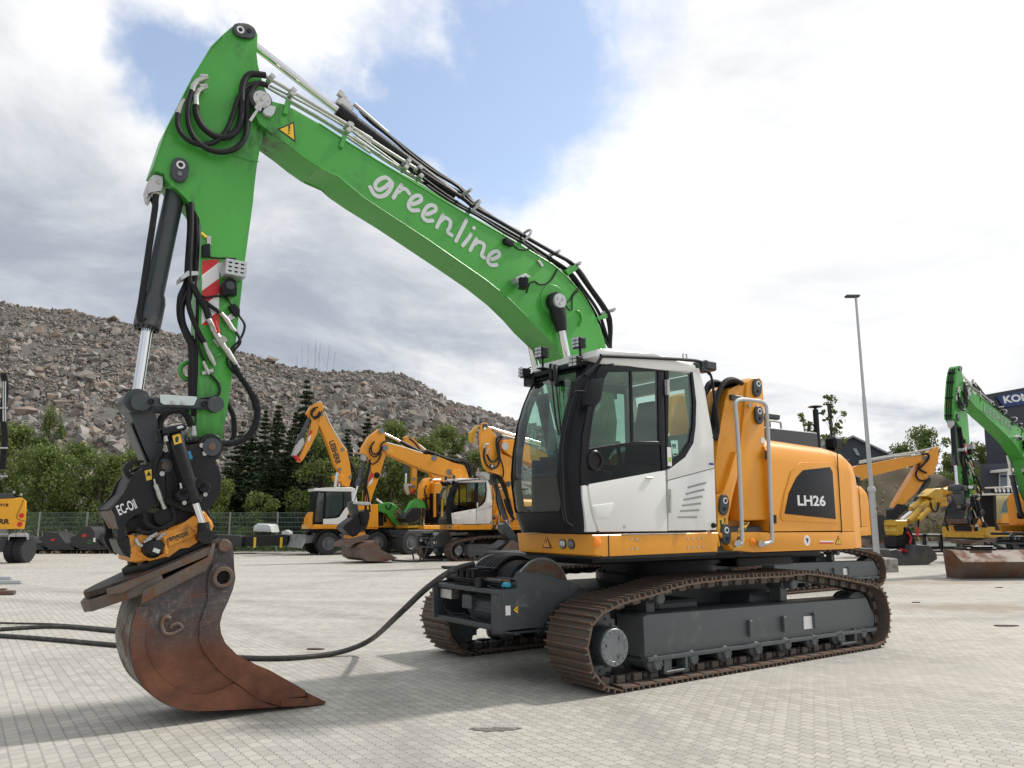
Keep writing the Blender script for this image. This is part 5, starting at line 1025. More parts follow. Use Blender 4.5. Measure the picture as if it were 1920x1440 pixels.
# quick couplings and fittings
mb = MB()
def fitting(w_, P, rs, c): mb.sweep(H(w_(P), c), [q*.72 for q in rs], 14)
fitting(z2, [(615,785),(640,835),(641,836),(655,870)], [.034,.034,.042,.04], 1.33); fitting(z2, [(655,870),(690,925),(720,975),(745,1010)], [.036,.046,.036,.032], 1.32); fitting(z2, [(735,990),(765,1040),(800,1090),(820,1120)], [.04,.038,.026,.02], 1.32)
fitting(z2, [(700,745),(730,780),(731,781),(775,850),(800,870)], [.024,.028,.036,.03,.018], 1.33); fitting(z2, [(590,945),(610,1000),(611,1001),(640,1060),(660,1100)], [.026,.026,.034,.032,.022], 1.33); fitting(z2, [(580,1070),(605,1130),(620,1160)], [.016,.024,.014], 1.33)
mb.prism(S(z2([(642,925),(700,890),(745,935),(680,975)]), 1.345), 1.34, 1.355, .003); mb.prism(S(z2([(735,765),(775,745),(795,780),(760,800)]), 1.35), 1.34, 1.355, .003); mb.prism(S(z2([(568,1140),(645,1118),(652,1142),(575,1166)]), 1.345), 1.335, 1.358, .003); mb.prism(S(z2([(600,225),(632,225),(630,290),(605,290)]), 1.355), 1.345, 1.358, .002)
mb.cyl(M.P(*z2([(712, 922)])[0], 1.33), M.P(*z2([(712, 922)])[0], 1.26), .03, n=16); mb.done('hydraulic_couplings', ZINC, stick)
MB().sweep(H(z2([(660,800),(685,880)]), 1.27), .014, 8).done('valve_lever', RED, stick)
MB().sweep(H(z2([(565,205),(600,235)]), 1.34), .013, 8).done('yellow_connector', YDECAL, stick)
# box, alarm, connector boxes, hazard strip
hb = plate('control_unit', S(z2([(575,285),(625,275),(628,365),(572,368)]), 1.33), 1.32, 1.36, PLASTIC, stick, .005); plate('side_connector', S(z2([(748,700),(790,682),(825,720),(825,760),(785,765)]), 1.33), 1.31, 1.36, PLASTIC, stick, .008)
lc = plate('lamp_cage', S(z2([(700,400),(740,375),(858,390),(862,480),(820,500),(740,490),(702,455)]), 1.27), 1.34, 1.36, GALV, stick, .003)
v0, v1 = M.P(*z2([(745, 385)])[0], 1.20), M.P(*z2([(862, 492)])[0], 1.20); lb = MB(); x0, x1, zt, zb_ = v0.x, v1.x, v0.z, v1.z
for i in range(4): xx = x0+(x1-x0)*i/3; lb.box((xx-.012, 1.20, zb_), (xx+.012, 1.212, zt), .002)
for k in range(4): zc = zb_+(zt-zb_)*(k/3 if k < 3 else 1); lb.box((x0-.012, 1.199, zc-.012), (x1+.012, 1.211, zc+.012), .002)
lb.box((x0-.012, 1.213, zb_-.012), (x1+.012, 1.36, zb_+.0), .002); lb.box((x0-.012, 1.213, zt), (x1+.012, 1.36, zt+.012), .002); lb.box((x0-.014, 1.213, zb_), (x0-.004, 1.36, zt), .002); lb.box((x1+.004, 1.213, zb_), (x1+.014, 1.36, zt), .002); lb.done('cage', GALV, lc)
MB().box((x0+.01, 1.23, zb_+.01), (x1-.01, 1.35, zt-.01), .01).done('lamp', PLASTIC, lc)
al = plate('camera_housing', S(z2([(700,630),(698,560),(720,525),(760,515),(790,530),(802,575),(800,630)]), 1.30), 1.25, 1.36, PLASTIC, stick, .02); v = M.P(*z2([(762, 560)])[0], 1.25); MB().lathe(v, (0, -1, 0), [(0, .04), (.012, .036), (.016, .01)], 20).done('lens', DGREY, al)
hz = plate('hazard_strip', S(z2([(571,392),(686,385),(686,828),(568,828)]), SN), SN-.003, SN-.0008, WDECAL, stick, 0)
for q in ([(571,392),(630,386),(686,386),(686,402),(571,490)], [(571,595),(686,512),(686,612),(600,680),(568,650)], [(568,822),(600,795),(686,732),(686,828),(568,828)]): plate('red_bar', S(z2(q), SN), SN-.0042, SN-.0031, RED, hz, 0)
mb = MB(); v = M.P(*z2([(485, 1135)])[0], YC); mb.sweep([v+Vector((.075*math.cos(a), 0, .075*math.sin(a))) for a in np.linspace(.9, 5.4, 16)], .022, 8); mb.prism(S(z2([(640,1040),(695,1010),(697,1035),(645,1050)]), SN), SN-.02, SN, .002); mb.done('hose_eye', GREEN, stick)
# spiral wrapped hose loop and small hose behind the stick
mb = MB(); P = catmull(H(z2([(790,1100),(830,1170),(880,1240),(920,1320),(940,1400)])+z3([(1290,160),(1318,250),(1300,370),(1250,450),(1160,500),(1050,505),(950,490),(860,485),(790,490),(720,500)]), 1.26), 7)
rad = [.028+.004*(i % 3 == 0) for i in range(len(P))]; mb.sweep(P, rad, 12); mb.done('wrapped_hose', PLASTIC, stick)
mb = MB(); mb.tube(H(z3([(1100,220),(1140,300),(1150,380),(1145,450),(1120,500)]), 1.68), .024, 10); mb.tube(H(z3([(835,380),(800,300),(740,268),(680,275),(630,310),(605,370),(640,420)]), 1.46), .024, 10); mb.tube(H(z3([(850,390),(820,310),(760,275),(700,280),(650,310),(620,370),(640,440)]), 1.36), .018, 10); mb.done('tool_hose', RUBBER, stick)
mb = MB(); mb.sweep(H(z3([(855,380),(855,450)]), 1.36), [.022, .032], 10); mb.done('hose_end', ZINC, stick)
# ================================================================ linkage and tool
lk = MB(); a, b_ = [xz(M.P(*q, 1.28)) for q in z3([(478, 205), (1010, 225)])]
for y0, y1 in ((1.27, 1.33), (1.67, 1.73)):
    for p in (a, b_): disc(lk, p, .075 if p is a else .068, y0-.02, y1, 28)
    ax = Vector((b_[0]-a[0], 0, b_[1]-a[1])); lk.obox(((a[0]+b_[0])/2, (y0+y1)/2, (a[1]+b_[1])/2), (ax.normalized(), Y3, ax.normalized().cross(Y3)), (ax.length-.1, y1-y0, .085), .01)
gl_ = lk.done('guide_lever', DGREY, BIG)
for q in ((550, 205), (938, 220)): v = M.P(*z3([q])[0], 1.25); MB().lathe((v.x, 1.27, v.z), (0, -1, 0), [(0, .026), (.03, .026), (.03, .018), (.02, .015)], 16).done('lock_bolt', BLACK, gl_)
MB().prism(S(z3([(612,160),(620,152),(875,168),(880,180),(860,228),(845,232),(640,225),(618,210)]), 1.24), 1.235, 1.245, .002).done('cover_plate', ALU, gl_)
for q in ((709, 209), (780, 213)): v = M.P(*z3([q])[0], 1.235); MB().lathe((v.x, 1.235, v.z), (0, -1, 0), [(0, .02), (.008, .02), (.01, .012)], 12).done('bolt', ZINC, gl_)
bl = MB(); bl.prism(S(z3([(400,150),(440,135),(500,140),(560,220),(590,330),(650,500),(620,600),(575,660),(540,650),(470,480),(400,300),(360,230),(355,190)]), 1.40), 1.38, 1.62, .025, 2); disc(bl, xz(M.P(*z3([(440, 205)])[0], 1.4)), .10, 1.335, 1.66, 32)
blo = bl.done('bucket_link', DGREY, BIG); MB().ext([(0, 0), (1, 0), (1, 1), (0, 1)], (0, 0, 0), X3, Z3, Y3, 0, .001).b.free()
pA, pB = M.P(*z3([(408, 360)])[0], 1.38), M.P(*z3([(535, 650)])[0], 1.38); ax = (pB-pA).normalized(); MB().obox((pA+pB)/2+Vector((-.012, .12, 0)), (ax, Y3, ax.cross(Y3)), ((pB-pA).length, .235, .012), .003).done('lit_front_face', UGREY, blo)  # paler sheet over the link's front: its lighter lit face put into the colour
CN, CFar = 1.22, 1.88
cp = MB(); cp.prism(S(z3([(600,640),(660,590),(760,530),(850,508),(900,505),(920,452),(960,432),(1010,434),(1050,460),(1070,510),(1072,545),(1040,610),(990,638),(1040,670),(1060,740),(1055,800),(1035,880),(1015,930),(975,960),(930,1010),(860,1010),(700,965),(640,930),(600,820)]), CN), CN, CN+.05, .008)
cp.prism(S(z3([(600,640),(660,590),(760,530),(900,505),(960,432),(1050,460),(1072,545),(990,638),(1060,740),(1035,880),(930,1010),(700,965),(600,820)]), CN), CFar-.05, CFar, .008); cpo = cp.done('coupler_upper', BLACK, BIG)
cp = MB(); lf_ = S(z3([(258,972),(375,855),(380,800),(410,752),(455,700),(520,668),(600,620),(650,640),(665,900),(600,965),(500,985),(420,1020),(375,1055),(352,1110),(365,1180),(415,1295),(400,1330),(350,1300),(310,1230),(300,1190),(330,1120),(290,1030)]), CN-.01)
cp.prism(lf_, CN-.015, CN+.03, .008); cp.prism(lf_, CFar-.04, CFar+.0, .008); q = S(z3([(262,975),(380,858),(415,760),(455,705),(470,725),(430,780),(400,870),(290,985)]), CN); cp.prism(q, CN+.12, CFar-.04, .006)
lfo = cp.done('coupler_frame', BLACK, BIG); q = S(z3([(268,990),(282,980),(352,1100),(335,1120)]), CN); MB().prism(q, CN+.03, CFar-.04, .004).done('worn_edge', RUSTY, lfo)
mb = MB(); mb.prism(S(z3([(520,1010),(560,990),(720,1010),(900,970),(960,960),(990,1010),(1000,1060),(960,1070),(900,1010),(700,1095),(580,1130),(380,1160),(360,1080),(420,1040)]), CN+.1), CN+.1, CFar-.1, .02); mb.prism(S(z3([(360,1180),(400,1160),(430,1290),(410,1330),(350,1300),(310,1200)]), CN+.0), CN-.02, CFar-.2, .02); mb.cyl(M.P(*z3([(640, 1030)])[0], CN+.02), M.P(*z3([(640, 1030)])[0], CFar-.1), .07, n=24); mb.done('rotor_body', BLACK, BIG)
mb = MB()
for L, r in (([(500,1000),(520,1080),(600,1120),(690,1090),(720,1030),(700,960)], .02), ([(440,1120),(520,1150),(620,1120),(700,1070)], .018), ([(600,700),(580,800),(600,900),(650,960)], .015), ([(640,560),(600,620),(575,700),(580,770)], .014)): mb.tube(H(z3(L), CN-.03), r, 8)
mb.done('rotator_hoses', RUBBER, cpo)
mb = MB(); mb.prism(S(z3([(390,632),(430,620),(500,628),(500,640),(440,640),(410,650),(385,680),(388,720),(410,735),(440,722),(500,668),(500,690),(440,748),(400,765),(365,740),(350,700),(360,660)]), CN+.1), CN+.1, CN+.2, .01); mb.done('lifting_hook', BLACK, lfo)
text('EC-Oil', M, z3([(322,1022)])[0], z3([(452,968)])[0], CN-.0155, .075, WDECAL, lfo, bold=.02)
ys = plate('warning_label', S(z3([(503,702),(552,690),(556,762),(518,774)]), CN-.015), CN-.019, CN-.0155, YDECAL, lfo, 0); MB().prism(S(z3([(516,740),(534,700),(550,735)]), CN-.02), CN-.0205, CN-.0192).done('mark', BDECAL, ys)
bm = MB(); c0 = M.P(*z3([(822, 590)])[0], CN-.001); bm.prism(S(z3([(795,560),(835,562),(838,580),(848,600),(845,620),(812,618),(808,600),(826,590),(800,580)]), CN-.001), CN-.005, CN-.001); bm.done('blue_emblem', BLUE, cpo)
mb = MB(); c = xz(M.P(*z3([(985, 530)])[0], CN)); disc(mb, c, .075, CN-.02, CN, 28); mb.done('pin_cover', DGREY, cpo); MB().lathe((c[0], CN-.02, c[1]), (0, -1, 0), [(0, .03), (.006, .028)], 20).done('pin_head', RUSTY, cpo); c = xz(M.P(*z3([(650, 665)])[0], CN)); MB().lathe((c[0], CN-.001, c[1]), (0, -1, 0), [(0, .055), (.012, .055), (.012, .035)], 20).done('pin_cover', DGREY, cpo); MB().lathe((c[0], CN-.01, c[1]), (0, -1, 0), [(0, .03), (.006, .03)], 20).done('pin_head', RUSTY, cpo)
for q in ((913, 520), (933, 577), (627, 723)): v = M.P(*z3([q])[0], CN); MB().lathe((v.x, CN-.001, v.z), (0, -1, 0), [(0, .02), (.015, .02)], 8).done('bolt', ZINC, cpo)
# tilt cylinders
def tiltcyl(c, dx=0):
    a, b_, e_ = [M.P(q[0]+dx, q[1], c) for q in z3([(722, 425), (840, 850), (925, 1110)])]; d = (b_-a).normalized()
    o = MB().sweep([a, a+d*.02, b_-d*.10, b_-d*.095, b_+d*.08, b_+d*.1], [.045, .052, .052, .066, .066, .05], 28).done('tilt_cylinder', BLACK, BIG); r = MB().cyl(b_, e_-(e_-b_).normalized()*.03, .028, n=24).done('rod', CHROME, o)
    e = MB(); e.lathe(e_+Vector((.01, -.08, -.07)), (0, 1, 0), [(0, .058), (.12, .058)], 24); e.sweep([e_-Vector((0, 0, -.04)), e_+Vector((.01, 0, -.06))], [.045, .055], 16); e.done('rod_eye', BLACK, o); return o, a, b_
o_, a, b_ = tiltcyl(1.10)
plate('cat_sticker', S(z3([(702,450),(755,434),(772,498),(717,516)]), 1.10-.055), 1.040, 1.044, YDECAL, o_, 0); MB().prism(S(z3([(722,470),(735,452),(750,460),(745,495),(728,498)]), 1.04), 1.037, 1.0395).done('mark', BDECAL, o_)
mb = MB(); mb.prism(S(z3([(630,400),(640,392),(790,362),(805,375),(800,405),(760,412),(665,445),(635,440)]), 1.06), 1.02, 1.22, .012); mb.prism(S(z3([(585,410),(620,398),(640,440),(640,500),(600,490)]), 1.1), 1.08, 1.2, .02); mb.prism(S(z3([(660,450),(700,440),(800,800),(770,830),(740,700)]), 1.12), 1.16, 1.215, .01); mb.done('cylinder_cover', BLACK, o_)
MB().prism(S(z3([(735,385),(765,376),(784,382),(780,390),(750,400),(736,397)]), 1.02), 1.012, 1.02).done('steel_plate', ALU, o_)
mb = MB(); 
for q in ((765, 880, .055), (765, 855, .04), (920, 825, .05), (890, 800, .045)): v = M.P(q[0]/3.84+140, q[1]/3.84+700, 1.12); mb.lathe(v+Vector((0, -.08, 0)), (0, 1, 0), [(0, q[2]*.8), (.02, q[2]), (.12, q[2])], 18)
mb.done('clamp_knobs', PLASTIC, o_)
for q in ((787, 932), (937, 873)): v = M.P(*z3([q])[0], 1.03); MB().lathe(v, (0, -1, 0), [(0, .016), (.02, .016), (.02, .01), (.012, .006)], 12).done('bolt', ZINC, o_)
mb = MB(); fitting2 = lambda P, rs, c: mb.sweep(H(z3(P), c), [q*.62 for q in rs], 12); fitting2([(572,760),(580,800),(581,801),(602,850),(603,851),(618,900),(630,930),(650,975)], [.012,.015,.032,.03,.036,.034,.022,.03], CN-.06); fitting2([(655,450),(660,490)], [.02, .03], 1.05); fitting2([(760,790),(768,830)], [.01, .015], 1.05); mb.done('quick_coupling', ZINC, cpo)
# yellow rotator housing
yb = MB(); pr_ = S(z3([(385,1165),(432,1162),(470,1185),(560,1172),(640,1150),(700,1110),(860,1050),(905,1000),(925,985),(950,1010),(990,1062),(1005,1098),(985,1150),(960,1190),(820,1232),(760,1262),(660,1305),(640,1330),(540,1345),(440,1365),(405,1357),(398,1290)]), CN-.02)
yb.prism(pr_, CN-.02, CFar-.1, .025, 3); ybo = yb.done('rotator_housing', TOOLY, BIG)
MB().prism(S(z3([(665,1180),(850,1105),(870,1155),(850,1180),(685,1250),(672,1240)]), CN-.03), CN-.035, CN-.02, .008).done('name_panel', TOOLY, ybo)
text('engcon', M, z3([(680,1208)])[0], z3([(818,1166)])[0], CN-.0355, .045, BDECAL, ybo, bold=.02)
mb = MB(); mb.prism(S(z3([(872,1125),(900,1115),(925,1180),(915,1195),(885,1190)]), CN-.1), CN-.12, CN-.02, .01); mb.sweep(H(z3([(640,1180),(655,1300)]), CN-.02), .022, 8); mb.sweep(H(z3([(450,1290),(540,1335),(640,1310),(665,1270)]), CN-.02), .02, 8); mb.done('housing_rib', TOOLY, ybo)
v = M.P(*z3([(560, 1255)])[0], CN-.02); mt = MB().lathe((v.x, CN+.02, v.z), (0, -1, 0), [(0, .085), (.06, .082), (.09, .074), (.11, .06), (.13, .055), (.14, .02)], 28).done('swivel_motor', BLACK, ybo); MB().obox((v.x+.01, CN-.125, v.z-.02), (Vector((.9, 0, -.35)).normalized(), Y3, Vector((.35, 0, .9)).normalized()), (.05, .006, .03)).done('label_tag', ALU, mt)
mb = MB()
for k in range(6): q = M.P(*z3([(500+k*20, 1215-(k % 3)*18)])[0], CN-.06); mb.cyl(q, q+Vector((.05, -.03, .03)), .012, n=8)
mb.tube(H(z3([(440,1190),(460,1230),(500,1240),(520,1210)]), CN-.04), .014); mb.done('motor_fittings', ZINC, mt)
# quick hitch plates (tilted) on top of the bucket
Oq = M.P(*z4([(60, 500)])[0], 1.5); Eq = M.P(*z4([(960, 130)])[0], 1.5); U = (Eq-Oq).normalized(); N_ = U.cross(Y3)*-1; N_ = N_ if N_.z > 0 else -N_; Lq = (Eq-Oq).length
def hitch(pts, t0, t1, m=RUSTY, name='hitch_plate', bev=.008): return MB().ext(pts, Oq, U, Y3, N_, t0, t1, bev, 2).done(name, m, BIG)
hp = [(.02, -.10), (.10, -.18), (.35, -.30), (.5, -.33), (Lq, -.33), (Lq, .33), (.5, .33), (.35, .30), (.10, .18), (.02, .10), (0, 0)]
slot = MB()
hq = hitch(hp, -.05, .0, mat('worn_dark_steel', (.045, .040, .038), .5, metal=.5, var=.25, scale=7, dirt=(.13, .07, .04), dirt_amt=.35, dirt_scale=6, bump=.4))
hitch([(.42, -.26), (Lq+.02, -.26), (Lq+.02, .26), (.42, .26), (.30, 0)], .0, .055, BLACK, 'rotor_plate')
hitch([(.0, -.14), (.30, -.34), (.5, -.36), (.5, -.30), (.34, -.26), (.14, -.10), (.14, .10), (.34, .26), (.5, .30), (.5, .36), (.3, .34), (0, .14), (-.04, 0)], -.15, -.06, RUSTY, 'hook_plate')
MB().prism(S(z4([(300,460),(870,215),(975,160),(985,185),(965,235),(880,265),(500,420),(340,510),(240,520),(235,480)]), 1.18), 1.14, 1.24, .01).done('side_rail', RUSTY, BIG)
for i, q in enumerate(((.42, -.2), (.62, -.1), (.40, .12))): v = Oq+U*q[0]+Y3*q[1]+N_*.05; MB().lathe(v, N_, [(0, .028), (.03, .028), (.03, .018)], 8).done('bolt', RUSTY, hq)
# bucket
KN, KF = 1.17, 1.84
BK = bpy.data.objects.new('bucket', None); COL.objects.link(BK); BK.parent = BIG
prof = z4([(985,130),(1040,112),(1100,118),(1135,150),(1145,220),(1150,330),(1160,400),(1140,480),(1100,580),(1060,650),(1040,730),(1050,800),(1080,870),(1160,950),(1250,1000),(1400,1060),(1660,1205),(1672,1240),(1690,1318),(1320,1335),(1000,1352),(870,1355),(760,1345),(650,1300),(560,1240),(490,1170),(440,1080),(412,980),(400,870),(410,760),(430,680),(452,608),(490,575),(500,480),(900,290),(955,200)])
for y0 in (KN, KF-.035): plate('side_plate', S(prof, KN), y0, y0+.035, BUCKET, BK, .006)
back = S(z4([(480,560),(440,640),(418,700),(400,800),(392,870),(398,930),(410,1000),(440,1090),(490,1180),(560,1250),(650,1310),(760,1352),(870,1360),(1000,1356),(1320,1340),(1680,1322)]), KN)
mb = MB(); n = len(back)
bb_ = [Vector((x, 0, z)) for x, z in back]; bb_ = catmull(bb_, 4); inn = []
cen = Vector((-3.35, 0, .55))
for i, p in enumerate(bb_):
    d = (bb_[min(i+1, len(bb_)-1)]-bb_[max(i-1, 0)]).normalized(); q = Vector((-d.z, 0, d.x)); q = q if q.dot(cen-p) > 0 else -q; inn.append(p+q*.03)
ring = [(p.x, p.z) for p in bb_]+[(p.x, p.z) for p in reversed(inn)]
mb.prism(ring, KN+.036, KF-.036); mb.done('shell', mat('bucket_shell', (.16, .15, .14), .5, metal=.4, var=.2, scale=5, dirt=(.12, .05, .025), dirt_amt=.35, dirt_scale=4, bump=.3), BK)
mb = MB(); mb.prism(S(z4([(480,560),(500,480),(900,290),(960,200),(985,130),(1010,135),(985,215),(930,320),(520,520),(500,580)]), KN), KN+.036, KF-.036); mb.cyl(M.P(*z4([(1075, 165)])[0], KN), M.P(*z4([(1075, 165)])[0], KF), .05, n=24); mb.done('top_plate', BUCKET, BK)
plate('ear_gusset', S(z4([(490,480),(960,250),(985,140),(1010,160),(990,260),(950,340),(640,500),(480,590)]), KN-.02), KN-.035, KN-.002, RUSTY, BK, .006)
cutter = z4([(1000,300),(1060,290),(1130,320),(1158,400),(1138,480),(1098,580),(1058,650),(1038,730),(1048,800),(1078,872),(1158,952),(1248,1002),(1398,1062),(1655,1205),(1668,1250),(1500,1265),(1490,1322),(1330,1280),(1150,1145),(1080,1095),(1010,1030),(930,930),(898,850),(900,720),(930,640),(965,560),(955,480),(962,380)])
plate('side_cutter', S(cutter, KN-.02), KN-.022, KN-.001, BUCKET, BK, .004)
arc = z4([(452,612),(430,682),(410,762),(400,872),(412,982),(440,1082),(490,1172),(560,1242),(650,1302),(760,1347),(870,1357),(1000,1354),(1320,1337),(1480,1328),(1330,1285),(1150,1150),(1060,1205),(960,1238),(850,1242),(740,1205),(640,1140),(560,1050),(512,950),(498,860),(510,760),(520,680),(540,600)])
plate('wear_strip', S(arc, KN-.01), KN-.014, KN-.001, BUCKET, BK, .004)
v = xz(M.P(*z4([(1063, 392)])[0], KN-.02)); r_ = MB(); r_.lathe((v[0], KN-.02, v[1]), (0, -1, 0), [(0, .085), (.03, .085), (.04, .078), (.04, .054), (-.02, .054)], 36); r_.done('tube_eye', RUSTY, BK)
MB().cyl((v[0], KN-.024, v[1]), (v[0], KN-.0225, v[1]), .053, n=28).done('hollow_shade_disc', mat('hollow_shade', (.006, .005, .005), .9), BK); v = xz(M.P(*z4([(1075, 165)])[0], KN)); MB().lathe((v[0], KN, v[1]), (0, -1, 0), [(0, .052), (.02, .052), (.028, .045), (.028, .01)], 24).done('pin_head', RUSTY, BK)  # near-black disc closes the eye: shade inside the hole painted as colour
mb = MB(); q = H(z4([(690,690),(660,680),(632,705),(628,750),(650,795),(700,800),(760,770),(772,750),(745,725),(700,740),(690,760)]), KN-.012); mb.tube(q, .016, 8); mb.done('cast_emblem', RUSTY, BK)
mb = MB(); mb.prism(S(z4([(1480,1270),(1672,1262),(1690,1300),(1688,1322),(1490,1330)]), KN-.03), KN-.03, KF+.03, .006); e_ = [M.P(*q, KN-.02) for q in z4([(1670, 1222), (1812, 1290), (1800, 1308), (1680, 1322)])]; mb.prism([xz(p) for p in e_], KN-.02, KF+.02, .004); mb.done('cutting_edge', BUCKET, BK)
# ================================================================ cab riser linkage, hoses, handrail
RN = .16
rb = plate('riser_arm', S(z7([(362,130),(392,102),(450,100),(468,125),(474,250),(482,560),(508,1062),(330,1066),(318,900),(318,560),(348,300)]), RN), RN, RN+.18, ORANGE, BIG, .02, seg=3)
ra = plate('riser_arm', S(z7([(240,172),(325,148),(365,120),(352,330),(318,540),(262,680),(200,905),(165,880),(148,700),(170,500),(214,262)]), RN+.03), RN+.03, RN+.8, ORANGE, BIG, .02, seg=3)
rc = plate('riser_link', S(z7([(285,600),(310,640),(290,800),(255,900),(222,1060),(232,1100),(215,1215),(175,1235),(158,1120),(160,890),(200,880),(225,800)]), RN-.02), RN-.03, RN+.1, ORANGE, BIG, .012)
MB().box((1.72, .2, 1.2), (2.62, 1.2, 1.5), .02).box((1.9, .38, 1.5), (2.3, 1.1, 2.3), .02).done('riser_foot', DGREY, BIG)
MB().box((2.0, RN+.2, 1.45), (2.64, 2.4, 2.3), .03).done('front_bulkhead', ORANGE, BIG)
for a, b_, c in (((422,145),(419,195),RN), ((430,330),(434,378),RN), ((198,932),(193,988),RN-.03), ((207,1130),(211,1188),RN-.03)): pin_retainer(a, b_, .068, c, rb if c == RN else rc, w=z7)
plate('small_sticker', S(z7([(455,505),(482,510),(482,545),(455,540)]), RN), RN-.003, RN-.0005, WDECAL, rb, 0)
hz = plate('hazard_patch', S(z7([(170,1050),(215,1045),(212,1105),(190,1110),(175,1180),(195,1215),(170,1245),(160,1120)]), RN-.03), RN-.034, RN-.0305, YDECAL, rc, 0); MB().prism(S(z7([(175,1065),(188,1060),(190,1105),(184,1115)]), RN-.03), RN-.036, RN-.0342).prism(S(z7([(203,1050),(214,1048),(212,1090)]), RN-.03), RN-.036, RN-.0342).prism(S(z7([(166,1160),(172,1155),(190,1225),(180,1235)]), RN-.03), RN-.036, RN-.0342).done('black_bar', BDECAL, hz)
hz = plate('hazard_patch', S(z7([(335,1080),(378,1078),(340,1140),(345,1190),(330,1240),(262,1272),(300,1200),(305,1120)]), UB-.002), UB-.006, UB-.0025, YDECAL, sk, 0)
mb = MB()
for q in ([(330,1085),(370,1080),(362,1092),(325,1100)], [(312,1125),(352,1112),(340,1140),(305,1150)], [(300,1175),(340,1160),(342,1180),(295,1200)], [(290,1215),(335,1205),(325,1235),(280,1245)]): mb.prism(S(z7(q), UB-.004), UB-.008, UB-.0062)
mb.done('black_bar', BDECAL, hz)
mb = MB(); mb.tube(H(z7([(300,1225),(318,1218),(328,1190),(318,900),(300,500),(283,300),(290,262),(325,248),(400,254),(455,262),(485,285),(495,330),(510,600),(520,900),(530,1180),(515,1210),(490,1222),(460,1222)]), UB-.10), .022, 10, 5)
mb.cyl(M.P(*z7([(300, 1222)])[0], UB-.13), M.P(*z7([(300, 1222)])[0], UB+.02), .035, n=12); mb.cyl(M.P(*z7([(462, 1222)])[0], UB-.13), M.P(*z7([(462, 1222)])[0], UB+.02), .035, n=12); mb.cyl(M.P(*z7([(384, 288)])[0], UB-.1), M.P(*z7([(384, 288)])[0], RN), .02, n=12); mb.done('handrail', GALV, BIG)
mb = MB(); rr = random.Random(3)
for k in range(8):
    o = k*9; mb.tube([M.P(*q, .15+.045*k) for q in z7([(330-o*.4,140+o*.3),(265-o*.5,112+o),(205-o*.5,135+o),(160-o*.3,230+o),(150-o*.3,330),(165-o,430),(150-o*.6,520)])], .028, 8, 6)
for k in range(4): mb.tube([M.P(*q, .2+.07*k) for q in z7([(200,150),(150-8*k,128+10*k),(100,145+12*k),(78,230),(90,330),(110,430)])], .026, 8, 6)
mb.done('riser_hoses', RUBBER, BIG)
mb = MB(); v = M.P(*z7([(185, 255)])[0], .4); mb.obox(v, (X3, Y3, Z3), (.22, .5, .06), .01); mb.done('hose_clamp', DGREY, BIG)
# black box under the cab riser / rear of deck is dark machinery
MB().box((2.9, .8, 1.0), (4.0, 2.3, 1.12), .02).done('belly_plate', BLACK, BIG)
# ---------------------------------------------------------------- trailing power cable
CB = mat('power_cable_sheath', (.035, .033, .032), .55, var=.3, scale=15, dirt=(.12, .11, .1), dirt_amt=.25, dirt_scale=9)
gp_ = lambda px, py, z=.028: Vector(ground(px, py, z))
def m2w(v): a = MF.mat() @ Vector(v); return a
P = [m2w((-.55, 1.40, 1.12)), m2w((-.80, 1.42, 1.06)), m2w(M.Q(800, 1103, -1.05)), m2w(M.Q(750, 1150, -1.35)), Vector(ground(700, 1196, .22)), Vector(ground(660, 1216, .08)), gp_(610, 1228), gp_(540, 1234), gp_(470, 1234), gp_(400, 1229), gp_(320, 1218), gp_(220, 1210), gp_(110, 1200), gp_(0, 1192), gp_(-160, 1185)]
mb = MB(); mb.tube(P, .030, 10, 7); tag(mb.done('power_cable', CB), 'thick black power cable curving from the winch down to the ground and behind the bucket', 'cable')
P = [gp_(390, 1200), gp_(320, 1193), gp_(222, 1184), gp_(110, 1175), gp_(0, 1180), gp_(-150, 1190)]; mb = MB(); mb.tube(P, .030, 10, 7); P = [gp_(222, 1179), gp_(110, 1171), gp_(0, 1169), gp_(-150, 1165)]; tag(mb.done('loose_cable', CB), 'thick black cable strand lying on the pavers left of the bucket, upper of the two', 'cable')
mb = MB(); mb.tube([gp_(330, 1189), gp_(222, 1180), gp_(110, 1171), gp_(0, 1168), gp_(-150, 1162)], .016, 8, 7); tag(mb.done('thin_cable', CB), 'thin cable touching the far edge of the upper thick cable left of the bucket', 'cable')
# ---------------------------------------------------------------- every hose, pipe, clamp and seam a mesh of its own
SPLIT = {'hydraulic_couplings': 'hydraulic_coupling', 'tool_hose': 0, 'door_seam': 0, 'pipe_clamp': 0, 'pipe_bracket': 0, 'hose_clamp': 0, 'hose_bracket': 0, 'boom_hoses': 'boom_hose', 'stick_hoses': 'stick_hose', 'stick_head_hoses': 'stick_head_hose',
         'steel_pipes': 'steel_pipe', 'boom_pipes': 'boom_pipe', 'riser_hoses': 'riser_hose', 'rotator_hoses': 'rotator_hose', 'hoses': 'hose', 'black_bar': 0, 'vent_slot': 0, 'hinge': 0, 'weld_seam': 0, 'cable': 0, 'cylinder_hose': 0, 'wiper': 0, 'roof_lamps': 'roof_lamp',
         'lamp_glass': 0, 'clamp_knobs': 'clamp_knob', 'winch_hose': 0, 'hose_fitting': 0, 'hose_end': 0, 'lug': 0, 'pin_boss': 0, 'pin_ring': 0, 'silver_rail': 0, 'body_seam': 0, 'bolt': 0, 'motor_fittings': 'motor_fitting', 'mudguard': 0, 'small_pin': 0, 'rod': 0, 'tool_hoses': 'tool_hose', 'latch': 0, 'wound_cable': 0, 'hose_eye': 0, 'quick_coupling': 0, 'housing_rib': 0}
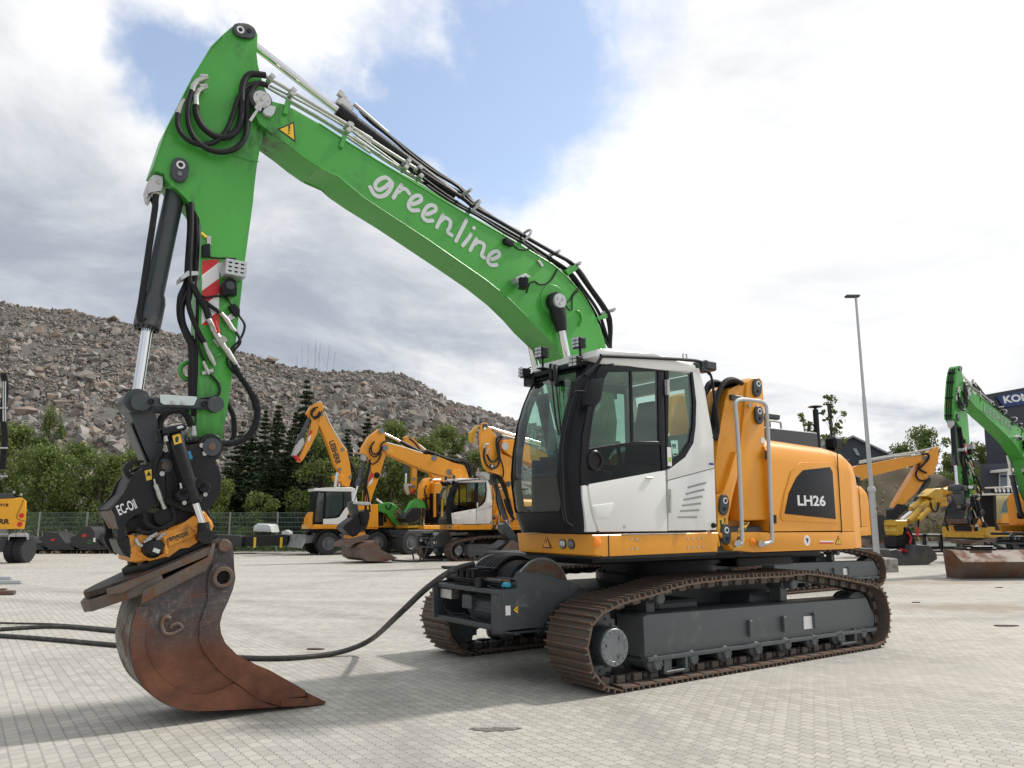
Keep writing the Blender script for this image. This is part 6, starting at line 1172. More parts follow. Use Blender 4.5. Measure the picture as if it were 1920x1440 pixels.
def split_parts(objs):
    for o in objs:
        nm = o.name.split('.')[0]
        if nm not in SPLIT or o.type != 'MESH' or o.data.users > 1: continue
        me = o.data; n = len(me.vertices); par = np.arange(n); E_ = np.empty(len(me.edges)*2, np.int32); me.edges.foreach_get('vertices', E_); E_ = E_.reshape(-1, 2)
        while True:
            m = np.minimum(par[E_[:, 0]], par[E_[:, 1]]); q = par.copy(); np.minimum.at(q, E_[:, 0], m); np.minimum.at(q, E_[:, 1], m); q = q[q]
            if (q == par).all(): break
            par = q
        ids = np.unique(par); new = SPLIT[nm] or nm
        if len(ids) < 2 or len(ids) > 60: o.name = new; continue
        for k in ids:
            b = bmesh.new(); b.from_mesh(me); b.verts.ensure_lookup_table(); bmesh.ops.delete(b, geom=[b.verts[i] for i in np.where(par != k)[0]], context='VERTS')
            m2 = bpy.data.meshes.new(new); b.to_mesh(m2); b.free(); m2.materials.append(me.materials[0])
            try: m2.set_sharp_from_angle(angle=R(35))
            except Exception: pass
            c = bpy.data.objects.new(new, m2); COL.objects.link(c); c.parent = o.parent; c.matrix_basis = o.matrix_basis.copy()
            if k == ids[0]:
                for ch in list(o.children): ch.parent = c
        bpy.data.objects.remove(o)
split_parts(list(COL.objects))
# ================================================================ other machines in the yard
q4=W(500,720,4); qa=W(560,700,3.79); qb=W(740,780,5.142); qc=W(640,860,7.577); qd=W(540,740,12); qe=W(1600,820,5.5375); qf=W(1760,680,6.544); qg=W(1790,860,6.26); qi=W(1680,900,7.2); qk=W(0,880,6)
bpy.context.view_layer.update()
def belt_mesh():
    "all shoes of one belt in one mesh, for machines too far to show single shoes"
    ch = CHAINS[0]; b = bmesh.new()
    for o in ch.children:
        me = o.data.copy(); me.transform(o.matrix_basis); b.from_mesh(me); bpy.data.meshes.remove(me)
    me = bpy.data.meshes.new('track_belt'); b.to_mesh(me); b.free(); me.materials.append(RUSTY); return me
BELT = belt_mesh()
def base(o): return o.name.split('.')[0]
def clone_tree(o, parent, skip, recol):
    c = o.copy(); COL.objects.link(c); c.parent = parent
    for i, s in enumerate(c.material_slots):
        if s.material in recol: s.link = 'OBJECT'; s.material = recol[o.material_slots[i].material]
    for ch in list(o.children):
        if base(ch) in skip: continue
        if base(ch) == 'track_shoe': continue
        clone_tree(ch, c, skip, recol)
    if base(o) == 'track_chain':
        bt = link('track_belt', BELT, c)
        if o is CHAINS[1]: bt.location = (0, 2.45, 0)
    return c
def clone(fr, label, skip=(), recol={}):
    r = thing('crawler_excavator', label, 'excavator', fr, group='excavators parked in the yard'); skip = set(skip)
    for ch in list(BIG.children):
        if base(ch) in skip: continue
        clone_tree(ch, r, skip, recol)
    return r
GO = {GREEN: ORANGE}
ARM = ('boom', 'stick', 'boom_cylinder', 'rod_eye', 'stick_cylinder', 'bucket_cylinder', 'guide_lever', 'bucket_link', 'coupler_upper', 'coupler_frame', 'rotor_body', 'tilt_cylinder', 'rotator_housing', 'hitch_plate', 'rotor_plate', 'hook_plate', 'side_rail', 'bucket', 'stick_hose', 'boom_hose')
SMALL = ('letter', 'lettering', 'vent_slot', 'hinge', 'bolt', 'riser_hose', 'winch_hose', 'wound_cable', 'price_sticker', 'winch_hose', 'spindle', 'coupling', 'cast_emblem')
class Dg:
    def __init__(s, fr, root): s.f = fr; s.r = root; s.w = lambda L: L
    def p(s, name, m, pts, y0, y1, bev=.01, par=None, label=None):
        return MB().prism(s.f.S(s.w(pts), y0), y0, y1, bev).done(name, m, par or s.r, label)
    def t(s, name, m, runs, par=None, k=5):
        mb = MB()
        for pts, r, c in runs: mb.tube(s.f.H(s.w(pts), c), r, 8, k)
        return mb.done(name, m, par or s.r)
    def rod(s, name, m, a, b, r, c, par=None, r2=None):
        a, b = s.f.H(s.w([a, b]), c); return MB().cyl(a, b, r, r2, 16).done(name, m, par or s.r)
    def dots(s, name, m, pts, r, c, par=None, d=.03):
        mb = MB()
        for q in pts: v = s.f.P(*s.w([q])[0], c); mb.cyl((v.x, c-d, v.z), (v.x, c+.01, v.z), r, n=16)
        return mb.done(name, m, par or s.r)
# ---- machine behind the big one (rear of it shows on the right)
FRr = Fr((5.25, 16.6), 54.5); clone(FRr, 'orange crawler excavator hidden behind the big one', SMALL+('grille_panel',)+ARM, GO)['label'] = 'orange crawler excavator hidden behind the big one, rear and tracks showing at right'
_r = [o for o in COL.objects if o.get('label', '').startswith('orange crawler excavator hidden')][0]; d = Dg(FRr, _r); d.w = z16; d.p('boom', ORANGE, [(622,410),(645,360),(690,342),(715,365),(745,335),(900,430),(900,640),(760,700),(720,560),(700,470),(660,600),(640,600)], 1.3, 1.7, .02)
# ---- orange crawler with the long low boom (B)
FB = Fr((-2.19, 31.0), 56); RB_ = clone(FB, 'orange crawler excavator with white cab, long low boom and rusty bucket', SMALL+ARM, GO); d = Dg(FB, RB_); d.w = q4
bo = d.p('boom', ORANGE, [(872,470),(895,445),(1000,468),(1180,525),(1290,545),(1400,590),(1475,608),(1500,640),(1525,735),(1500,790),(1440,790),(1425,735),(1400,700),(1290,680),(1200,652),(1060,592),(960,545),(905,525)], 1.29, 1.71)
st = d.p('stick', ORANGE, [(848,335),(866,336),(882,352),(888,400),(895,450),(900,480),(890,545),(850,680),(800,820),(775,905),(735,912),(740,800),(790,670),(782,590),(750,530),(715,520),(725,470),(770,395)], 1.36, 1.64)
d.rod('stick_cylinder', BLACK, (1000,432), (1180,525), .08, 1.5); d.rod('rod', CHROME, (885,372), (1005,432), .05, 1.5, bpy.data.objects[RB_.children[-1].name] if 0 else None)
d.t('boom_pipes', ZINC, [([(900,440),(1010,470),(1170,520)], .03, 1.35), ([(900,452),(1010,482),(1170,530)], .025, 1.4)], bo); d.t('boom_hoses', RUBBER, [([(1170,515),(1210,505),(1300,540),(1400,570),(1470,565),(1520,610),(1530,700)], .06, 1.4), ([(1180,525),(1230,520),(1320,550),(1420,585),(1490,600),(1515,690)], .045, 1.5), ([(1400,575),(1460,575),(1500,600),(1505,660)], .04, 1.3)], bo)
d.t('stick_head_hoses', RUBBER, [([(800,440),(785,470),(790,510),(820,525),(850,500),(862,450),(890,430)], .035, 1.28), ([(810,430),(775,480),(775,520),(810,545),(850,520),(868,470)], .03, 1.26), ([(775,590),(800,600),(840,570),(860,520)], .028, 1.3)], st); d.dots('pin_boss', HUB, [(890,480),(1257,555),(1365,660),(1430,665),(860,350)], .12, 1.29, bo); d.p('warning_sticker', YDECAL, [(940,487),(922,510),(952,518)], 1.28, 1.289, 0, bo)
d.p('boom_foot', ORANGE, [(1385,660),(1400,640),(1450,640),(1470,690),(1475,745),(1440,745),(1420,700)], 1.15, 1.29)
d.rod('bucket_cylinder', DGREY, (742,545), (688,748), .085, 1.5); d.rod('cylinder_head', DGREY, (697,715), (684,765), .12, 1.5); d.rod('rod', CHROME, (684,765), (650,880), .05, 1.5); d.p('valve_block', ZINC, [(718,525),(755,525),(750,570),(735,580),(715,555)], 1.4, 1.6)
d.p('hazard_strip', RED, [(785,668),(800,665),(796,700),(770,735),(772,700)], 1.345, 1.355, 0, st); d.p('hazard_strip', WDECAL, [(796,700),(798,730),(765,770),(768,738)], 1.345, 1.355, 0, st); d.dots('lamp', PLASTIC, [(825,685)], .12, 1.33, st)
d.t('stick_hoses', RUBBER, [([(775,560),(765,650),(750,720),(740,800),(745,880),(740,950)], .05, 1.4), ([(770,620),(735,740),(730,830),(725,900)], .04, 1.35), ([(740,750),(760,830),(770,900),(775,960)], .035, 1.33)])
d.p('guide_lever', GALV, [(655,880),(780,888),(785,905),(740,910),(650,900)], 1.28, 1.72); d.p('bucket_link', DGREY, [(615,890),(650,878),(680,890),(690,960),(705,1000),(655,1010),(625,940)], 1.38, 1.62, .02)
cp_ = d.p('coupler', BLACK, [(690,990),(710,960),(740,950),(770,940),(775,990),(760,1050),(740,1100),(735,1120),(700,1110),(650,1130),(625,1150),(615,1120),(570,1080),(590,1050),(630,1020)], 1.2, 1.9, .02); d.p('tilt_cylinder', PLASTIC, [(700,960),(725,950),(745,1040),(735,1060),(715,1050)], 1.1, 1.2, .02)
d.p('rotator_housing', TOOLY, [(620,1130),(640,1150),(680,1140),(700,1105),(735,1095),(742,1130),(700,1150),(660,1165),(620,1160)], 1.2, 1.8, .02)
d.p('hitch_plate', RUSTY, [(548,1215),(560,1190),(620,1160),(740,1128),(770,1135),(760,1160),(640,1200),(560,1222)], 1.15, 1.85, .01)
# wide bucket
def wide_bucket(d, prof, cut, y0, y1, m=BUCKET):
    bk = bpy.data.objects.new('bucket', None); COL.objects.link(bk); bk.parent = d.r
    P = d.f.S(d.w(prof), y0); MB().prism(P, y0, y0+.05, .01).done('side_plate', m, bk); MB().prism(P, y1-.05, y1, .01).done('side_plate', m, bk)
    C = [Vector((x, 0, z)) for x, z in d.f.S(d.w(cut), y0)]; cen = sum(C, Vector())/len(C); q = [(p.x, p.z) for p in C]+[((p*.94+Vector((P[0][0], 0, P[0][1]))*.06).x, (p*.94+Vector((P[0][0], 0, P[0][1]))*.06).z) for p in reversed(C)]
    MB().prism(q, y0+.051, y1-.051).done('shell', m, bk); return bk
FB2 = Fr(FB.o[:2], 56); 
bk = wide_bucket(d, [(825,1170),(835,1178),(850,1235),(880,1265),(985,1305),(985,1310),(900,1330),(800,1333),(760,1330),(715,1305),(705,1270),(715,1225),(740,1205)], [(745,1195),(715,1225),(705,1270),(715,1305),(760,1330),(800,1333),(900,1330),(985,1308)], 1.2, 1.3)
bk2 = MB(); A_ = FB.S(q4([(740,1205),(715,1225),(705,1270),(715,1305),(760,1330),(900,1330),(985,1306),(850,1240),(830,1175)]), .55)
mbk = MB().prism(A_, .55, 2.5, .01); mbk.done('wide_body', mat('worn_bucket_side', (.14, .11, .09), .5, metal=.3, var=.3, scale=3, dirt=(.15, .06, .03), dirt_amt=.4, dirt_scale=2.5), bk)
for c_ in list(bk.children):
    if base(c_) != 'wide_body': bpy.data.objects.remove(c_)
MB().cyl(FB.P(*q4([(828, 1178)])[0], .5), FB.P(*q4([(828, 1178)])[0], .56), .09, n=16).done('tube_eye', RUSTY, bk)
tag(MB().tube([Vector(ground(x, y, z)) for x, y, z in ((735,1050,.04),(770,1052,.04),(800,1051,.04),(830,1050,.04))], .04, 6).tube([atY(776,1049,31), atY(774,1036,31), atY(780,1031,31), atY(787,1037,31), atY(788,1049,30.8)], .035, 6).tube([atY(794,1050,30.8), atY(800,1030,30), atY(806,1015,29.6), atY(820,1003,29.8)], .03, 6).done('power_cable', CB), 'black cable coiled on the ground in front of the distant orange crawler', 'cable')
# ---- near orange boom left of the big cab (G): body hidden
FG_ = Fr((1.7, 26.9), 54.5); RG = clone(FG_, 'orange crawler excavator behind the big cab', SMALL+ARM, GO); RG['label'] = 'orange crawler excavator right behind the big cab, only its boom head and stick showing'; d = Dg(FG_, RG); d.w = qb
hd = [(845,75),(870,60),(895,70),(915,120),(990,205),(1000,300),(1035,370),(1130,400),(1140,700),(1125,820),(1105,780),(1075,640),(1030,570),(960,545),(910,540),(870,500),(850,440),(830,300),(825,180)]
st = d.p('stick', ORANGE, hd, 1.3, 1.42, .02); st2 = d.p('stick_far_plate', ORANGE, hd, 1.70, 1.82, .02, st); d.p('stick_box', ORANGE, [(905,300),(1000,340),(1130,420),(1140,620),(1150,800),(1160,1000),(1120,900),(1075,640),(1000,560),(930,520)], 1.4, 1.7, .02, st)
bo = d.p('boom', ORANGE, [(1040,230),(1140,225),(1400,330),(1700,500),(2000,760),(2050,950),(1850,950),(1750,760),(1500,560),(1300,450),(1140,400),(1050,330)], 1.25, 1.7, .02); d.dots('joint_disc', GALV, [(1060,290)], .14, 1.24, bo); d.dots('pin_boss', DGREY, [(868,100),(938,490),(1093,655)], .10, 1.3, st); d.dots('pin_ring', WDECAL, [(868,120),(938,482)], .05, 1.28, st)
d.rod('stick_cylinder', CHROME, (900,110), (1400,260), .06, 1.5, bo); d.t('boom_pipes', ZINC, [([(1030,190),(1100,200),(1400,290)], .035, 1.3), ([(1050,210),(1140,230),(1400,315)], .03, 1.35)], bo)
d.t('stick_head_hoses', RUBBER, [([(870,300),(860,380),(880,460),(930,505),(985,490),(1010,430),(1010,350),(1000,260),(1040,195)], .035, 1.2), ([(890,370),(920,430),(970,435),(1000,390),(985,300),(985,220),(1030,190)], .04, 1.18), ([(1015,400),(1045,500),(1045,580),(1000,650),(930,650)], .028, 1.22)], st)
d.t('hose_fitting', ZINC, [([(862,310),(870,275),(905,272)], .035, 1.2), ([(892,380),(885,340),(910,318)], .035, 1.2)], st)
d.p('valve_block', ZINC, [(832,535),(905,540),(920,570),(915,620),(880,610),(870,580),(835,575)], 1.4, 1.75); d.rod('bucket_cylinder', DGREY, (940,560), (1070,1000), .095, 1.55); d.rod('rod', CHROME, (1070,1000), (1085,1045), .05, 1.55); d.t('stick_hoses', RUBBER, [([(960,560),(1020,620),(1080,760),(1130,950)], .07, 1.4), ([(950,600),(985,700),(980,800),(1020,960)], .03, 1.35), ([(1060,800),(1090,900),(1150,1000)], .05, 1.35)], st)
d.p('bucket_link', DGREY, [(1035,1050),(1085,1030),(1130,1080),(1190,1190),(1170,1240),(1120,1210),(1080,1140),(1040,1100)], 1.38, 1.7, .03); d.p('coupler', BLACK, [(985,1275),(1110,1200),(1200,1230),(1290,1330),(1250,1400),(1030,1330)], 1.2, 1.9, .02); d.p('yellow_arm', YELLOW, [(740,160),(800,90),(840,90),(800,110),(770,180),(770,270),(740,230)], 2.1, 2.3, .01, st); d.p('bucket', RUSTY, [(1050,1300),(1150,1200),(1250,1250),(1300,1400),(1100,1420)], 1.0, 2.0, .02)
CABGL = mat('cab_glass', (.045, .06, .06), .06, spec=1.0, var=.3, scale=1.2)
# ---- wheeled excavator with lettered boom (A)
FA = Fr(ground(614, 1041)[:2], 60); RA = thing('wheeled_excavator', 'orange wheeled excavator with white cab, raised lettered boom and grey dozer blade', 'excavator', FA, group='excavators parked in the yard'); d = Dg(FA, RA); d.w = qa
def wheel(fr, x, y, z, r, w, root, out=-1):
    o = MB().lathe((x, y, z), (0, 1, 0), [(0, r*.55), (0, r*.9), (.04, r), (w-.04, r), (w, r*.9), (w, r*.55)], 36).done('wheel', TYRE, root)
    mb = MB()
    for i in range(26): a = i*2*math.pi/26; mb.obox((x+r*1.0*math.cos(a), y+w/2, z+r*1.0*math.sin(a)), (Vector((math.cos(a), 0, math.sin(a))), Vector((.35*-math.sin(a), 1, .35*math.cos(a))).normalized(), Vector((-math.sin(a), 0, math.cos(a)))), (.05, w*.92, .05))
    mb.done('tread', TYRE, o); yo = y if out < 0 else y+w
    MB().lathe((x, yo, z), (0, out, 0), [(0, r*.58), (.02, r*.58), (.02, r*.5), (.004, r*.46), (.004, r*.28), (.05, r*.24), (.06, .02)], 28).done('rim', UGREY, o); return o
wx = FA.P(*qa([(212, 1205)])[0], 0).x; rx_ = FA.P(*qa([(560, 1190)])[0], 0).x
for xx in (wx, rx_):
    wheel(FA, xx, 0, .53, .53, .42, RA); wheel(FA, xx, 2.05, .53, .53, .42, RA, 1); MB().cyl((xx, .3, .53), (xx, 2.2, .53), .15, n=14).done('axle', DGREY, RA)
    mb = MB(); P = [(xx+.66*math.cos(a), .53+.66*math.sin(a)) for a in np.linspace(.1, 3.0, 14)]; P2 = [(xx+.62*math.cos(a), .53+.62*math.sin(a)) for a in np.linspace(3.0, .1, 14)]; mb.prism(P+P2, -.02, .5); mb.prism(P+P2, 2.0, 2.5); mb.done('mudguard', PLASTIC, RA)
MB().box((wx-.3, .55, .55), (rx_+.4, 1.95, 1.05), .04).box((wx+.5, .1, .45), (rx_-.7, .6, .95), .03).done('chassis', DGREY, RA)
bl_ = MB(); bl_.prism([(wx-1.35, .35), (wx-1.28, .33), (wx-1.12, .6), (wx-1.12, .95), (wx-1.2, .96), (wx-1.22, .65)], -.1, 2.55, .01).prism([(wx-1.2, .5), (wx-.3, .6), (wx-.3, .9), (wx-1.15, .9)], .8, 1.0).prism([(wx-1.2, .5), (wx-.3, .6), (wx-.3, .9), (wx-1.15, .9)], 1.5, 1.7); bl_.done('dozer_blade', mat('blade_grey', (.30, .32, .33), .45, metal=.3, dirt=(.12, .11, .1), dirt_amt=.2), RA)
d.w = q4; cb_ = bpy.data.objects.new('cab', None); COL.objects.link(cb_); cb_.parent = RA; c0 = .2
d.p('body_deck', ORANGE, [(352,1055),(590,1055),(600,1080),(835,1078),(835,1088),(350,1088)], c0, 2.3, .02); d.p('deck_base', BLACK, [(380,1090),(800,1090),(780,1112),(400,1112)], c0+.2, 2.1)
d.p('door', WHITE, [(425,1013),(520,1008),(545,1000),(590,930),(625,915),(628,1000),(600,1054),(425,1052)], c0, c0+.06, .01, cb_); d.p('roof', WHITE, [(355,786),(450,776),(640,774),(662,785),(662,808),(450,804),(360,802)], c0-.02, c0+1.1, .03, cb_); d.p('rear_pillar', WHITE, [(636,806),(662,790),(690,925),(628,925),(640,880)], c0, c0+.06, .01, cb_); d.p('side_frame', PLASTIC, [(440,802),(640,805),(640,880),(618,925),(592,930),(545,1008),(428,1012),(436,900)], c0+.03, c0+.06, .004, cb_)
d.p('side_window', CABGL, [(448,812),(570,812),(568,925),(540,985),(440,1000),(444,900)], c0+.02, c0+.028, 0, cb_); d.p('rear_window', CABGL, [(580,812),(634,812),(632,880),(608,925),(582,925)], c0+.02, c0+.028, 0, cb_); d.p('front_glass', CABGL, [(388,812),(430,818),(418,1030),(362,1035),(366,960),(376,870)], c0+.035, c0+.048, 0, cb_); d.p('front_frame', PLASTIC, [(378,795),(440,802),(428,1052),(345,1054),(352,960),(366,860)], c0+.05, c0+1.02, .03, cb_); d.p('lamp_bar', ZINC, [(355,780),(385,778),(385,800),(360,800)], c0, c0+1.1, .01, cb_); d.p('front_nose', ORANGE, [(312,1080),(318,1010),(345,960),(352,960),(345,1054),(350,1082)], c0+.1, c0+1.0, .02)
d.p('engine_housing', ORANGE, [(672,905),(800,900),(835,905),(838,1078),(600,1078),(604,970),(640,930)], c0, 2.3, .03); d.p('intake', BLACK, [(602,1050),(606,985),(640,975),(660,1000),(640,1050)], c0-.02, c0+.01, .01)
bo = d.p('boom', ORANGE, [(392,305),(396,262),(400,215),(425,212),(450,270),(540,430),(600,490),(625,600),(638,700),(620,772),(575,762),(560,735),(580,702),(540,645),(512,612),(470,480),(425,370)], 1.05, 1.45, .02); d.dots('pin_boss', HUB, [(412,230),(568,492),(547,640),(625,700),(565,710)], .09, 1.05, bo, .02)
text('LIEBHERR', FA, q4([(468, 432)])[0], q4([(522, 606)])[0], 1.04, .26, BDECAL, bo, bold=.03); d.rod('boom_cylinder', CHROME, (532,665), (515,772), .09, .8); d.rod('boom_cylinder', CHROME, (560,700), (548,772), .09, 1.7); d.p('boom_link', ORANGE, [(505,690),(560,672),(580,700),(570,730),(520,730)], 1.0, 1.5, .02); d.t('boom_pipes', ZINC, [([(432,205),(480,310),(540,415),(600,500)], .04, 1.15), ([(425,225),(470,320),(530,430)], .03, 1.3)], bo); d.t('boom_hoses', RUBBER, [([(540,425),(590,470),(615,560),(660,650),(660,720),(630,770)], .07, 1.2), ([(550,440),(600,500),(630,600),(675,680),(665,740),(640,775)], .06, 1.35)], bo)
st = d.p('stick', ORANGE, [(297,222),(330,165),(380,140),(415,137),(426,165),(420,200),(402,250),(395,305),(380,370),(330,470),(280,560),(255,588),(232,582),(262,520),(300,430),(330,350),(340,275),(320,238)], 1.1, 1.4, .02); d.t('stick_head_hoses', RUBBER, [([(385,175),(350,185),(332,215),(345,245),(380,240),(400,205)], .04, 1.0), ([(365,190),(340,220),(360,260),(395,240),(415,205)], .035, 1.0)], st); d.rod('bucket_cylinder', DGREY, (322,262), (255,400), .12, 1.25); d.rod('cylinder_head', DGREY, (262,385), (232,450), .16, 1.25); d.p('hitch_head', ZINC, [(240,430),(275,400),(285,440),(255,500),(220,540),(195,535),(210,500)], 1.05, 1.45, .02); d.p('hazard_strip', RED, [(325,350),(345,345),(335,375),(312,400)], 1.08, 1.098, 0, st); d.p('hazard_strip', WDECAL, [(335,375),(320,430),(308,430),(312,400)], 1.08, 1.098, 0, st); d.p('red_cap', RED, [(210,540),(228,528),(262,575),(250,582)], 1.05, 1.45, .01, st)
# ---- further machines between them
def small_machine(o, A, label, build, cat='excavator', name='crawler_excavator'):
    f = Fr(o, A); r = thing(name, label, cat, f, group='excavators parked in the yard'); dd = Dg(f, r); build(dd); return r
def far_orange(d):
    d.w = q4; d.p('engine_housing', ORANGE, [(836,905),(960,985),(975,1075),(838,1080)], 0.1, 2.3, .03); d.p('door_grille', BLACK, [(838,960),(876,960),(876,1062),(838,1062)], .08, .11, 0); d.p('side_grille', BLACK, [(880,975),(895,1000),(900,1035),(880,1040)], .08, .11, 0); d.p('deck', BLACK, [(760,1082),(980,1082),(960,1110),(780,1110)], .3, 2.2)
    bt = link('track_belt', BELT, d.r); bt.location = (-2.0, 0, 0); bt.scale = (.9, .8, .8); bt = link('track_belt', BELT, d.r); bt.location = (-2.0, 2.0, 0); bt.scale = (.9, .8, .8); MB().box((-1.8, .1, .15), (1.9, .4, .55), .03).done('track_frame', UGREY, d.r)
small_machine(ground(745, 1036)[:2], 60, 'orange crawler excavator rear half seen between the wheeled digger and the green arms', far_orange)
def far_raised(d):
    d.w = q4; st = d.p('stick', ORANGE, [(1088,600),(1128,600),(1128,780),(1105,820),(1085,815),(1095,700)], 1.1, 1.4, .02); d.rod('bucket_cylinder', DGREY, (1047,600), (1045,670), .12, 1.2); d.rod('rod', CHROME, (1045,670), (1044,745), .06, 1.2); d.p('bucket_link', ZINC, [(1030,745),(1095,748),(1090,762),(1060,765),(1075,820),(1060,832),(1035,790)], 1.1, 1.3); d.p('red_cap', RED, [(1080,812),(1110,790),(1122,795),(1090,826)], 1.05, 1.45, .01, st)
    bo = d.p('boom', ORANGE, [(1040,400),(1060,384),(1085,386),(1100,410),(1190,500),(1300,600),(1340,690),(1330,740),(1260,740),(1230,660),(1150,560),(1090,500),(1095,600),(1060,600),(1045,500)], 1.0, 1.4, .02); d.rod('stick_cylinder', CHROME, (1105,430), (1190,495), .06, 1.2, bo); d.t('boom_hoses', RUBBER, [([(1070,410),(1110,440),(1150,490),(1200,520)], .05, 1.0)], bo); d.dots('pin_boss', HUB, [(1075,398),(1105,712),(1100,770)], .09, 1.0, bo)
    d.p('body', ORANGE, [(1260,740),(1500,740),(1500,1000),(1260,1000)], .1, 2.4, .05)
small_machine(ground(830, 1037)[:2], 62, 'orange excavator behind the long boom, its small raised boom and hanging stick showing', far_raised)
def near_small(d):
    d.w = q4; st = d.p('stick', ORANGE, [(1160,790),(1170,750),(1200,710),(1225,702),(1248,710),(1255,760),(1262,800),(1275,870),(1278,960),(1275,1100),(1235,1100),(1225,980),(1205,860),(1180,850),(1160,860)], .9, 1.2, .02); bo = d.p('boom', ORANGE, [(1245,770),(1360,768),(1480,790),(1500,830),(1420,830),(1350,812),(1255,815)], .85, 1.25, .02); d.rod('stick_cylinder', CHROME, (1240,718), (1322,716), .05, 1.05, bo); d.rod('cylinder_barrel', BLACK, (1320,716), (1400,716), .08, 1.05, bo)
    d.p('yellow_plate', YELLOW, [(1285,780),(1345,778),(1340,810),(1285,812)], .83, .849, 0, bo); d.rod('bucket_cylinder', DGREY, (1178,870), (1180,1000), .10, 1.05); d.rod('rod', CHROME, (1180,1000), (1180,1080), .05, 1.05); d.t('stick_hoses', RUBBER, [([(1200,760),(1185,800),(1205,860),(1235,830),(1250,790)], .035, .82), ([(1195,830),(1200,900),(1220,980),(1240,1060)], .05, .86)], st); d.dots('pin_boss', HUB, [(1262,790),(1257,878),(1235,715)], .08, .88, st)
    d.p('hazard_strip', RED, [(1232,930),(1248,926),(1244,960),(1230,965)], .88, .898, 0, st); d.p('hazard_strip', WDECAL, [(1230,965),(1244,960),(1246,1000),(1232,1010)], .88, .898, 0, st)
    d.p('cab_frame', PLASTIC, [(1282,820),(1340,815),(1340,1050),(1282,1045)], .3, 1.3, .02); d.p('deck', ORANGE, [(1180,1060),(1340,1060),(1340,1090),(1180,1090)], .2, 2.2, .02); d.p('chassis', DGREY, [(1060,1095),(1340,1095),(1340,1140),(1070,1140)], .2, 2.2, .02)
    xx = d.f.P(*q4([(1082, 1185)])[0], 0).x; wheel(d.f, xx, 0, .55, .55, .45, d.r); wheel(d.f, xx, 1.9, .55, .55, .45, d.r, 1); wheel(d.f, xx+2.7, 0, .55, .55, .45, d.r)
small_machine(ground(770, 1040)[:2], 40, 'orange wheeled excavator with a low folded boom, just left of the distant white crawler cab', near_small, name='wheeled_excavator')
def green_minis(d):
    d.w = q4; bo = d.p('boom', GREEN, [(838,900),(920,885),(960,905),(985,930),(960,940),(945,960),(965,1030),(1000,1060),(1010,1080),(985,1090),(950,1040),(925,1010),(900,970),(838,955)], .9, 1.2, .02); d.rod('boom_cylinder', CHROME, (820,865), (875,905), .07, 1.0); d.rod('bucket_cylinder', CHROME, (955,935), (1050,1055), .07, 1.0); d.p('link', GALV, [(1040,1040),(1060,1045),(1075,1085),(1065,1110),(1045,1095)], .9, 1.2); d.t('hoses', RUBBER, [([(895,905),(900,930),(925,935),(935,900)], .03, .85)], bo); d.p('tool', BLACK, [(985,1085),(1050,1090),(1055,1160),(1030,1200),(1015,1190),(1010,1120)], .8, 1.3, .02); d.p('body', GREEN, [(760,985),(830,985),(830,1070),(760,1070)], .4, 1.9, .03)
small_machine(ground(735, 1038)[:2], 60, 'green excavator arm reaching down to the right behind the big rusty bucket of the orange crawler', green_minis)['label'] = 'green excavator whose folded arm points down right, behind the wheeled digger'
def green_2(d):
    d.w = q4; bo = d.p('boom', GREEN, [(1025,1000),(1060,930),(1085,885),(1120,862),(1150,862),(1175,885),(1200,900),(1200,935),(1160,925),(1110,925),(1080,950),(1040,1010)], .9, 1.25, .02); d.p('bucket', BLACK, [(1030,1010),(1060,970),(1090,935),(1130,925),(1160,930),(1165,990),(1120,1030),(1060,1040)], .5, 1.6, .03); d.p('deck', YELLOW, [(1060,1065),(1170,1065),(1170,1080),(1060,1080)], .3, 2.0)
small_machine(ground(790, 1038.5)[:2], 60, 'green excavator with an arched arm, left of the stick of the distant white crawler', green_2)
# ---- right side: green machine close to the right edge
FJ = Fr((16.95, 23.6), 54.5); RJ = clone(FJ, 'green boomed crawler excavator with a wide rusty ditching bucket at the right edge', SMALL+('hitch_plate', 'hook_plate', 'side_rail', 'rotor_plate', 'bucket', 'warning_sticker'), {}); d = Dg(FJ, RJ); d.w = qf
jb = [c for c in RJ.children if base(c) == 'boom'][0]; BGL = mat('faded_grey_lettering', (.20, .34, .22), .5)
A_, B_ = M.P(700, 360, BN), M.P(935, 495, BN)
def text_local(s, A, B, c, h, m, parent, name='lettering', bold=0.0):
    class F:                                      # reuse text() with two local points
        def P(self, x, y, c_): return Vector((x, c_, y))
    return text(s, F(), (A.x, A.z), (B.x, B.z), c, h, m, parent, name, bold=bold)
text_local('LIEBHERR', Vector((-2.1, 0, 4.88)), Vector((-.25, 0, 4.42)), BN-.006, .26, BGL, jb, bold=.03)
jst = [c for c in RJ.children if base(c) == 'stick'][0]
mb = MB(); fe = z1([(245,1210),(275,1100),(350,900),(450,700),(550,500),(630,370),(690,270),(770,190),(850,120)])
for yy, dd in ((1.44, .01), (1.50, .02), (1.57, .01)): mb.tube([Vector((v.x-dd, yy, v.z)) for v in (M.P(*q, SN) for q in fe)], .016, 8, 3)
for q in fe[1::2]: v = M.P(*q, SN); mb.box((v.x-.06, 1.40, v.z-.02), (v.x, 1.61, v.z+.02), .004)
mb.done('front_hose', RUBBER, jst)
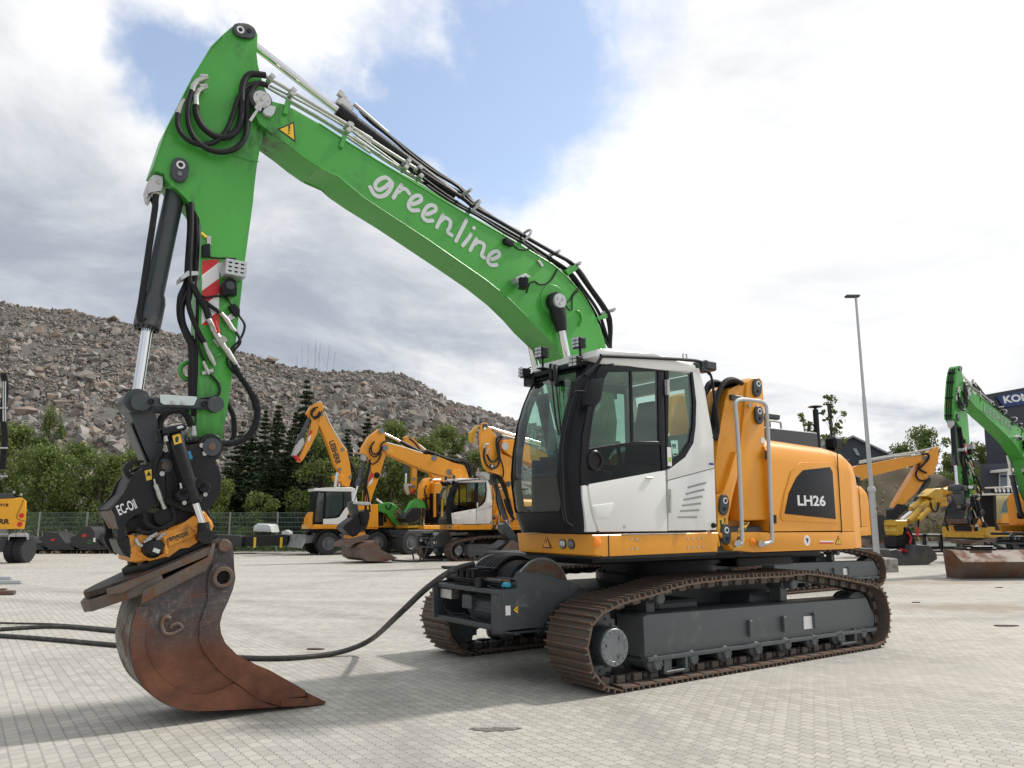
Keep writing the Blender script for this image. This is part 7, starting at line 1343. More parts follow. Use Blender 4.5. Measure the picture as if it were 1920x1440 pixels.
# wide ditching bucket across the machine's axis
bk = bpy.data.objects.new('bucket', None); COL.objects.link(bk); bk.parent = RJ
gj = lambda px, py: (lambda v: (v @ FJ.x-FJ.o @ FJ.x, v @ FJ.y-FJ.o @ FJ.y))(ground(px, py))
TR = Fr(ground(1794, 1087)[:2], 84)     # bucket frame: long axis along the picture, near face looks at us
CB_ = thing('temp', None, None, TR); CB_.parent = None
def in_root(o, fr, root):
    if o.name.split('.')[0] in ('shell', 'cutting_edge'):
        for v in o.data.vertices:
            k = .83+.17*min(1, max(0, v.co.z/.56)); v.co.x = LB/2+(v.co.x-LB/2)*k; v.co.y = v.co.y*.75 if v.co.y > 0 else v.co.y
    o.data.transform(root_inv(root) @ fr.mat() @ Matrix.Diagonal((1, 1, .86, 1))); return o
def root_inv(fr): return fr.mat().inverted()
LB = 2.35; ZS = .86; prof2 = [(0, 0), (.75, -.02+.02), (1.0, .06), (.85, .45), (.55, .85), (.30, .95), (-.12, .80), (-.22, .62), (-.10, .2)]
BM2 = mat('ditching_bucket_steel', (.13, .095, .075), .62, metal=.15, var=.3, scale=2.5, dirt=(.16, .065, .03), dirt_amt=.42, dirt_scale=1.6, bump=.3)
mb = MB(); mb.ext([(p[0], p[1]) for p in [(-.0, .0), (.12, .0), (.22, .60), (.0, .85), (-.10, .55)]], (0, 0, 0), Y3, Z3, X3, -.02, LB)
mb.b.clear()
mb.ext([(-.0, .03), (.06, .0), (.9, .02), (.9, .06), (.10, .06), (-.28, .55), (.15, .86), (.55, .86), (.55, .90), (.13, .90), (-.33, .56)], (0, 0, 0), Y3, Z3, X3, .02, LB-.02, .008)
for xx in (0, LB-.04): mb.ext([(-.0, .02), (.9, .01), (.62, .45), (.60, .92), (.13, .91), (-.33, .56)], (0, 0, 0), Y3, Z3, X3, xx-.02, xx+.03, .006)
o = mb.done('shell', BM2, bk); in_root(o, TR @ 1 if 0 else TR, FJ)
o = MB().ext([(-.06, -.0), (.9, -.0), (.9, .03), (-.06, .03)], (0, 0, 0), Y3, Z3, X3, -.05, LB+.02, .006).done('cutting_edge', HUB, bk); in_root(o, TR, FJ)
mb = MB(); mb.box((.45, .1, .90), (1.35, .62, .98), .02); mb.box((.60, .05, .98), (1.25, .5, 1.04), .02); mb.prism([(1.3, .95), (1.75, .95), (1.3, 1.15)], .2, .3, .01); mb.prism([(1.3, .95), (1.75, .95), (1.3, 1.15)], .45, .55, .01); o = mb.done('hitch_plate', BLACK, bk); in_root(o, TR, FJ)
bpy.data.objects.remove(CB_)
# yellow-orange rear of another digger under the green boom
def right_rear(d):
    d.w = qg; d.p('body', ORANGE, [(548,840),(548,640),(580,520),(640,450),(740,425),(800,450),(815,890),(560,890)], .1, 1.6, .05); d.p('dark_corner', DGREY, [(552,630),(575,540),(600,490),(638,460),(632,630)], .07, .12, .005); d.p('deck', YELLOW, [(460,895),(470,850),(545,850),(560,905),(900,905),(900,930),(460,920)], .05, 1.6, .02)
    d.rod('handrail', BLACK, (350,765), (720,765), .025, 0); d.rod('handrail', BLACK, (490,808), (720,812), .02, 0); mb = MB(); v = d.f.P(*qg([(592, 850)])[0], .08); mb.lathe(v, (0, -1, 0), [(0, .12), (.03, .1), (.03, .02)], 16); mb.done('rear_lamp', RUSTY, d.r); d.t('body_seam', BLACK, [([(705,890),(705,700),(730,560),(760,520)], .015, .09), ([(745,880),(745,700),(770,580)], .015, .09)])
    d.p('tracks', RUSTY, [(380,960),(620,960),(620,1010),(400,1010)], .0, 2.2, .02); d.p('chassis', DGREY, [(480,1010),(900,1010),(900,1040),(480,1040)], .1, 2.0, .02)
    mb = MB(); v = d.f.P(*qg([(690, 960)])[0], .3)
    for k in range(7): mb.sweep([v+Vector((-.3+.12*k+.05*math.cos(a), .0+.3*math.cos(a), .28*math.sin(a)-.1)) for a in np.linspace(0, 6.28, 15)[:-1]], .03, 6, closed=True)
    mb.done('cable_drum', HUB, d.r)
small_machine(ground(1880, 1048)[:2], 80, 'orange digger body with a dark grey corner panel below the green boom at the right', right_rear)
def yellow_cab(d):
    d.w = qg; d.p('cab_frame', PLASTIC, [(450,430),(490,430),(490,760),(540,840),(480,840),(455,700)], .1, 1.1, .02); d.p('cab_window', GLASS, [(490,430),(700,430),(700,640),(560,650),(530,760),(490,690)], .15, .17, 0); d.p('cab_roof', WHITE, [(440,405),(700,400),(720,425),(440,428)], .0, 1.2, .02); d.p('visor', WHITE, [(570,325),(900,315),(900,335),(575,340)], .2, 1.0, .01)
    mb = MB()
    for x_ in (470, 515, 565, 615, 665, 700):
        v = d.f.P(*qg([(x_, 378)])[0], .0); mb.box((v.x-.1, -.05, v.z-.08), (v.x+.1, .12, v.z+.1), .03)
    l_ = mb.done('roof_lamps', PLASTIC, d.r); mb = MB()
    for x_ in (470, 515, 565, 615, 665, 700): v = d.f.P(*qg([(x_, 378)])[0], .0); mb.lathe((v.x, -.052, v.z+.01), (0, -1, 0), [(0, .075), (.01, .07)], 14)
    mb.done('lamp_glass', LENS, l_); d.p('boom', YELLOW, [(235,300),(290,330),(350,400),(400,500),(450,700),(455,820),(460,900),(360,900),(350,700),(310,500),(250,380)], .8, 1.15, .03); d.t('hoses', RUBBER, [([(240,310),(290,420),(330,500)], .05, .75), ([(340,790),(380,760),(420,800),(420,850)], .04, .7)])
    d.p('body', YELLOW, [(350,800),(480,800),(480,930),(360,930)], .1, 2.0, .03); d.p('deck', BLACK, [(360,930),(900,930),(900,955),(380,955)], .2, 2.0)
    d.w = qi; bo = d.p('arm_upper', YELLOW, [(600,270),(760,195),(840,165),(860,200),(860,330),(720,350),(605,362)], .85, 1.1, .03, None); text('KOMATSU', d.f, qi([(702, 305)])[0], qi([(900, 250)])[0], .845, .28, mat('lettering_blue', (.03, .02, .16), .4), bo, bold=.03)
    d.p('arm_box', YELLOW, [(400,215),(530,112),(610,110),(635,150),(640,250),(560,350),(480,440),(430,440),(400,400),(420,330),(520,250)], .75, 1.2, .03); d.rod('arm_tube', YELLOW, (630,165), (860,95), .16, 1.0); d.rod('ram_tube', YELLOW, (215,405), (420,240), .15, 1.15); d.rod('ram_tube', YELLOW, (180,560), (430,300), .13, .85); d.rod('ram_tube', YELLOW, (300,540), (440,400), .10, .6); d.rod('rod', CHROME, (85,535), (235,420), .09, 1.15); d.rod('rod', CHROME, (130,560), (240,470), .06, .9); d.t('hoses', RUBBER, [([(470,300),(480,370),(520,430),(560,400),(570,300)], .03, .7), ([(310,480),(305,560),(300,640)], .035, .6)]); d.t('red_hose', RED, [([(300,640),(290,720),(270,760)], .05, .6)])
    d.p('knuckle', YELLOW, [(0,540),(150,540),(170,620),(130,640),(90,620),(90,690),(100,750),(30,750),(10,690),(30,620),(0,610)], .7, 1.3, .04); d.p('tool', BLACK, [(0,760),(110,750),(130,640),(190,640),(260,780),(290,880),(240,960),(60,960),(0,900)], .7, 1.3, .05); d.t('tool_hose', RED, [([(150,700),(200,780),(190,860),(240,930)], .04, .65), ([(60,940),(150,965),(240,950)], .06, .6)])
small_machine(ground(1700, 1061)[:2], 70, 'yellow excavator stretching its arm left, with a row of roof lamps and a grey bucket', yellow_cab, name='crawler_excavator')
KM = [o for o in COL.objects if o.get('label', '').startswith('yellow excavator stretching')][0]
d = Dg(Fr(ground(1700, 1061)[:2], 70), KM); d.w = qi
mb = MB(); P = d.f.S(qi([(-90,945),(0,930),(80,960),(100,1040),(230,1050),(280,870),(460,885),(555,1000),(560,1070),(400,1168),(70,1160),(-60,1060)]), .2)
sb = mb.prism([P[0], P[1], P[2], P[3], P[4], P[5], P[6], P[7], P[8], P[9], P[10], P[11]], .2, 1.9, .02).done('bucket', mat('grey_bucket', (.085, .088, .092), .45, metal=.3, dirt=(.14, .12, .10), dirt_amt=.25), KM)
# orange digger with its boom reaching right (H)
def reach_right(d):
    d.w = qe; bo = d.p('boom', ORANGE, [(-60,330),(60,290),(200,270),(480,215),(600,190),(720,180),(745,210),(720,250),(640,290),(480,330),(200,400),(60,455),(-60,500)], .9, 1.3, .02); st = d.p('stick', ORANGE, [(790,150),(860,98),(886,96),(886,230),(850,340),(815,415),(780,425),(740,445),(640,580),(540,690),(450,735),(420,730),(440,680),(560,480),(670,300),(700,270)], .9, 1.3, .02); d.t('boom_pipes', ZINC, [([(60,270),(200,245),(480,200),(620,190),(700,175)], .04, .9), ([(60,255),(250,215),(560,165),(640,155),(880,100)], .05, 1.0), ([(200,235),(400,200),(600,180)], .03, .85)], bo); d.t('hoses', RUBBER, [([(720,180),(770,170),(780,220),(720,290),(690,330),(760,370)], .05, .8), ([(690,270),(650,380),(680,440),(740,450),(800,425)], .045, .8)], st); d.rod('bucket_cylinder', DGREY, (780,440), (650,670), .14, 1.1); d.rod('rod', CHROME, (640,680), (600,720), .07, 1.1); d.dots('pin_boss', HUB, [(738,215),(800,412)], .1, .9, st)
    d.p('coupler', BLACK, [(415,750),(470,690),(520,700),(600,720),(560,760),(500,780),(440,870),(410,850)], .8, 1.4, .03); MB().box((-6.5, .1, 1.1), (-2.0, 2.4, 2.3), .05)
    d.p('bucket', RUSTY, [(320,960),(350,940),(400,960),(440,1000),(445,1130),(430,1172),(340,1172),(300,1140),(250,1110),(290,1040),(310,1000)], .5, 1.8, .03); d.p('body', ORANGE, [(-260,420),(-40,420),(-40,640),(-260,640)], 0, 2.4, .1); d.p('chassis', DGREY, [(-260,660),(-60,660),(-60,900),(-260,900)], 0, 2.4, .05)
small_machine(ground(1662, 1046)[:2], 85, 'orange excavator behind the lamp pole reaching right with stick and brown bucket hanging down', reach_right)
# ---- left edge: rear of yellow-orange digger with 918
FK = Fr(ground(50, 1056)[:2], -60)
RK = thing('wheeled_excavator', 'yellow wheeled digger cut by the left edge, its numbered rear end facing us', 'excavator', loc=None, group='excavators parked in the yard')
Yk = ground(50, 1056)[1]; at = lambda px, py, Y=Yk: atY(px, py, Y)
YEL2 = mat('golden_paint', (.86, .40, .015), .28, var=.04, scale=2)
def fp(name, m, pts, Y0, Y1, par=RK, bev=.02, w_=qk):
    P = [(atY(*q, Y0).x, atY(*q, Y0).z) for q in w_(pts)]; nv = Vector((max(p[0] for p in P)-.1, Y0, 0)).normalized(); return MB().ext(P, Vector((0, Y0, 0)), X3, Z3, nv, 0, Y1-Y0, bev, 2).done(name, m, par)
cwk = fp('counterweight', YEL2, [(-700,345),(160,345),(185,320),(250,318),(300,360),(292,560),(272,672),(-700,680)], Yk-.6, Yk+.5, bev=.06); fp('hood', DGREY, [(-700,270),(130,268),(180,325),(150,345),(-700,345)], Yk-.4, Yk+2.2, bev=.03)
fp('body', YEL2, [(-700,345),(-60,345),(-60,660),(-700,660)], Yk+.8, Yk+3.2)
fk0 = Fr((0, Yk-.6), 90)
def ftext(s, a, b, h, m, par, bold=.02):
    class F:
        def P(self, x, y, c): p = atY(x, y, Yk-.6); return Vector((p.x, Yk-.6-.008, p.z))
    return text(s, F(), a, b, 0, h, m, par, bold=bold)
ftext('918', qk([(0, 418)])[0], qk([(92, 418)])[0], .11, BDECAL, cwk); ftext('LIEBHERR', qk([(-320, 612)])[0], qk([(108, 612)])[0], .17, BDECAL, cwk, .04)
for q in ((242, 520), (222, 618)): v = atY(*qk([q])[0], Yk-.6); MB().lathe(v, (0, -1, 0), [(0, .09), (.03, .085), (.035, .02)], 20).done('tail_lamp', RED, cwk)
mb = MB(); P = [atY(*q, Yk-.61) for q in qk([(262,340),(232,430),(190,510),(200,560),(286,585)])]; mb.tube(P, .012, 6); mb.done('panel_seam', mat('seam_brown', (.25, .1, .01), .6), cwk)
for px in (200, -300):
    c = atY(*qk([(px, 930)])[0], Yk+.2); mb = MB(); r = .50; mb.lathe((c.x-.34, Yk+.3, r), (1, 0, 0), [(0, r*.6), (0, r*.92), (.05, r), (.30, r), (.33, r*.9), (.36, r*.9), (.39, r), (.66, r), (.70, r*.92), (.70, r*.6)], 36); wo = mb.done('wheel', TYRE, RK); mb = MB()
    for i in range(26):
        a = i*6.283/26
        for k in (.18, .53): mb.obox((c.x-.34+k, Yk+.3+r*math.cos(a), r+r*math.sin(a)), (X3, Vector((0, math.cos(a), math.sin(a))), Vector((0, -math.sin(a), math.cos(a)))), (.26, .05, .05))
    mb.done('tread', TYRE, wo)
fp('axle', DGREY, [(-700,760),(95,760),(95,930),(-700,930)], Yk+.1, Yk+.5); mg = fp('mudguard', GALV, [(95,740),(120,722),(300,722),(325,735),(325,790),(300,790),(300,755),(110,755),(100,800),(92,800)], Yk-.35, Yk+.9, bev=.01); fp('bumper', GALV, [(-700,722),(90,722),(90,735),(-700,735)], Yk-.3, Yk-.1, bev=0)
for q in ((172, 742), (268, 742)): v = atY(*qk([q])[0], Yk-.36); MB().box((v.x-.02, Yk-.38, v.z-.05), (v.x+.02, Yk-.35, v.z+.08)).done('bolt', ZINC, mg)
for q in ((155, 260), (238, 287)): v = atY(*qk([q])[0], Yk-.3); MB().box((v.x-.03, Yk-.33, v.z-.04), (v.x+.03, Yk-.25, v.z+.06), .005).done('camera', ZINC, RK)
mb = MB()
for k in range(5): mb.tube([atY(x+k*2.2-2, y, Yk+.6) for x, y in ((2, 880), (7, 820), (3, 780), (8, 730), (4, 700))], .04, 6)
bm_ = mb.done('boom_hoses', RUBBER, RK); P = [(atY(*q, Yk+.5).x, atY(*q, Yk+.5).z) for q in ((-90, 640), (-30, 690), (-22, 760), (-22, 900), (-40, 930), (-90, 930))]; MB().prism(P, Yk+.5, Yk+.6, .02).done('boom', YEL2, RK)
mb = MB()
for y in (765, 840, 893): a = atY(0, y, Yk+.4); mb.box((a.x-.2, Yk+.38, a.z-.03), (a.x+.28, Yk+.44, a.z+.03), .01)
for x in (6, 10): mb.tube([atY(x, 715, Yk+.45), atY(x, 790, Yk+.45)], .022, 6)
mb.done('pipe_clamp', GALV, bm_)
# ================================================================ row of dark buckets and things at the fence
DB = mat('new_black_bucket', (.028, .028, .031), .42, var=.15, dirt=(.08, .075, .07), dirt_amt=.1); WOOD = mat('pallet_wood', (.28, .2, .13), .85, var=.25, scale=12)
def pallet(cx, Y, w, label):
    r = thing('pallet', label, 'pallet', loc=(cx, Y, 0), group='pallets along the fence')
    for i in range(5): MB().box((-w/2, -.5+i*.235, .12), (w/2, -.5+i*.235+.1, .142)).done('board', WOOD, r)
    for i in range(3): MB().box((-w/2+i*(w-.12)/2, -.5, 0), (-w/2+i*(w-.12)/2+.12, .54, .118)).done('block', WOOD, r)
    return r
def bucket_at(px0, px1, ptop, Y, label, prof, w_=qk, wid=1.2, ring=None, extra=None):
    r = thing('excavator_bucket', label, 'bucket', loc=(0, 0, 0), group='new dark buckets standing along the fence'); Q = [(atY(*q, Y).x, max(.15, atY(*q, Y).z)) for q in w_(prof)]
    MB().prism(Q, Y, Y+.03, .01).done('side_plate', DB, r); MB().prism(Q, Y+wid-.03, Y+wid, .01).done('side_plate', DB, r)
    k = Q[:extra or len(Q)]; inn = [(x*.93+sum(q[0] for q in Q)/len(Q)*.07, z*.93+sum(q[1] for q in Q)/len(Q)*.07) for x, z in k]; MB().prism(k+inn[::-1], Y+.031, Y+wid-.031).done('shell', DB, r)
    cx = (min(q[0] for q in Q)+max(q[0] for q in Q))/2; r.location = (cx, Y, 0)
    for c in r.children: c.data.transform(Matrix.Translation((-cx, -Y, 0)))
    return r
YB1 = 38.6
bs = [('dark bucket half hidden by the rear wheel of the cut off yellow digger', [(300,790),(340,770),(400,850),(480,880),(490,905),(300,915)]),
      ('dark grey bucket with a red dash, left of the fence post', [(430,780),(560,700),(600,720),(660,710),(680,760),(730,830),(830,885),(830,905),(560,905),(520,880),(480,820)]),
      ('dark bucket with red mark, green ring and white notice', [(785,770),(860,740),(970,640),(1020,650),(1060,700),(1070,770),(1120,850),(1200,890),(1200,905),(930,905),(860,880),(800,850)]),
      ('dark bucket half hidden behind the black coupler frame', [(1110,750),(1150,720),(1310,700),(1310,900),(1230,900),(1180,880),(1120,800)])]
bo_ = [bucket_at(0, 0, 0, YB1, lb, pr) for lb, pr in bs]
def dec(o, m, q, Y=YB1, name='mark'):
    Q = [(atY(*p, Y).x-o.location.x, atY(*p, Y).z) for p in qk(q)]; return MB().prism(Q, -.008, -.001).done(name, m, o)
dec(bo_[1], RED, [(572,785),(620,775),(615,800),(570,805)]); dec(bo_[2], RED, [(920,735),(975,725),(970,755),(930,765)]); dec(bo_[2], WDECAL, [(1050,770),(1075,770),(1075,818),(1050,818)], name='notice')
v = atY(*qk([(1008, 818)])[0], YB1); MB().sweep([(v.x-bo_[2].location.x+.08*math.cos(a), -.01, v.z+.08*math.sin(a)) for a in np.linspace(0, 6.28, 19)[:-1]], .012, 6, closed=True).done('green_ring', GREEN, bo_[2])
for i, (px, ww) in enumerate(((340, 1.2), (480, 1.1), (640, 1.3), (780, 1.1), (880, 1.0), (1030, 1.2), (1150, 1.1), (1250, 1.1))):
    v = atY(*qk([(px, 930)])[0], YB1); pallet(v.x, YB1+.45, ww, ['pallet beside the rear wheel of the cut off yellow digger', 'pallet between the wheel and the red dashed bucket', 'pallet below the dark bucket with the red dash', 'pallet right of the bucket with the red dash', 'pallet left under the green ringed bucket', 'pallet below the dark bucket with the green ring', 'pallet right of the green ringed bucket', 'pallet below the bucket hidden by the black coupler'][i])
# white wrapped crate, long black box, blue-white pump beyond the bucket
q3 = z3
def block(name, label, cat, pts, Y, dep, m, w_=q3, bev=.04, grp=None):
    Q = [(atY(*q, Y).x, atY(*q, Y).z) for q in w_(pts)]; cx = sum(q[0] for q in Q)/len(Q); r = thing(name, label, cat, loc=(cx, Y, 0), group=grp)
    MB().prism([(x-cx, max(z, 0.0)) for x, z in Q], 0, dep, bev, 2).done('body', m, r); return r, cx
WRAP = mat('white_plastic_wrap', (.62, .66, .66), .3, var=.2, scale=5, bump=.6, bscale=6)
r, cx = block('wrapped_crate', 'bulky load wrapped in white plastic on a dark box by the fence', 'crate', [(1280,1140),(1285,1100),(1310,1082),(1390,1085),(1410,1100),(1420,1145)], 39.0, 1.4, WRAP, bev=.12)
r, cx = block('long_box', 'long black steel box with yellow end marks below the wrapped crate', 'box', [(1205,1245),(1210,1175),(1500,1160),(1535,1165),(1530,1240)], 38.2, 1.0, BLACK)
for px in (1300, 1490): v = atY(*q3([(px, 1200)])[0], 38.2); MB().box((v.x-cx-.07, -.02, .3), (v.x-cx+.05, -.001, .8), .004).done('yellow_mark', YDECAL, r)
r, cx = block('steel_bin', 'low black steel bin right behind the coupler and bucket ear', 'bin', [(1000,1250),(1000,1160),(1180,1168),(1200,1175),(1198,1250)], 38.0, 1.2, DB)
r, cx = block('small_pump', 'small white and black machine left of the grey dozer blade', 'pump', [(1488,1165),(1490,1140),(1520,1128),(1545,1140),(1548,1170)], 38.4, .6, WRAP, bev=.03)
r, cx = block('fence_box', 'narrow black box hung on the fence left of the white cab', 'box', [(1598,1075),(1598,975),(1612,975),(1612,1075)], 41.3, .12, PLASTIC, bev=.01)
# steel bars on the ground at the left edge
for i, (a, b_, m_, lb) in enumerate((((-60, 1084), (22, 1084), GALV, 'grey steel bar on the pavers at the left edge, farthest of four'), ((-60, 1092), (41, 1091), GALV, 'longer grey steel bar at the left edge, second from the back'), ((-40, 1108), (12, 1107), RUSTY, 'short rusty bar at the left edge of the pavers'), ((-60, 1112), (28, 1111), RUSTY, 'long rusty bar at the left edge, nearest of four'))):
    A_, B_ = Vector(ground(*a, .05)), Vector(ground(*b_, .05)); mb = MB(); dv = (B_-A_).normalized(); mb.obox((A_+B_)/2, (dv, dv.cross(Z3)*-1, Z3), ((B_-A_).length, .12, .09), .01); tag(mb.done('steel_bar', m_), lb, 'steel bar', 'steel bars lying on the pavers')
# small loose debris
DEB = mat('debris_brown', (.06, .045, .035), .9)
for i, (px, py, sz, lb) in enumerate(((1885, 1174, .11, 'dark flat scrap on the pavers at the right edge'), (1718, 1130, .06, 'small dark scrap on the pavers right of the rear track'), (590, 1218, .06, 'small dark scrap beside the cable right of the bucket'), (1873, 1102, .07, 'small dark stone on the pavers near the ditching bucket'))):
    c = ground(px, py); rr = random.Random(i); mb = MB(); mb.ext([(math.cos(a)*sz*rr.uniform(.7, 1.3)*1.6, math.sin(a)*sz*rr.uniform(.7, 1.2)*.6) for a in np.linspace(0, 6.28, 9)[:-1]], (c[0], c[1], 0), X3, Y3, Z3, .0, .015, .004); tag(mb.done('scrap', DEB), lb, 'scrap')
# ================================================================ lamp pole, halls, office, bank
v = atY(1632, 1040, 24.5); pb = ground(1641, 1042); Yp = pb[1]*.62; 
Yp = 25.0; b0 = atY(1634, 918, Yp); top = atY(1602, 556, Yp); px_ = (b0.x+top.x)/2+.12
lp = thing('lamp_pole', 'tall galvanised lamp pole on a concrete foot right of the big excavator', 'street lamp', loc=(b0.x, Yp, 0)); dx = 0
zt = top.z; MB().cyl((0, 0, .25), (0, 0, 2.6), .095, n=16).cyl((0, 0, 2.6), (0, 0, 5.6), .07, .058, 16).cyl((0, 0, 5.6), (0, 0, zt), .05, .038, 16).lathe((0, 0, 2.5), (0, 0, 1), [(0, .125), (.12, .12), (.16, .09)], 16).done('pole', GALV, lp)
MB().box((-.35, -.12, zt-.03), (.12, .12, zt+.05), .03).done('lamp_head', DGREY, lp)
MB().box((-.45, -.45, -.1), (.45, .45, .42), .04).done('concrete_foot', mat('cast_concrete', (.38, .37, .35), .9, dirt=(.2, .18, .15), dirt_amt=.3), lp)
NAVY = mat('dark_cladding', (.030, .036, .052), .55, var=.12, scale=.5); BLU = mat('sign_blue', (.014, .035, .15), .45); SLATE = mat('slate_cladding', (.075, .085, .10), .6, var=.1, scale=.4); LIGHTR = mat('light_roof', (.50, .52, .54), .5)
def bwall(name, label, cat, pts, Y, dep, m, px_name='wall', roof=None):
    Q = [(atY(*q, Y).x, max(0, atY(*q, Y).z)) for q in pts]; cx = sum(q[0] for q in Q)/len(Q); r = thing(name, label, cat, loc=(cx, Y, 0)); xl = min(q[0] for q in Q); nv = Vector((xl+.8, Y, 0)).normalized(); MB().ext([(x-cx, z) for x, z in Q], (0, 0, 0), X3, Z3, nv, 0, dep).done(px_name, m, r); return r, cx
r, cx = bwall('showroom', 'dark blue showroom with a blue sign at the right edge', 'building', [(1863,1030),(1845,800),(1842,741),(1980,716),(2100,700),(2100,1030)], 48, 18, NAVY)
def wp_(px, py, Y, cx): p = atY(px, py, Y); return (p.x-cx, p.z)
sg = MB().prism([wp_(*q, 48, cx) for q in ((1866, 744), (2000, 718), (2000, 748), (1880, 764))], -.12, -.02, .01).done('sign', BLU, r)
class F48:
    def P(self, x, y, c): p = atY(x, y, 48); return Vector((p.x-cx, -.13, p.z))
text('KOMATSU', F48(), qf([(790, 500)])[0], (1985, 742), 0, .42, WDECAL, sg, bold=.04)
MB().prism([wp_(*q, 48, cx) for q in ((1838,878),(1862,876),(1862,1030),(1838,1030))], -1, -.01, .02).done('side_wing', NAVY, r)
r, cx = bwall('office_block', 'low dark office block with white framed canopy and glass front at the right', 'building', [(1838,1030),(1838,870),(2100,862),(2100,1030)], 44, 3.4, NAVY)
fr1 = MB().prism([wp_(*q, 44, cx) for q in ((1856, 882), (1930, 880), (1990, 880), (1990, 885), (1856, 887))], -1.6, -.0, .01).prism([wp_(*q, 44, cx) for q in ((1857, 887), (1861, 887), (1861, 1010), (1857, 1010))], -1.6, -1.5).done('canopy', WHITE, r)
for x0 in (1872, 1900, 1930):
    w1 = MB().prism([wp_(*q, 44, cx) for q in ((x0, 888), (x0+24, 888), (x0+24, 940), (x0, 940))], -.06, -.02, .005).done('window', GALV, r); MB().prism([wp_(*q, 44, cx) for q in ((x0+2.5, 890), (x0+21.5, 890), (x0+21.5, 938), (x0+2.5, 938))], -.07, -.061).done('pane', mat('office_glass', (.10, .13, .17), .08, spec=.9), w1)
    if x0 == 1872: MB().prism([wp_(*q, 44, cx) for q in ((1874, 891), (1890, 891), (1890, 895), (1874, 895))], -.08, -.072).done('small_sign', BLU, w1)
r, cx = bwall('gabled_hall', 'dark grey gabled hall with a light roof edge behind the big counterweight', 'building', [(1480,1000),(1520,848),(1598,818),(1672,855),(1676,1000)], 72, 14, SLATE)
MB().prism([wp_(*q, 72, cx) for q in ((1516,850),(1597,816.5),(1674,854),(1674,857),(1598,820),(1518,853))], -.3, .2).done('roof_edge', LIGHTR, r); MB().prism([wp_(*q, 72, cx) for q in ((1440,856),(1450,826),(1594,817.5),(1518,850.5))], .5, .9).done('roof', LIGHTR, r)
MB().prism([wp_(*q, 72, cx) for q in ((1598, 841), (1605, 841), (1612, 854), (1606, 854))], -.1, -.02).done('roof_light', mat('skylight', (.45, .5, .52), .3), r)
r, cx = bwall('long_shed', 'long low grey shed behind the orange reaching boom', 'building', [(1640,1000),(1640,872),(1690,858),(1702,1000)], 66, 8, SLATE)
r, cx = bwall('far_flat_building', 'far dark flat building between the trees at the right', 'building', [(1768,1000),(1768,868),(1850,860),(1850,1000)], 90, 10, SLATE)
# earth bank with stones
EARTH = mat('earth_bank', (.085, .062, .042), .95, var=.4, scale=.9, dirt=(.10, .095, .04), dirt_amt=.4, dirt_scale=.5, bump=.5)
bx = np.linspace(17, 48, 90); by = np.linspace(42, 62, 40); BX, BY = np.meshgrid(bx, by, indexing='ij'); 
crest = np.interp(BX, [17, 20, 22, 25, 29, 33, 38, 44, 48], [1.0, 2.9, 4.2, 4.6, 3.4, 2.6, 2.4, 1.2, .2]); BZ = crest*np.clip((BY-42)/6, 0, 1)**.7*np.clip((62-BY)/8, 0, 1)**.5; BZ = BZ+(vnoise(BX, BY, .5, 5)*.9+vnoise(BX, BY, 1.5, 6)*.4)*np.clip(BZ, 0, 1)-.02
I = np.arange(BX.size).reshape(BX.shape); Fq = np.stack([I[:-1, :-1], I[1:, :-1], I[1:, 1:], I[:-1, 1:]], -1).reshape(-1, 4)
tag(link('earth_bank', npmesh('earth_bank', np.stack([BX, BY, BZ], -1).reshape(-1, 3), Fq, EARTH, True)), None, None, kind='structure')
n = 900; x = 18+rng.random(n)*22; y = 42+rng.random(n)*9; cr = np.interp(x, [17, 20, 22, 25, 29, 33, 38, 44, 48], [1.0, 2.9, 4.2, 4.6, 3.4, 2.6, 2.4, 1.2, .2]); z = cr*np.clip((y-42)/6, 0, 1)**.7; s = .07*(1+rng.pareto(2.2, n)); V, F = scatter(np.stack([x, y, z], -1), np.clip(s, .06, .55), rng)
tag(link('stones', npmesh('stones', V, F, ROCK)), 'loose stones scattered over the brown earth bank', 'stones', kind='stuff')
n = 5000; x = 19+rng.random(n)*28; y = 42.3+rng.random(n)*12; cr = np.interp(x, [17, 20, 22, 25, 29, 33, 38, 44, 48], [1.0, 2.9, 4.2, 4.6, 3.4, 2.6, 2.4, 1.2, .2]); z = cr*np.clip((y-42)/6, 0, 1)**.7; k = (vnoise(x, y, .35, 9) > .02)
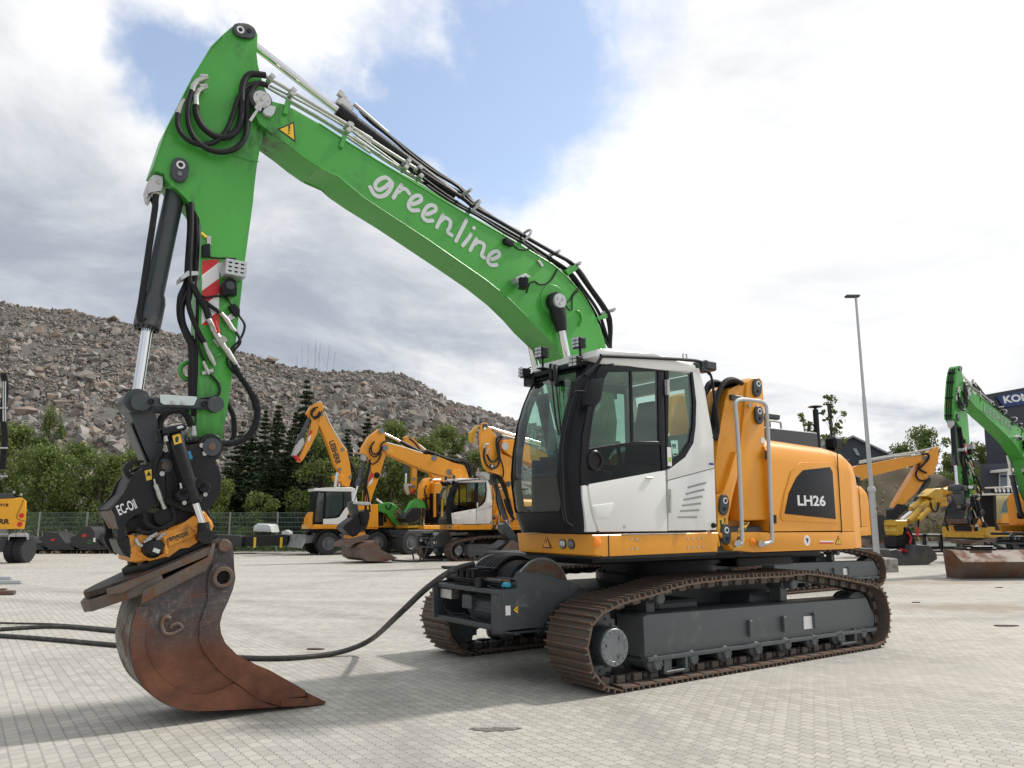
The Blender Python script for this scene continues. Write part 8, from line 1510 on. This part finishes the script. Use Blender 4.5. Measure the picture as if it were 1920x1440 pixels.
V, F = leaf_tris(np.stack([x, y, z+.15], -1)[k], (.12+.2*rng.random(n))[k], rng); tag(link('weeds', npmesh('weeds', V, F, mat('dry_weeds', (.15, .14, .05), .9, var=.4, scale=.6))), 'dry weeds growing over the brown earth bank', 'weeds', kind='stuff')
fence(21, 45, 41.6+14, 2.0, 'mesh fence on top of the bank on the right', zb=2.3) if False else None
fence(24.5, 46, 40.2, 1.9, 'green mesh fence in front of the bank at the right')
# attachments stored on frames at the foot of the bank
for i, (px, lb) in enumerate(((1722, 'open black and silver frame attachment beside the yellow arm tool'), (1752, 'silver edged black attachment second along the bank'), (1785, 'black attachment frame left of the green digger coupler'))):
    v = atY(px, 1040, 37); r = thing('attachment', lb, 'attachment', loc=(v.x, 37, 0), group='attachments stored along the bank')
    MB().box((-.45, 0, .12), (.45, .1, .2), .01).box((-.45, 0, .85), (.45, .1, .93), .01).box((-.45, 0, .12), (-.35, .1, .9), .01).box((.35, 0, .12), (.45, .1, .9), .01).done('frame', DB, r); MB().box((-.38, .3, .25), (.38, .9, .6), .03).done('bin', DB, r); MB().box((-.5, -.05, .93), (.5, .4, .98), .005).box((-.3, .1, .4), (.3, .14, .55)).done('silver_rail', ALU, r)
r, cx = block('steel_rack', 'dark steel rack with a turquoise bag on top, right of the rear counterweight', 'rack', [(235,930),(235,800),(300,800),(410,870),(420,1060),(240,1060)], 34, 1.5, DB, w_=qe, bev=.02)
v = atY(*qe([(345, 865)])[0], 34); MB().ball((v.x-cx, .2, v.z), .35, 2, (1, .6, .25)).done('bag', TEAL, r)
KB = mat('kerb_concrete', (.36, .35, .33), .9); mb = MB(); mb.box((15, 40.9, 0), (50, 41.15, .14), .02); tag(mb.done('kerb', KB), None, None, kind='structure')
split_parts([o for o in COL.objects if o.parent])
# ================================================================ closing pass: keep every thing at three levels, label groups
bpy.context.view_layer.update()
for o in list(COL.objects):
    a = [o]
    while a[-1].parent: a.append(a[-1].parent)
    if len(a) > 3: # thing, part, sub-part, deeper -> hang it on the part
        part = a[-2]; mw = a[0].matrix_basis.copy(); p = o.parent
        while p is not part: mw = p.matrix_basis @ mw; p = p.parent
        o.parent = part; o.matrix_parent_inverse = Matrix.Identity(4); o.matrix_basis = mw
